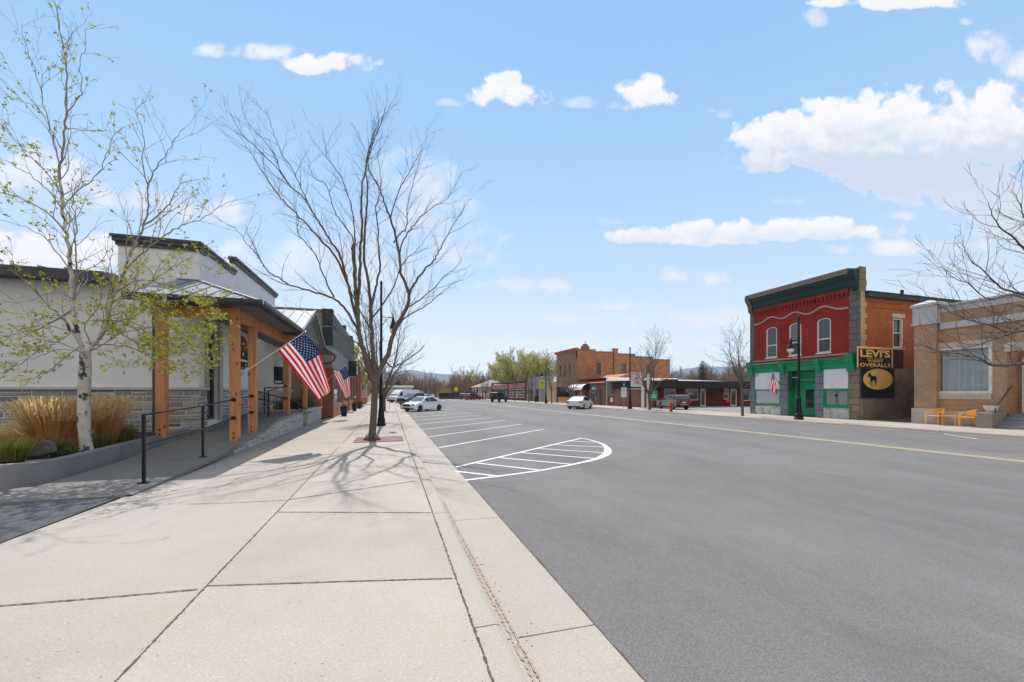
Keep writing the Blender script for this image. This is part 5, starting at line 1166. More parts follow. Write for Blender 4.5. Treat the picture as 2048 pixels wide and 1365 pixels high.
# --- main street tree
rg=random.Random(21)
base=G(744,881,0); YTm=base.y
TR=tree_root('street_tree','big bare street tree in the brown pavement grate, many rising limbs',base,'street trees in pavement grates')
tk=MB(); cr=MB()
PM=dict(seg=.09,wig=.16,up=.035,dens={3:1.8,2:3.4,1:5.0},ang=(20,48),len=(.22,.48),rmin=.0021,lmin=.2,lmax=1.0,minz=-.1)
tp=[AY(a,b_,YTm) for a,b_ in((744,881),(744.5,868),(746,850),(748,820),(749.5,790),(750.5,765),(751,748))]
tk.tube(crom(tp,3),[.19,.145,.128,.118,.111,.108,.106,.104,.102,.1,.1,.1,.1,.102,.105,.108,.105,.1,.095],14)
for a in range(6):
    t=R(a*60+rg.uniform(-20,20)); tk.tube([base+Vector((.10*math.cos(t),.1*math.sin(t),.14)),base+Vector((.19*math.cos(t),.19*math.sin(t),.03)),base+Vector((.30*math.cos(t),.3*math.sin(t),-.03))],[.09,.06,.03],7)
LM=[ # (uv list, r0, r1, dy)
 ([(750,770),(738,735),(729,707),(718,672),(716,640),(712,600),(711,580),(709,540),(706,505),(705,490)],.105,.048,-.2,1),
 ([(714,620),(718,575),(720,530),(721,500),(724,458),(723,417),(724,375),(731,335),(735,315),(745,285),(757,262),(770,215)],.06,.007,.2,2),
 ([(751,760),(747,715),(745,690),(742,640),(741,600),(735,560),(728,520),(729,470),(733,420),(734,370),(732,330),(738,300),(750,262),(767,232)],.085,.007,.5,2),
 ([(716,645),(706,612),(698,575),(690,545),(676,505),(662,483),(645,455),(628,430),(608,397),(578,369),(547,330),(506,289),(483,269),(461,227)],.055,.005,-.6,2),
 ([(628,430),(608,390),(589,347),(567,314),(553,280),(542,252),(531,216)],.02,.004,-.9,2),
 ([(578,369),(563,345),(550,313),(528,282),(503,255),(486,222),(478,190)],.018,.004,-.4,2),
 ([(698,575),(672,515),(642,480),(611,447),(592,428),(570,405),(553,386),(520,336),(505,310),(489,288),(470,262)],.04,.005,.9,2),
 ([(716,660),(704,640),(690,618),(671,600),(645,590),(620,582),(598,576),(576,568),(555,555),(537,543),(525,528),(517,517),(505,500),(493,487),(475,462),(450,445),(428,430)],.045,.004,-1.0,2),
 ([(671,600),(655,570),(645,545),(630,510),(615,490),(597,470),(595,440),(585,410),(555,385)],.03,.004,-1.4,2),
 ([(710,560),(709,480),(708,458),(703,417),(697,395),(692,380),(680,350),(656,319),(650,291),(646,270)],.03,.005,.7,2),
 ([(709,500),(703,472),(685,447),(670,425),(663,400),(656,380),(648,365),(631,358),(620,340),(617,319),(608,300)],.024,.004,-.8,2),
 ([(751,765),(762,738),(774,712),(781,690),(788,663),(800,640),(812,617),(818,600),(817,585),(808,560),(801,545),(798,508),(790,470),(781,436),(770,410),(765,392),(750,362),(740,344),(736,325),(745,290),(760,250),(783,205)],.095,.006,.3,2),
 ([(817,588),(826,572),(837,556),(852,536),(864,526),(872,514),(885,490),(895,470),(908,450),(920,430),(930,412),(945,395)],.045,.005,.6,2),
 ([(798,510),(805,485),(815,467),(828,450),(845,430),(870,412),(895,397),(909,372),(925,345)],.03,.004,-.8,2),
 ([(781,436),(790,405),(801,375),(815,350),(826,330),(836,312),(845,291),(858,270)],.024,.004,.8,2),
 ([(787,486),(800,468),(812,455),(814,435),(815,416),(820,390),(829,358),(837,330),(842,305),(852,285)],.026,.004,-.2,2),
 ([(741,625),(748,590),(755,560),(760,530),(757,495),(756,458),(753,430),(752,416),(757,395),(762,375),(760,345),(756,319),(762,277)],.045,.005,1.0,2),
 ([(788,668),(805,640),(830,625),(860,605),(890,580),(910,566),(928,560)],.034,.004,1.2,2),
 ([(742,660),(730,640),(715,610),(690,560),(685,520),(680,480),(672,450),(660,430)],.03,.004,1.3,2),
 ([(770,722),(785,735),(800,728),(820,716),(838,702),(849,691)],.032,.022,1.4,1),
 ([(812,617),(840,600),(870,575),(890,552),(912,535),(925,515)],.028,.004,-1.2,2),
 ([(720,690),(690,672),(665,655),(640,650),(610,620),(590,610)],.022,.004,-1.2,2),
 ([(742,640),(765,610),(785,580),(797,545),(812,520),(830,505),(850,480),(880,440)],.035,.004,1.5,2),
]
for uv,r0,r1,dy,lev in LM: guided(tk,cr,uv,YTm,r0*(.94 if r0<.08 else .92),r1*.8,PM,rg,lev,dy)
tk.build('trunk',K['bark'],TR,smooth=4); cr.build('crown',K['twig'],TR)
# grate
Gr=thing('tree_grate','square brown cast grate around the big bare tree','tree grate',(-.6,base.y,0))
b=MB(); gx0,gx1,gy0,gy1=-1.02,.36,base.y-.5,base.y+.75
i=0; x=gx0
while x<gx1: 
    b.box(x,x+.045,gy0,base.y-.22,.004,.016); b.box(x,x+.045,base.y+.22,gy1,.004,.016)
    if abs(x-base.x)>.22: b.box(x,x+.045,base.y-.219,base.y+.219,.004,.016)
    x+=.062
b.build('bars',K['grate'],Gr); b=MB(); b.box(gx0-.05,gx1+.05,gy0-.05,gy1+.05,.001,.0035); b.build('bed',K['grate'],Gr)
b=MB()
for a,c,d_,e in((gx0-.05,gx1+.05,gy0-.05,gy0-.005),(gx0-.05,gx1+.05,gy1+.005,gy1+.05),(gx0-.05,gx0-.004,gy0-.004,gy1+.004),(gx1+.006,gx1+.05,gy0-.004,gy1+.004)): b.box(a,c,d_,e,.0036,.02)
b.build('frame',K['grate'],Gr)
mm=MB(); rg3=random.Random(2)
for i in range(400):
    t=rg3.uniform(0,6.28); r=.16+abs(rg3.gauss(0,.05)); p=base+Vector((r*math.cos(t),r*math.sin(t),.016)); mm.tube([p,p+Vector((rg3.uniform(-.01,.01),rg3.uniform(-.01,.01),rg3.uniform(.01,.05)))],[.004,.001],3,0,False)
o=mm.build('moss',K['grass_green']); tag(o,'ring of small green weeds around the big tree trunk','weeds',kind='stuff')
# --- birch
rg=random.Random(33); bb=Vector((-5.62,9.8,.36)); 
bb=AY(173,903,9.85); YB=bb.y
BI=tree_root('birch_tree','white-barked birch with young yellow-green leaves in the planter',bb)
tk=MB(); cr=MB(); LF=[]
PB=dict(seg=.085,wig=.22,up=.0,dens={3:1.8,2:3.8,1:5.0},ang=(25,60),len=(.25,.5),rmin=.0022,lmin=.2,lmax=1.1,minz=-.8,leafp=.42,leaflev=1)
PBh=dict(PB,leafp=.12,up=.03,ang=(20,45)); PBl=dict(PB,leafp=.62,up=-.045,dens={3:1.8,2:5.0,1:6.5})
tk.tube(crom([AY(a,c,YB) for a,c in((173,905),(171,880),(168,850),(168,800),(169,770),(170,745),(171,715),(171,700))],3),[.13,.105,.095,.09,.088,.087,.095,.095,.094,.094,.093,.093,.092,.092,.092,.092,.088,.086,.085,.085,.085,.085][:22],14)
def T(uv,r0,r1,dy,lev,P=PB): guided(tk,cr,uv,YB,r0,r1,P,rg,lev,dy,LF,rt=.022)
T([(171,712),(163,690),(152,655),(147,620),(146,590),(141,540),(136,490),(131,460),(126,420),(123,390),(121,333),(128,280),(131,231),(133,180),(133,128),(126,90),(118,51),(108,5)],.05,.005,.2,2,PBh)
T([(148,600),(150,560),(151,520),(153,480),(150,445),(145,405),(143,375)],.018,.006,-.5,2,PBh)
T([(171,712),(183,692),(196,680),(207,660),(215,635),(224,605),(232,585),(245,552),(258,515),(275,480),(287,451),(297,410),(297,369),(312,335),(333,308),(350,280),(369,256)],.046,.004,.4,2,PBh)
T([(124,395),(140,400),(160,378),(190,354),(207,330),(215,305),(226,277),(245,255)],.012,.004,-.4,2,PBh)
T([(121,333),(108,290),(95,240),(85,200),(72,150),(55,100),(42,45)],.012,.003,.5,2,PBh)
T([(131,231),(150,205),(165,180),(160,130),(170,95),(172,55)],.010,.003,-.3,2,PBh)
T([(245,552),(270,520),(300,495),(330,470),(365,452),(400,440),(440,415),(475,400)],.018,.003,-.8,2,PBh)
T([(287,451),(320,430),(345,400),(360,370),(400,360)],.02,.003,.6,2,PBh)
T([(297,375),(285,330),(290,280),(275,230),(262,215)],.011,.003,-.4,2,PBh)
T([(224,605),(250,590),(290,575),(330,545),(370,520),(400,505),(440,500)],.015,.003,1.0,2)
for uv,r,dy in (
 ([(163,690),(140,660),(120,630),(95,610),(60,570),(30,545),(-10,515)],.03,-.6),([(155,665),(110,655),(70,640),(30,600),(-20,560)],.014,.5),([(140,540),(110,500),(80,470),(40,450),(-15,440)],.012,-.6),
 ([(131,465),(100,430),(60,405),(20,390),(-20,385)],.02,.5),([(126,420),(95,380),(60,350),(25,330),(-15,310)],.012,-.7),([(123,390),(90,340),(55,310),(20,270),(-15,250)],.011,.3),
 ([(149,600),(110,585),(70,600),(30,605),(-15,600)],.010,-.9),([(168,705),(130,690),(80,680),(40,690),(-10,690)],.010,-.5)):
    T(uv,r,.003,dy,2,PB)
for uv,r,dy in (
 ([(171,706),(140,700),(100,705),(60,720),(25,735),(0,750)],.010,-.4),([(172,706),(205,690),(240,668),(285,660),(330,655),(365,665),(395,690)],.012,-.6),([(190,690),(230,690),(270,700),(310,715),(340,730)],.02,.3),
 ([(207,660),(245,640),(290,655),(330,650),(375,640),(420,655),(455,690)],.012,.5),([(215,635),(260,620),(310,610),(360,600),(410,610),(440,625)],.010,-.9),([(224,605),(265,595),(310,625),(350,660),(380,690),(400,715)],.02,-.6),
 ([(232,585),(280,560),(330,570),(380,585),(430,600),(450,640)],.02,.8),([(172,705),(195,700),(215,715),(245,730),(275,735)],.011,-.5),([(165,690),(130,715),(100,740),(70,755)],.011,.6),([(196,680),(225,655),(255,675),(290,690),(330,700),(365,705)],.02,-1.0),([(213,640),(255,648),(300,680),(350,690),(385,712),(405,720)],.02,-.3),
 ([(152,655),(125,680),(90,690),(45,725),(10,740)],.012,-.9),([(147,620),(110,640),(70,660),(25,670),(-15,700)],.02,.6),([(183,692),(170,650),(200,610),(210,570),(240,540)],.012,-.8)):
    T(uv,r,.003,dy,2,PBl)
tk.build('trunk',K['birch'],BI,smooth=4); cr.build('crown',K['birch_twig'],BI)
lf=MB(); leafquads(lf,LF,.047,rg,5,.55,.58); lf.build('foliage',K['leaf_birch'],BI)
print('birch leaves',len(LF))
# --- right edge tree (trunk outside the frame) 
rg=random.Random(8); YR=YX(2135,22.4); br=AY(2135,850,YR); br=Vector((22.4,YR,0))
RT=tree_root('street_tree','bare tree at the edge whose branches cross the tan building',br,'street trees in pavement grates')
tk=MB(); cr=MB(); PR_=dict(PM,dens={3:1.2,2:1.9,1:3.0},lmax=1.5,rmin=.004,seg=.13)
tk.tube(crom([br,br+Vector((.02,0,.9)),br+Vector((0,.03,1.8)),br+Vector((-.02,0,2.4))],3),[.2,.17,.16,.155,.15,.15,.15,.15,.145,.14],12)
def T2(uv,r0,r1,dy,lev=2): guided(tk,cr,uv,YR,r0,r1,PR_,rg,lev,dy,None,rt=.03)
T2([(2135,725),(2118,700),(2085,728),(2048,727),(2020,731),(1985,730),(1968,722),(1950,714),(1905,708),(1870,702),(1835,685)],.075,.008,-.3)
T2([(2134,720),(2100,680),(2060,662),(2025,667),(1990,678),(1955,690),(1920,700),(1880,710)],.06,.007,.7)
T2([(2134,715),(2110,660),(2070,640),(2040,655),(2015,665),(1975,650),(1935,640),(1900,625),(1870,605)],.055,.006,-.7)
T2([(2134,700),(2110,640),(2080,610),(2048,590),(2010,580),(1985,560),(1965,540),(1940,520),(1925,490)],.06,.006,.4)
T2([(2135,690),(2120,600),(2090,550),(2055,505),(2025,475),(2000,455),(1985,430),(1975,405)],.06,.006,-.4)
T2([(2135,690),(2130,590),(2110,520),(2080,470),(2050,440),(2040,410),(2025,380)],.055,.006,.6)
T2([(2060,600),(2020,590),(1980,600),(1940,570),(1905,555),(1890,540)],.03,.005,-.8)
T2([(2136,690),(2160,600),(2180,520),(2200,430)],.06,.006,.2); T2([(2136,700),(2190,640),(2240,560),(2300,500)],.055,.006,.2)
T2([(2070,640),(2040,610),(2000,625),(1960,615),(1930,600)],.03,.005,.9)
tk.build('trunk',K['bark'],RT,smooth=4); cr.build('crown',K['twig'],RT)
# --- generic bare trees
def bare(name,label,h,spread,seed,twig,levels=3,group=None,tr=.09,fork=.28,dens=(1.1,2.2,3.4),rmin=.006,up=.05,leaf=None,leafp=.4,lsize=.12,lmax=2.0,nl=7,bark='bark'):
    rg=random.Random(seed); t=tree_root(name,label,(0,0,0),group); tk=MB(); cr=MB(); LF=[] if leaf else None
    zf=h*fork; lean=Vector((rg.uniform(-.04,.04),rg.uniform(-.04,.04),0))*h
    tk.tube(crom([Vector((0,0,-.05)),Vector((0,0,zf*.3))+lean*.1,Vector((0,0,zf*.7))+lean*.3,Vector((0,0,zf))+lean*.4],3),[tr*1.4,tr*1.1]+[tr]*8,9)
    P=dict(seg=h*.035,wig=.15,up=up,dens={3:dens[0],2:dens[1],1:dens[2]},ang=(20,48),len=(.3,.6),rmin=rmin,lmin=.25,lmax=lmax,minz=-.1,leafp=leafp,leaflev=1)
    top=Vector((0,0,zf))+lean*.4
    for i in range(nl):
        a=i*2.399+rg.uniform(-.4,.4); el=R(rg.uniform(28,62) if i<nl-2 else rg.uniform(75,88)); sp=spread*rg.uniform(.75,1.1)
        d=Vector((math.cos(a)*math.cos(el),math.sin(a)*math.cos(el),math.sin(el))); st=Vector((0,0,zf*rg.uniform(.72,1)))+lean*.35
        L=(h-zf)*rg.uniform(.7,1.0)/max(.75,math.sin(el)) if el>1 else min(sp/math.cos(el),(h-zf)*.95)
        q=st; pts=[q]; n=9; rads=[tr*.6]
        for k in range(n): d=(d+rdir(rg)*.13+Vector((0,0,.09))).normalized(); q=q+d*L/n; pts.append(q); rads.append(max(rmin,tr*.6*(1-.93*(k+1)/n)))
        tk.tube(pts[:4],rads[:4],7,0,False); cr.tube(pts[3:],rads[3:],5,0,False); spawn(cr,pts,rads,levels-1,P,rg,LF,L,.2)
    tk.build('trunk',K[bark],t,smooth=4); cr.build('crown',K[twig],t)
    if leaf:
        lf=MB(); leafquads(lf,LF,lsize,rg,2,.3,.6); lf.build('foliage',K[leaf],t)
    return t
def place(t,loc,s=1,rz=0): t.location=loc; t.scale=(s,s,s) if not isinstance(s,tuple) else s; t.rotation_euler.z=rz; return t
GRP='street trees in pavement grates'
TX=22.5
def at(u,x): return Vector((x,YX(u,x),0))
a=bare('street_tree','bare tree standing by the street lamp end of the red brick shop',6.6,2.3,5,'twig',group=GRP,tr=.085,fork=.33); p=at(1485,TX); place(a,p,1,.6)
c=bare('street_tree','bare round-headed tree behind the green sign, before the strip building',6.6,2.5,14,'twig',group=GRP,tr=.11,fork=.26,dens=(1.3,2.6,3.6),rmin=.008,nl=9); place(c,at(1299.5,TX),1,.2)
d_=bare('street_tree','reddish twiggy bare tree in front of the two-storey brick facade',7.2,2.6,44,'twig_red',group=GRP,tr=.11,fork=.25,dens=(1.6,3,4),rmin=.008,nl=11); place(d_,at(1141,TX),1,1.2)
lab={1103.5:'slim bare tree next to the tall lamp before the tan shop',1057:'slender bare tree before the grey shop doorway',1029.6:'bare tree before the gridded windows of the pink-banded shop',971:'farthest bare kerb tree beside the white-columned corner building'}
for k,(uu,s,src) in enumerate(((1103.5,1.0,a),(1057,.95,c),(1029.6,.9,a),(971,.85,d_))):
    t=copytree(src); place(t,at(uu,TX),s,1.3+k*2.1); t['label']=lab[uu]
t=copytree(c); place(t,Vector((-.42,22.5,0)),1.0,2.2); t['label']='bare tree close behind the black lamp post and the big tree'
t2=copytree(d_); place(t2,Vector((-.42,35.5,0)),.8,.7); t2['label']='small reddish bare tree on the pavement near the dark pickup'
# far trees
GF='bare trees beyond the end of the street'
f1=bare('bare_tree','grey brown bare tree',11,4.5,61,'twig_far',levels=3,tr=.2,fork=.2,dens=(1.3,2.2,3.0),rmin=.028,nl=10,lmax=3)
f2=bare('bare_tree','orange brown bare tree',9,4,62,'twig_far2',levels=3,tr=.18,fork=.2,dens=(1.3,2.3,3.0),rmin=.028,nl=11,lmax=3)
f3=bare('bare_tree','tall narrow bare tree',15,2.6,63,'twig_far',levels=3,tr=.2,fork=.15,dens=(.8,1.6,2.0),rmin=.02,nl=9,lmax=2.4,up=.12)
rg=random.Random(77)
kinds={0:(f1,'grey brown spreading bare tree standing among the far trees',.11),1:(f2,'orange-tinged bushy bare tree standing among the far trees',.11),2:(f3,'tall narrow bare tree rising above the far trees',.11)}
used=set(); FAR=[]
for i in range(84):
    u_=rg.uniform(762,985); y=rg.uniform(150,330); FAR.append((u_,y,rg.choice((0,0,1,1,2)),rg.uniform(.6,1.0)))
for i in range(26): FAR.append((rg.uniform(1335,1500),rg.uniform(90,150),rg.choice((0,0,1)),rg.uniform(.7,1.05)))
for i in range(8): FAR.append((rg.uniform(655,770),rg.uniform(90,200),rg.choice((0,1)),rg.uniform(.5,.8)))
for i,(u_,y,k,s) in enumerate(FAR):
    src,l,_=kinds[k]; 
    if k in used: t=copytree(src)
    else: t=src; used.add(k)
    q=AY(u_,787,y); place(t,Vector((q.x,y,-.17)),s,rg.uniform(0,6)); 
    zone='behind the strip building' if u_>1300 else ('at the end of the street' if u_>770 else 'behind the left shops')
    t['label']=l.replace('among the far trees',zone).replace('above the far trees','above others '+zone); t['category']='tree'; t['group']=('bare trees behind the strip building','bare trees at the end of the street','bare trees behind the left shops')[0 if u_>1300 else (1 if u_>770 else 2)]+', '+('grey','orange','tall')[k]
# green willows
W=bare('willow_tree','great willow with fresh yellow-green haze of leaves above the banded shop',14,8,71,'twig_far',levels=3,tr=.35,fork=.18,dens=(1.1,1.7,2.3),rmin=.02,nl=16,lmax=3.2,leaf='leaf_willow',leafp=.9,lsize=.34)
place(W,Vector((40,128,-.1)),1.08,0)
for (uu,y,s,l) in((1085,112,.92,'second willow, paler and thinner, next to the tall brick building'),(1005,150,.95,'willow of loose yellow-green crown over the corner building'),(1062,135,1.0,'willow with dense light green leaves behind the grey shop'),(1218,112,.98,'willow top showing over the stepped brick parapet')):
    t=copytree(W); q=AY(uu,787,y); place(t,Vector((q.x,y,-.1)),s,uu*.1); t['label']=l
Y_=bare('leafy_tree','bright yellow-leaved small tree at the end of the street',8,3,72,'twig_far',levels=3,tr=.15,fork=.2,dens=(1.3,1.8,2.2),rmin=.015,nl=10,lmax=2,leaf='leaf_yellow',leafp=.9,lsize=.3)
q=AY(837,787,190); place(Y_,Vector((q.x,190,-.1)),1.25,0)
Gt=bare('leafy_tree','light green leafy tree standing behind the pickup truck',8,3.2,73,'twig_far',levels=3,tr=.15,fork=.2,dens=(1.3,1.8,2.2),rmin=.015,nl=10,lmax=2,leaf='leaf_willow',leafp=.9,lsize=.3)
q=AY(813,787,230); place(Gt,Vector((q.x,230,-.1)),1.2,0)
for uu,y,s,l in((943,160,1.25,'fresh green tree beside the white-columned corner building'),(956,170,1.15,'slim fresh green tree just behind the corner building'),(716,60,.95,'green-leaved tree rising behind the far red stone building')):
    t=copytree(Gt); q=AY(uu,787,y); place(t,Vector((q.x,y,-.1)),s,uu); t['label']=l
def conifer(label,h,w,seed):
    rg=random.Random(seed); t=tree_root('conifer_tree',label,(0,0,0)); tk=MB(); tk.tube([(0,0,0),(0,0,h*.95)],[h*.02,.02],7); tk.build('trunk',K['bark'],t)
    lf=MB(); z=h*.08
    while z<h:
        r=w*(1-z/h)**.85+.08; k=int(8+r*10)
        for i in range(k):
            a=rg.uniform(0,6.28); rr=r*rg.uniform(.55,1.12); 
            for j in range(6):
                s=(j+1)/6; c=Vector((math.cos(a)*rr*s,math.sin(a)*rr*s,z-rr*s*.28+rg.uniform(-.12,.12)*h*.05)); d=Vector((math.cos(a+rg.uniform(-.9,.9)),math.sin(a+rg.uniform(-.9,.9)),rg.uniform(-.5,.2)))*h*.032; n=d.cross(rdir(rg)).normalized()*h*.009
                lf.add([c-n,c+n,c+d],[(0,1,2)])
        z+=h*.035
    lf.build('foliage',K['needle'],t); return t
ct=conifer('dark conical spruce rising behind the strip building',9.2,2.6,4); q=AY(1404,787,72); place(ct,Vector((q.x,72,-.1)),.95)
for uu,y,s,l in((796,150,(1.1,1.1,.75),'broad dark evergreen behind the white van'),(829,170,(.5,.5,.85),'narrow dark evergreen beside the yellow tree')):
    t=copytree(ct); q=AY(uu,787,y); place(t,Vector((q.x,y,-.1)),s,uu); t['label']=l
# distant wood as one mass
rg=random.Random(12); b=MB()
for i in range(16000):
    u_=rg.uniform(560,1560); y=rg.uniform(330,420); q=AY(u_,787,y); h=(6+4*mnoise.noise(Vector((u_*.02,y*.01,3)))+rg.uniform(0,4))
    p=Vector((q.x,y,-.2+rg.uniform(0,.5)*h)); d=Vector((rg.uniform(-.35,.35),rg.uniform(-.2,.2),1)); b.tube([p,p+d*h*rg.uniform(.3,.6)],[.10,.02],3,0,False)
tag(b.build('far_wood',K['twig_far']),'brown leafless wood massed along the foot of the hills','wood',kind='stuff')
# --- planter grasses, shrubs, rock
def grassclump(label,h,r,n,seed,m='grass_tan',heads=True,lean=(0,0),group=None):
    rg=random.Random(seed); t=thing('ornamental_grass',label,'grass',(0,0,0),group); b=MB(); s=MB()
    for i in range(n):
        a=rg.uniform(0,6.28); rr=r*math.sqrt(rg.random())*.55; p=Vector((rr*math.cos(a),rr*math.sin(a),0)); L=h*rg.uniform(.55,1.08); tilt=rg.uniform(.0,.30)*rr/r*2+rg.uniform(0,.1)
        d=Vector((math.cos(a)*tilt+lean[0]+rg.uniform(-.08,.08),math.sin(a)*tilt+lean[1]+rg.uniform(-.08,.08),1)).normalized(); w_=rg.uniform(.0025,.005); sd=Vector((-math.sin(a+rg.uniform(-1.5,1.5)),math.cos(a),0))*w_
        pts=[]; q=p.copy(); k=5
        for j in range(k+1): pts.append(q.copy()); q=q+d*L/k; d=(d+Vector((math.cos(a)*.05+lean[0]*.2,math.sin(a)*.05,-.045))).normalized()
        vs=[];
        for j,q in enumerate(pts): f=1-.75*j/k; vs+=[q-sd*f,q+sd*f]
        b.add(vs,[(2*j,2*j+1,2*j+3,2*j+2) for j in range(k)])
        if heads and L>h*.72:
            e=pts[-1]; d0=(pts[-1]-pts[-2]).normalized()
            for z in range(5):
                c=e-d0*.03*z; o=rdir(rg)*.008; s.add([c+o*1.3+sd*2.4,c+o-sd*2.4,c+d0*.06+o*1.6],[(0,1,2)])
    b.build('blades',K[m],t); 
    if heads: s.build('seed_heads',K['seed'],t)
    return t
zs=.36
def gp(u,v,y): q=AY(u,v,y); return Vector((q.x,y,zs))
GG='dry ornamental grasses in the planter'
for (uu,y,h,r,n,sd,m,hd,le,l) in(
 (98,10.3,1.0,.33,800,1,'grass_tan',True,(.0,0),'tall tan feathery grass clump between boulder and birch trunk'),
 (140,10.6,.98,.33,700,2,'grass_tan',True,(.08,0),'tan grass clump directly behind the birch trunk'),
 (60,10.0,.7,.3,240,3,'grass_tan',True,(-.55,0),'low sprawling tan grass leaning away over the boulder'),
 (214,11.3,1.05,.24,550,4,'grass_tan',True,(.02,0),'narrow tan grass clump between birch trunk and porch post'),
 (118,11.4,.9,.32,350,12,'grass_tan',True,(-.05,0),'rearmost tan grass clump against the stone wall'),
 (240,11.6,.45,.4,500,5,'grass_green',False,(.05,0),'low green grass tuft near the ramp end of planter'),
 (22,8.95,.42,.32,700,6,'grass_green',False,(.0,0),'short green and gold grass tuft at the planter corner'),
 (112,9.7,.3,.4,500,7,'grass_green',False,(.0,0),'dark green grass at the foot of the tan clumps'),
 (205,10.7,.28,.35,400,8,'grass_green',False,(.0,0),'green grass at the base of the narrow tan clump')):
    t=grassclump(l,h,r,int(n*1.7),sd,m,hd,le,GG if m=='grass_tan' else 'green grass tufts in the planter'); p=gp(uu,890,y); place(t,p)
t=thing('boulder','weathered grey boulder at the planter edge by green grass','rock',gp(62,905,9.35))
b=MB(); vs=[];n=14;kk=8
for j in range(kk+1):
    for i in range(n):
        th=math.pi*j/kk; ph=2*math.pi*i/n; v=Vector((math.sin(th)*math.cos(ph),math.sin(th)*math.sin(ph),math.cos(th))); v*=1+.35*mnoise.noise(v*1.6+Vector((3,1,2)))+.15*mnoise.noise(v*4)
        vs.append((v.x*.30-v.z*.08,v.y*.22,max(-.05,v.z*.2+.08+v.x*.09)))
b.add(vs,[(j*n+i,j*n+(i+1)%n,(j+1)*n+(i+1)%n,(j+1)*n+i) for j in range(kk) for i in range(n)]); b.build('rock',K['rock'],t,smooth=R(35),local=True)
def shrub(label,r,h,n,seed,size,loc,m='leaf_green',group=None):
    rg=random.Random(seed); t=thing('shrub',label,'shrub',loc,group); pts=[]; st=MB()
    for i in range(n//9):
        d=rdir(rg); d.z=abs(d.z); e=Vector((d.x*r*rg.uniform(.6,1),d.y*r*rg.uniform(.6,1),d.z*h*rg.uniform(.6,1.0))); st.tube([(0,0,0),e*.5+rdir(rg)*.03,e],[.006,.004,.002],3,0,False)
        for j in range(9): pts.append(e*rg.uniform(.4,1.05)+rdir(rg)*r*.18)
    lf=MB(); leafquads(lf,pts,size,rg,1,.2,.6); st.build('stem',K['twig'],t,local=True); lf.build('foliage',K[m],t,local=True); return t
shrub('low dark green ground plant with pale flecks beside the boulder',.32,.2,500,3,.05,gp(118,900,9.5)); 
GS='green shrubs in the stone planter beyond the steps'
for (x,y,r,h,sd,l) in((-4.6,21.3,.6,.75,31,'rounded green shrub nearest the steps in the stone planter'),(-4.5,22.5,.6,.65,32,'green shrub between the two others in the stone planter'),(-4.4,23.7,.6,.7,33,'farthest green shrub in the stone planter')): shrub(l,r,h,1300,sd,.09,(x,y,.7),group=GS)
shrub('green trailing weeds at the foot of the red stone wall',.6,.4,500,40,.1,(X2+.2,46,0))
# ------------------------------------------------------------------ street lamps
def lamp(loc,label,arm=1,rz=0.0):
    t=thing('street_lamp',label,'street lamp',loc,'black street lamps'); t.rotation_euler.z=rz
    b=MB(); b.lathe((0,0,0),[(.24,0),(.24,.08),(.21,.12),(.2,.3),(.17,.34),(.16,.5),(.145,.56),(.15,.6),(.12,.75),(.115,1.15),(.13,1.19),(.13,1.24),(.10,1.28),(.085,1.35)],16); b.build('base',K['black'],t,local=True,smooth=.5)
    b=MB(); b.tube([(0,0,1.3),(0,0,5.85)],[.072,.06],14); b.lathe((0,0,5.85),[(.075,0),(.08,.03),(.05,.08),(.01,.15)],12); b.lathe((0,0,2.1),[(.09,0),(.09,.05)],12); b.build('pole',K['black'],t,local=True,smooth=.5)
    if arm:
        b=MB(); b.tube([(0,0,4.5),(-.42,0,4.5),(-.6,0,4.48)],.025,8); b.tube([(0,0,4.1),(-.25,0,4.35),(-.42,0,4.48)],.014,6); b.build('arm',K['black'],t,local=True)
        b=MB(); b.lathe((-.62,0,4.02),[(.2,0),(.2,.04),(.17,.12),(.12,.2),(.09,.3),(.07,.42),(.03,.52),(.015,.62)],16); o=b.build('lamp_head',K['black'],t,local=True,smooth=.6)
        b=MB(); b.lathe((-.62,0,3.8),[(.05,0),(.12,.03),(.17,.1),(.18,.19),(.16,.215)],16); b.build('globe',K['globe'],o,local=True,smooth=.8)
    for z in(3.5,2.4): b=MB(); b.tube([(0,0,z),(-.5,0,z)],.014,6); b.build('banner_arm',K['pole_white'] if arm else K['black'],t,local=True)
    return t
LX_=22.2
l1=lamp(at(1597.5,22.3),'black street lamp in front of the green shop doorway')
l2=lamp(at(1260,22.2),'black lamp pole without lantern beside the white business sign',arm=0)
l3=copytree(l1); l3.location=at(1092,22.2); l3['label']='far black street lamp beside the yellow school crossing sign'
l4=copytree(l1); pb=G(762.5,852,0); l4.location=pb; l4.scale=(.85,.85,1.12); l4.rotation_euler.z=math.pi; l4['label']='black street lamp close behind the big grated tree'
l5=copytree(l1); l5.location=at(966,22.2); l5['label']='farthest black lamp before the white-columned corner building'
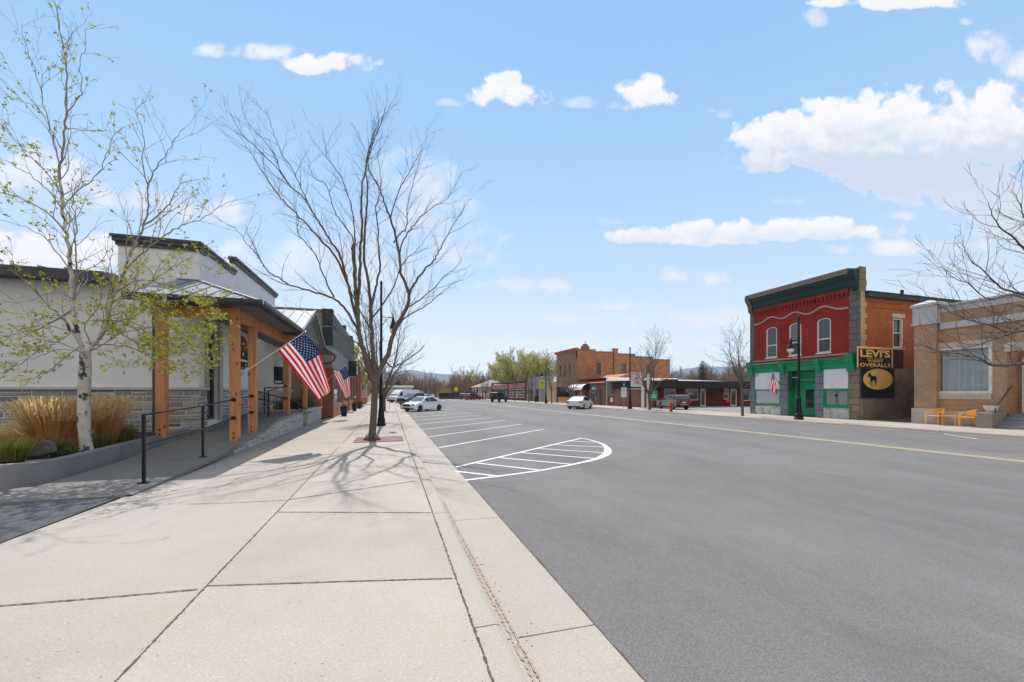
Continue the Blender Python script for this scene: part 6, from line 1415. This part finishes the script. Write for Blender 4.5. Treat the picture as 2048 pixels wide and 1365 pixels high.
# bollard like posts / signs
def signpost(loc,h,label,name='sign_post',r=.025,m='galv'):
    t=thing(name,label,'sign',loc); b=MB(); b.tube([(0,0,0),(0,0,h)],r,8); b.build('post',K[m],t,local=True); return t
t=signpost(Vector((.25,YX(778,.25) if False else 22.8,0)),2.0,'thin grey metal sign post at the kerb near the dark pickup'); q=AX(778.3,818,.3); t.location=(.12,G(778,818,0).y,0); t.location.x=G(778.3,818,0).x
b=MB(); b.box(-.15,.15,-.03,-.02,1.55,2.0) ; o=b.build('plate',K['galv'],t,local=True); 
o.location=(0,0,0); o.scale=(.06,1,1)
def face(t,pts,y,m,name='sign_plate'):
    b=MB(); b.prism(pts,'y',y,y+.012); return b.build(name,K[m],t,local=True)
t=signpost(at(1083.5,22.0),3.55,'lime yellow pentagon school crossing sign with smaller plate, beside far lamp'); 
face(t,[(-.42,2.75),(.42,2.75),(.42,3.25),(0,3.65),(-.42,3.25)],-.05,'syellow'); face(t,[(-.4,2.3),(.4,2.3),(.4,2.68),(-.4,2.68)],-.05,'syellow','lower_plate')
b=MB()
for dx in(-.13,.12): b.lathe((dx,-.055,3.27),[(.055,0),(.055,.004)],10,axis='y'); b.prism([(dx-.07,3.2),(dx+.07,3.2),(dx+.09,2.98),(dx+.06,2.82),(dx+.02,2.98),(dx-.05,2.82),(dx-.08,2.84),(dx-.03,3.02)],'y',-.058,-.052)
b.build('pedestrian_emblem',K['sign_black'],t,local=True)
o=text('AHEAD',.18,K['sign_black'],(0,-.058,2.42),'-y',None,'lettering'); o.parent=t
t2=copytree(t); q=AY(912,787,112.5); t2.location=(q.x,112.5,-.13); t2.scale=(1.25,1.25,.95); t2['label']='distant lime yellow school crossing sign before the black fence'
t=signpost(at(1007,22.0),3.1,'green street name sign on a thin post near the dark jeep')
face(t,[(-.55,2.75),(.55,2.75),(.55,3.05),(-.55,3.05)],-.03,'sgreen'); b=MB(); b.box(-.012,.012,-.5,.5,3.06,3.3); b.build('cross_plate',K['sgreen'],t,local=True)
t=signpost(at(1247.5,22.0),2.55,'blue accessible parking sign over white plates on thin post')
face(t,[(-.13,2.1),(.13,2.1),(.13,2.55),(-.13,2.55)],-.04,'sblue'); b=MB(); b.lathe((0,-.043,2.44),[(.035,0),(.035,.003)],10,axis='y'); b.prism([(-.03,2.4),(.03,2.4),(.03,2.3),(.09,2.22),(.05,2.2),(0,2.27),(-.07,2.27)],'y',-.046,-.041); b.build('wheelchair_emblem',K['white'],t,local=True)
face(t,[(-.3,1.75),(.3,1.75),(.3,2.08),(-.3,2.08)],-.04,'white_board','lower_plate'); face(t,[(-.32,1.1),(.32,1.1),(.32,1.72),(-.32,1.72)],-.04,'white_board','lower_plate')
# business sign on white posts
sx0,sx1=XY(1261,40.5),XY(1285,40.5); px_=[XY(1285.5,40.5),XY(1296.5,40.5)]
S=thing('business_sign','white business sign with red mark on two white posts over the strip building','sign',(px_[0],40.5,0))
ysn=34.9; k=ysn/40.5
sx0,sx1=XY(1260.5,ysn),XY(1282.5,ysn); px_=[XY(1285.5,ysn),XY(1296.3,ysn)]
zt=AY(1270,747,ysn).z; zb_=AY(1270,774,ysn).z
b=MB(); b.box(sx0,sx1,ysn-.12,ysn+.12,zb_,zt-.1); b.build('board',K['white_board'],S)
b=MB(); b.box(sx0-.1,px_[0],ysn-.1,ysn+.1,zt-.02,zt+.1); b.box(sx0-.1,px_[0],ysn-.1,ysn+.1,zb_-.25,zb_-.17); b.build('frame',K['frame_white'],S)
for x in px_: b=MB(); b.box(x-.11,x+.11,ysn-.11,ysn+.11,-.05,zt-.02); b.build('post',K['frame_white'],S)
cxs=(sx0+sx1)/2; b=MB(); 
for i in range(2): b.prism([(cxs-.2+i*.2,zt-.62),(cxs-.05+i*.2,zt-.62),(cxs+.03+i*.2,zt-.4),(cxs-.12+i*.2,zt-.4)],'y',ysn-.128,ysn-.121)
b.build('red_emblem',K['hydrant'],S)
b=MB()
for z,w_ in((zt-.8,.7),(zt-.95,.55),(zb_+.42,.6),(zb_+.28,.65)):
    x=cxs-w_/2; rgx=random.Random(int(z*100))
    while x<cxs+w_/2: l=rgx.uniform(.03,.09); b.box(x,x+l,ysn-.126,ysn-.121,z,z+.055); x+=l+.025
b.build('lettering',K['grey'],S)
t=thing('parking_sign','small green sign with pale lettering on two thin posts by a tree','sign',at(1307.5,22.9)); 
for x in(-.36,.36): b=MB(); b.tube([(x,0,0),(x,0,1.45)],.02,6); b.build('post',K['galv'],t,local=True)
face(t,[(-.38,.85),(-.3,.8),(.38,.8),(.38,1.7),(.28,1.78),(-.38,1.78)],-.03,'sgreen')
o=text('P',.3,K['white'],(0,-.033,1.45),'-y',None); o.parent=t
b=MB()
for z,w_ in((1.32,.5),(1.2,.42),(1.08,.5)): b.box(-w_/2,w_/2,-.036,-.031,z,z+.05)
b.build('lettering',K['white_board'],t,local=True)
# hydrant, bin
t=thing('fire_hydrant','bright red fire hydrant on the pavement corner before the parked jeep','hydrant',at(1342,21.95))
b=MB(); b.lathe((0,0,0),[(.11,0),(.11,.1)],12); b.build('base',K['black'],t,local=True)
b=MB(); b.lathe((0,0,.1),[(.15,0),(.15,.05),(.1,.06),(.1,.45),(.13,.47),(.13,.52),(.115,.6),(.07,.68),(.03,.71),(.03,.76)],16); b.build('barrel',K['hydrant'],t,local=True,smooth=.6)
for ax,l in(('x',.19),('y',.19)):
    b=MB(); b.lathe((0,0,.43),[(.055,-l if ax=='x' else -l),(.055,l if ax=='x' else 0)],10,axis=ax); b.build('nozzle',K['hydrant'],t,local=True)
t=thing('litter_bin','dark round litter bin beside the grey shop doorway','bin',at(1073,24.5)); b=MB(); b.lathe((0,0,0),[(.36,0),(.4,.05),(.4,.95),(.43,1.0),(.4,1.08),(.2,1.1)],16); b.build('bin',K['sign_black'],t,local=True,smooth=.6)
# ------------------------------------------------------------------ flags
def flag(loc,label,rz=0,L=1.95,slope=38,hoist=.80,fly=1.62,off=.08,crumple=1.0,flydir=(.60,-.80),sd=1):
    t=thing('flag',label,'flag',loc,'flags on poles'); t.rotation_euler.z=rz
    a=R(slope); pd=Vector((math.cos(a),0,math.sin(a)))
    b=MB(); b.tube([Vector((0,0,0)),pd*L],[.014,.011],10); b.build('pole',K['pole_white'],t,local=True)
    b=MB(); b.lathe(pd*L,[(.0,-.03),(.025,-.015),(.03,0),(.025,.015),(.0,.03)],10); b.build('finial',K['galv'],t,local=True)
    b=MB(); b.box(-.06,-.02,-.04,.04,-.12,.06); b.beam(pd*-.05,pd*.13,.05,.05); b.build('bracket',K['galv'],t,local=True)
    # cloth
    top=pd*(L-.05); fd0=Vector((flydir[0],0,flydir[1])).normalized(); hd=-pd
    ns,nt_=26,44
    def pt(s,tt):
        # s along hoist from the tip, tt along the fly
        sq=1-.46*crumple*max(0,tt-.35)/.65*(1)
        ph=s*9.5-tt*2.2; amp=(.025+.115*tt)*crumple
        p=top+hd*(hoist*((s-1)*sq+1)) + fd0*(fly*tt)
        p+=Vector((.55,0,.2))*(.10*math.sin(tt*2.6)*(1-s)*.8)
        p+=Vector((0,1,0))*(amp*math.sin(ph)+.05*math.sin(tt*5+s*2))+hd*(.014*math.sin(ph*1.7+tt*6)*tt)
        p+=Vector((0,0,-1))*.04*tt*tt
        return p
    b=MB(); vs=[pt(i/ns,j/nt_) for i in range(ns+1) for j in range(nt_+1)]; fs=[];ms=[]
    for i in range(ns):
        for j in range(nt_):
            s=(i+.5)/ns; tt=(j+.5)/nt_; st=int(s*13)
            m=2 if (s<7/13 and tt<.42) else (0 if st%2==0 else 1)
            b.f.append((i*(nt_+1)+j,i*(nt_+1)+j+1,(i+1)*(nt_+1)+j+1,(i+1)*(nt_+1)+j)); b.m.append(m)
    b.v=[tuple(v) for v in vs]
    c=b.build('cloth',[K['flag_red'],K['flag_white'],K['flag_blue']],t,local=True,smooth=4)
    st=MB()
    for r_ in range(9):
        for q_ in range(6 if r_%2==0 else 5):
            s=(r_+1)/10*7/13; tt=(.035+(q_+(0 if r_%2==0 else .5))*.066)
            o=pt(s,tt); ex=(pt(s,tt+.01)-o).normalized(); ey=(pt(s-.01,tt)-o).normalized(); nr=ex.cross(ey).normalized()
            for sg in(-1,1):
                vs=[o+nr*.004*sg]+[o+nr*.004*sg+(ex*math.cos(k*math.pi/5)+ey*math.sin(k*math.pi/5))*(.024 if k%2==0 else .011) for k in range(10)]
                st.add(vs,[(0,1+k,1+(k+1)%10) for k in range(10)])
    st.build('stars',K['flag_white'],c,local=True)
    b=MB(); 
    for s in(0.0,1.0): b.lathe(pt(s,0),[(.02,-.012),(.02,.012)],8)
    b.build('clip',K['pole_white'],t,local=True)
    return t
flag(Vector((-3.73,11.98,1.5+36/800*10.3)),'large flag with stars and stripes blowing from the corner porch post')
flag(Vector((-3.73,25.0,1.98)),'smaller flag hanging from the far porch post before the shop',L=1.7,slope=42,crumple=1.15,flydir=(.42,-.9),fly=1.5)
pq=AX(1553,762,FX-.25); flag(Vector((FX-.04,pq.y,2.25)),'small flag drooping beside the green shop door',rz=math.pi,L=.95,slope=50,hoist=.55,fly=1.05,crumple=1.2,flydir=(.1,-1))
# ------------------------------------------------------------------ vehicles
def car(name,label,cat,L,W,zb,body,wheels,cab,paint,opt,group=None):
    """body: top outline rear->front [(x,z)], wheels [(x,r)], cab: list of (x,z) rear->front with base at both ends; local +x is forward"""
    t=thing(name,label,cat,(0,0,0),group); b=MB()
    x0,x1=-L/2,L/2
    low=[]
    for xw,r in sorted(wheels,reverse=True):
        R_=r*1.14; z=r
        a0=math.asin(max(-1,min(1,(zb-z)/R_)))
        seq=[a0+(math.pi-2*a0)*k/10 for k in range(11)]
        low+=[(xw+R_*math.cos(a),z+R_*math.sin(a)) for a in seq]
    poly=list(body)+[(x1-.04,zb+.1),(x1-.18,zb)]+low+[(x0+.18,zb),(x0+.04,zb+.1)]
    cx,cz=0,(zb+.8)/2
    def lay(k,dz): return [(x*(1-k*.012),z-(dz if z>zb+.3 else 0)) for x,z in poly]
    Ls=[(-W/2,lay(3,.05)),(-W/2+.035,lay(1.2,.015)),(-W/2+.12,lay(0,0)),(W/2-.12,lay(0,0)),(W/2-.035,lay(1.2,.015)),(W/2,lay(3,.05))]
    # bulge: belt narrower than the sill line
    n=len(poly); vs=[]
    for y,l in Ls: vs+=[(x,y*(1-.05*max(0,(z-.62))/.4) ,z) for x,z in l]
    fs=[(k*n+i,k*n+(i+1)%n,(k+1)*n+(i+1)%n,(k+1)*n+i) for k in range(5) for i in range(n)]+[tuple(range(n))[::-1],tuple(range(5*n,6*n))]
    b.add(vs,fs); b.build('body',K[paint],t,local=True,smooth=R(28))
    # cabin
    zc=cab[0][1]; zr=max(z for x,z in cab); wb,wt=W/2*.93,W/2*opt.get('tumble',.74)
    def yw(z): return wb+(wt-wb)*(z-zc)/(zr-zc)
    m=len(cab); b=MB(); vs=[(x,-yw(z),z) for x,z in cab]+[(x,yw(z),z) for x,z in cab]
    b.add(vs,[tuple(range(m))[::-1],tuple(range(m,2*m))]+[(i,i+1,m+i+1,m+i) for i in range(m-1)]); b.build('cabin',K[opt.get('cabpaint',paint)],t,local=True,smooth=R(24),bevel=.03)
    # windows
    def sidewin(poly_,s,nm_='side_window'):
        g=MB(); g.add([(x,s*(yw(z)+.008),z) for x,z in poly_],[tuple(range(len(poly_)))]); g.build(nm_,K['carglass'],t,local=True)
    for s in(-1,1):
        for p in opt['side']: sidewin(p,s)
    for (p,q,mm,nm_) in opt['ends']:
        (xa,za),(xb,zb2)=p,q; d=Vector((xb-xa,zb2-za)); nrm=Vector((-d.y,d.x)).normalized()*.01
        if nrm.x*(1 if nm_=='windscreen' else -1)<0: nrm=-nrm
        g=MB(); i0,i1=.06,.94; pa=(xa+d.x*i0+nrm.x,za+d.y*i0+nrm.y); pb_=(xa+d.x*i1+nrm.x,za+d.y*i1+nrm.y)
        g.quad((pa[0],-yw(za)*.90,pa[1]),(pa[0],yw(za)*.90,pa[1]),(pb_[0],yw(zb2)*.88,pb_[1]),(pb_[0],-yw(zb2)*.88,pb_[1])); g.build(nm_,K[mm],t,local=True)
    for xw,r in wheels:
        for s in(-1,1):
            y=s*(W/2-.11); wb_=MB(); wb_.lathe((xw,y,r),[(r*.62,-.10),(r*.9,-.105),(r,-.07),(r,.07),(r*.9,.105),(r*.62,.10)],24,axis='y'); o=wb_.build('wheel',K['tyre'],t,local=True,smooth=.6)
            rb=MB(); yo=y+s*.085; rb.lathe((xw,yo,r),[(r*.63,-.02),(r*.63,.02),(r*.55,.018 if s>0 else -.018)],20,axis='y')
            rb.build('rim',K['rim_dark'],o,local=True); rb=MB(); nsp=opt.get('spokes',5)
            for k in range(nsp):
                a=2*math.pi*k/nsp+.3; rb.beam((xw,yo+s*.028,r),(xw+r*.6*math.cos(a),yo+s*.028,r+r*.6*math.sin(a)),r*.17,.02,up=(0,1,0))
            rb.lathe((xw,yo+s*.03,r),[(r*.16,-.012),(r*.16,.012)],10,axis='y'); rb.lathe((xw,yo+s*.022,r),[(r*.56,-.006),(r*.66,-.006),(r*.66,.006),(r*.56,.006)],24,axis='y'); rb.build('rim_spokes',K[opt.get('rim','rim')],o,local=True)
    b=MB(); b.box(x0+.5,x1-.5,-W/2+.2,W/2-.2,zb-.06,zb+.04); b.build('underbody',K['trim'],t,local=True)
    for nm_,mm,bx in opt.get('boxes',()):
        for s in((-1,1) if bx[2] is not None and nm_.endswith('*') else (1,)):
            x_0,x_1,y_0,y_1,z_0,z_1=bx; q=MB(); ya,yb_=sorted((s*y_0,s*y_1)); q.box(x_0,x_1,ya,yb_,z_0,z_1); q.build(nm_.rstrip('*'),K[mm],t,local=True,bevel=min(.03,(z_1-z_0)*.3))
    return t
def putcar(t,p,head,s=1.0): t.location=p; t.rotation_euler.z=head; t.scale=(s,s,s); return t
def heading(dx,dy): return math.atan2(dy,dx)
# white saloon, left
sed=dict(tumble=.72,spokes=10,rim='rim_dark',
 side=[[(-1.18,.97),(-.06,.95),(-.04,1.36),(-.55,1.37),(-.85,1.25)],[(.0,.95),(.98,.93),(.42,1.30),(.03,1.365)]],
 ends=[((1.12,.93),(.34,1.40),'carglass_l','windscreen'),((-1.62,.98),(-.75,1.40),'carglass','rear_window')],
 boxes=[('headlight*','trim',(2.02,2.2,.52,.86,.60,.74)),('headlight_lens*','lamp_clear',(2.1,2.215,.56,.82,.63,.71)),('grille','trim',(2.2,2.305,-.42,.42,.50,.72)),('lower_grille*','trim',(2.16,2.27,.50,.82,.27,.40)),('lower_grille','trim',(2.2,2.31,-.42,.42,.22,.38)),('tail_lamp*','lamp_red',(-2.31,-2.1,.55,.86,.68,.86)),('mirror*','paint_white',(.72,.90,.86,1.03,.92,1.05)),('door_handle*','chrome',(-.02,.14,.87,.895,.80,.83)),('door_handle*','chrome',(-.98,-.82,.87,.895,.82,.85)),('number_plate','white_board',(-2.33,-2.28,-.26,.26,.62,.74))])
sbody=[(-2.3,.34),(-2.31,.62),(-2.27,.92),(-2.1,.99),(-1.62,1.0),(1.14,.94),(1.6,.86),(2.05,.74),(2.25,.62),(2.29,.44)]
scab=[(-1.68,.985),(-1.2,1.22),(-.75,1.40),(-.25,1.45),(.1,1.445),(.36,1.39),(.75,1.16),(1.14,.93)]
c1=car('parked_car','white four-door saloon parked nose-in at the left kerb','car',4.6,1.8,.2,sbody,[(-1.36,.33),(1.4,.33)],scab,'paint_white',sed)
q=AY(847,787,37/.9565-2.96*.2917/.9565); putcar(c1,(2.96,(37-2.96*SN)/CS,ZR),heading(-.74,-.67),.93)
sed2=dict(sed); sed2['rim']='rim'; sed2['spokes']=6; sed2['boxes']=[x for x in sed['boxes']]+[('bumper','trim',(-2.33,-2.2,-.75,.75,.22,.36))]
c2=car('parked_car','white saloon parked nose-in before the awning shop, rear toward the road','car',4.4,1.76,.22,[(x*.957,z) for x,z in sbody],[(-1.3,.32),(1.3,.32)],[(x*.957,z*1.0) for x,z in scab],'paint_white',dict(sed2,side=[[(x*.957,z) for x,z in p] for p in sed['side']],ends=[tuple([(a[0]*.957,a[1]) if isinstance(a,tuple) else a for a in e]) for e in sed['ends']],boxes=[(n_,m_,(b_[0]*.957,b_[1]*.957)+b_[2:]) for n_,m_,b_ in sed2['boxes']]))
putcar(c2,AX(1160.5,800,19.3)*1.0,heading(.71,.71),.93); c2.location.z=ZR; c2.location.x=19.3; c2.location.y=YX(1160.5,19.3)
# dark pickup, left
tr_=dict(tumble=.78,spokes=6,rim='chrome',side=[[(-.62,1.22),(.22,1.22),(.22,1.70),(-.55,1.71)],[(.30,1.22),(1.28,1.21),(.82,1.66),(.30,1.70)]],
 ends=[((1.42,1.22),(.78,1.76),'carglass_l','windscreen'),((-.86,1.22),(-.72,1.74),'carglass','rear_window')],
 boxes=[('headlight*','lamp_clear',(2.7,2.88,.62,.92,.88,1.06)),('grille','trim',(2.75,2.93,-.6,.6,.72,1.1)),('bumper','chrome',(2.75,3.0,-.92,.92,.46,.68)),('tail_lamp*','lamp_red',(-2.9,-2.8,.78,.94,.8,1.1)),('mirror*','paint_dark',(1.0,1.14,.95,1.22,1.2,1.42)),('bed_rail*','trim',(-2.85,-.9,.8,.93,1.2,1.235)),('load','white_board',(-2.2,-1.3,-.5,.2,1.2,1.62)),('load','chrome',(-1.9,-1.1,.25,.6,1.2,1.5)),('side_step*','chrome',(-.8,1.3,.9,1.0,.4,.46))])
tbody=[(-2.88,.55),(-2.9,.9),(-2.87,1.2),(-.9,1.2),(1.45,1.2),(1.9,1.16),(2.55,1.1),(2.8,1.02),(2.88,.7)]
c3=car('pickup_truck','charcoal pickup truck with chrome bumper parked behind the white saloon','pickup truck',5.8,1.98,.42,tbody,[(-1.75,.4),(1.85,.4)],[(-.9,1.19),(-.8,1.7),(-.6,1.79),(.0,1.82),(.6,1.79),(.82,1.74),(1.45,1.2)],'paint_dark',tr_)
putcar(c3,(3.3,(53-3.3*SN)/CS,ZR),heading(-.74,-.67),.93)
# white van
vn=dict(tumble=.86,spokes=6,rim='rim',side=[[(1.2,1.25),(1.95,1.25),(1.55,1.85),(1.2,1.9)]],ends=[((2.25,1.25),(1.55,2.02),'carglass_l','windscreen')],
 boxes=[('headlight*','lamp_clear',(2.75,2.9,.6,.9,.8,1.0)),('bumper','trim',(2.7,2.95,-.9,.9,.38,.62)),('tail_lamp*','lamp_red',(-2.92,-2.8,.85,.97,.9,1.4)),('mirror*','trim',(1.7,1.85,.98,1.2,1.25,1.55)),('door_track*','grey',(-2.6,.6,.985,.995,1.1,1.14))])
vb=[(-2.9,.5),(-2.9,1.2),(2.25,1.24),(2.7,1.1),(2.86,.8)]
c4_=car('cargo_van','white windowless cargo van parked beyond the charcoal pickup','van',5.8,2.02,.32,vb,[(-1.75,.35),(1.85,.35)],[(-2.88,1.19),(-2.86,2.05),(-2.7,2.22),(0,2.28),(1.2,2.2),(1.6,2.0),(2.28,1.22)],'paint_white',vn)
putcar(c4_,(3.2,(66-3.2*SN)/CS,ZR),heading(-.74,-.67),.98)
c4_.location.x=2.2
# teal jeep (boxy off-roader) 
jp=dict(tumble=.86,spokes=5,rim='rim_dark',cabpaint='trim',side=[[(-1.75,1.22),(-.75,1.22),(-.75,1.68),(-1.7,1.68)],[(-.62,1.22),(.3,1.22),(.1,1.68),(-.62,1.68)]],ends=[((.52,1.2),(.24,1.78),'carglass_l','windscreen'),((-1.95,1.22),(-1.88,1.74),'carglass','rear_window')],
 boxes=[('headlight*','lamp_clear',(1.95,2.02,.42,.66,.86,1.06)),('bumper','trim',(1.95,2.15,-.8,.8,.5,.68)),('bumper','trim',(-2.1,-1.95,-.8,.8,.5,.66)),('tail_lamp*','lamp_red',(-2.0,-1.93,.6,.78,.85,1.05)),('mirror*','trim',(.35,.5,.8,1.02,1.15,1.35)),('fender*','trim',(.75,1.85,.72,.95,.9,.98)),('fender*','trim',(-1.75,-.7,.72,.95,.9,.98))])
c5=car('off_road_jeep','dark teal boxy jeep with spare wheel on its rear, right kerb','jeep',4.0,1.68,.52,[(-1.97,.6),(-1.98,1.2),(.5,1.2),(1.0,1.16),(1.85,1.12),(1.97,.95),(1.97,.7)],[(-1.2,.42),(1.28,.42)],[(-1.96,1.19),(-1.9,1.74),(-1.7,1.82),(-.4,1.84),(.2,1.8),(.54,1.19)],'paint_teal',jp)
b=MB(); b.lathe((-2.12,.1,1.1),[(.2,-.1),(.36,-.11),(.41,-.06),(.41,.06),(.36,.1),(.2,.1)],22,axis='x'); o=b.build('spare_wheel',K['tyre'],c5,local=True,smooth=.6); b=MB(); b.lathe((-2.22,.1,1.1),[(.2,-.02),(.2,.02)],16,axis='x'); b.build('rim',K['rim'],o,local=True)
putcar(c5,(19.4,YX(998,19.4),ZR),heading(.71,.71),1.0)
# grey brown suv on the lot
sv=dict(tumble=.80,spokes=5,rim='rim',side=[[(-2.05,1.12),(-1.25,1.12),(-1.25,1.52),(-1.95,1.52)],[(-1.15,1.12),(-.3,1.12),(-.3,1.53),(-1.15,1.53)],[(-.22,1.12),(.72,1.11),(.25,1.49),(-.22,1.53)]],ends=[((.92,1.1),(.28,1.58),'carglass_l','windscreen'),((-2.22,1.1),(-2.0,1.58),'glass_blue','rear_window')],
 boxes=[('headlight*','lamp_clear',(2.1,2.22,.5,.8,.78,.94)),('grille','trim',(2.1,2.23,-.45,.45,.76,.96)),('bumper','trim',(-2.35,-2.15,-.85,.85,.42,.62)),('bumper_trim','chrome',(-2.37,-2.35,-.5,.5,.52,.62)),('tail_lamp*','lamp_red',(-2.24,-2.15,.66,.86,.8,1.02)),('number_plate','white_board',(-2.27,-2.22,-.2,.2,.72,.86)),('mirror*','trim',(.5,.64,.85,1.05,1.08,1.24)),('roof_rail*','trim',(-1.8,.0,.56,.6,1.6,1.64))])
c6=car('parked_car','grey brown boxy estate jeep parked on the lot before the strip building','car',4.4,1.76,.36,[(-2.2,.5),(-2.22,.8),(-2.2,1.1),(.95,1.1),(1.5,1.04),(2.05,.98),(2.15,.85),(2.17,.6)],[(-1.35,.37),(1.3,.37)],[(-2.2,1.09),(-2.02,1.56),(-1.85,1.61),(-.8,1.63),(.1,1.60),(.3,1.56),(.97,1.09)],'paint_brown',sv)
pz=XY(1346.5,31.6); putcar(c6,(XY(1346,31.9),31.9,-.012),heading(.16,.99),.84)
# red estate + purple car
c7=car('parked_car','red estate car parked at the far right kerb','car',4.5,1.78,.24,[(-2.24,.4),(-2.25,.95),(1.0,.95),(1.6,.86),(2.1,.74),(2.24,.5)],[(-1.35,.33),(1.35,.33)],[(-2.2,.94),(-1.95,1.36),(-1.7,1.48),(-.6,1.52),(.1,1.47),(.3,1.42),(1.02,.94)],'paint_red',dict(tumble=.76,spokes=5,side=[[(-1.9,.98),(-1.1,.98),(-1.1,1.4),(-1.75,1.38)],[(-1.0,.98),(-.2,.98),(-.2,1.42),(-1.0,1.42)],[(-.1,.98),(.75,.97),(.3,1.32),(-.1,1.4)]],ends=[((1.0,.95),(.32,1.42),'carglass_l','windscreen'),((-2.2,.96),(-1.93,1.38),'carglass','rear_window')],boxes=[('headlight*','lamp_clear',(2.0,2.2,.5,.82,.6,.74)),('tail_lamp*','lamp_red',(-2.28,-2.2,.6,.84,.7,.95)),('mirror*','paint_red',(.62,.8,.86,1.02,.95,1.07))]))
putcar(c7,(19.6,YX(946.5,19.6),ZR),heading(.82,.57),1.05)
c8=copytree(c7); c8['label']='dark purple car half hidden behind the red estate'
for ch in c8.children:
    if ch.name.split('.')[0] in('body','cabin','mirror'): ch.data=ch.data.copy(); ch.data.materials[0]=K['paint_purple']
putcar(c8,(19.6,YX(934,19.6),ZR),heading(.75,.66),1.1)
# separate pieces of one name become parts of their own
def split_islands(o):
    me=o.data; n=len(me.vertices); par=list(range(n))
    def find(a):
        while par[a]!=a: par[a]=par[par[a]]; a=par[a]
        return a
    for p in me.polygons:
        v=p.vertices; r=find(v[0])
        for q in v[1:]: par[find(q)]=r
    grp={}
    for p in me.polygons: grp.setdefault(find(p.vertices[0]),[]).append(p)
    if len(grp)<2: return
    base=o.name.split('.')[0]; first=True; mods=[(m.width,m.segments) for m in o.modifiers]
    for ps in grp.values():
        idx={}; vs=[]; fs=[]
        for p in ps:
            f=[]
            for q in p.vertices:
                if q not in idx: idx[q]=len(vs); vs.append(tuple(me.vertices[q].co))
                f.append(idx[q])
            fs.append(tuple(f))
        m2=bpy.data.meshes.new(base); m2.from_pydata(vs,[],fs)
        for m in me.materials: m2.materials.append(m)
        m2.polygons.foreach_set('use_smooth',[p.use_smooth for p in ps])
        if first: o.data=m2; first=False; continue
        c=o.copy(); c.data=m2; COL.objects.link(c)
for o in list(bpy.data.objects):
    if o.type=='MESH' and o.parent and not o.children and o.data.users==1:
        b=o.name.split('.')[0]; pn=o.parent.name.split('.')[0]
        if b in('bolt','clip','lintel','pier','quoin','siding_post','sill','vent_pipe','gable_timber') or (b=='bracket' and pn=='handrail') or (b=='frame' and pn=='business_sign'): split_islands(o)
# distant air
hz=bpy.data.materials.new('haze'); hz.use_nodes=True; t_=hz.node_tree; t_.nodes.clear(); out=t_.nodes.new('ShaderNodeOutputMaterial'); pv=t_.nodes.new('ShaderNodeVolumePrincipled')
pv.inputs['Color'].default_value=(.64,.77,1.0,1); pv.inputs['Density'].default_value=.0002; pv.inputs['Anisotropy'].default_value=.2; t_.links.new(pv.outputs[0],out.inputs['Volume'])
HAZE=True
if HAZE:
    b=MB(); b.box(-1800,3900,-60,2600,-1.3,230); o=b.build('haze',hz); tag(o,'thin pale blue air between the street and far hills','haze',kind='stuff')
sc.cycles.volume_bounces=0; sc.cycles.volume_max_steps=64
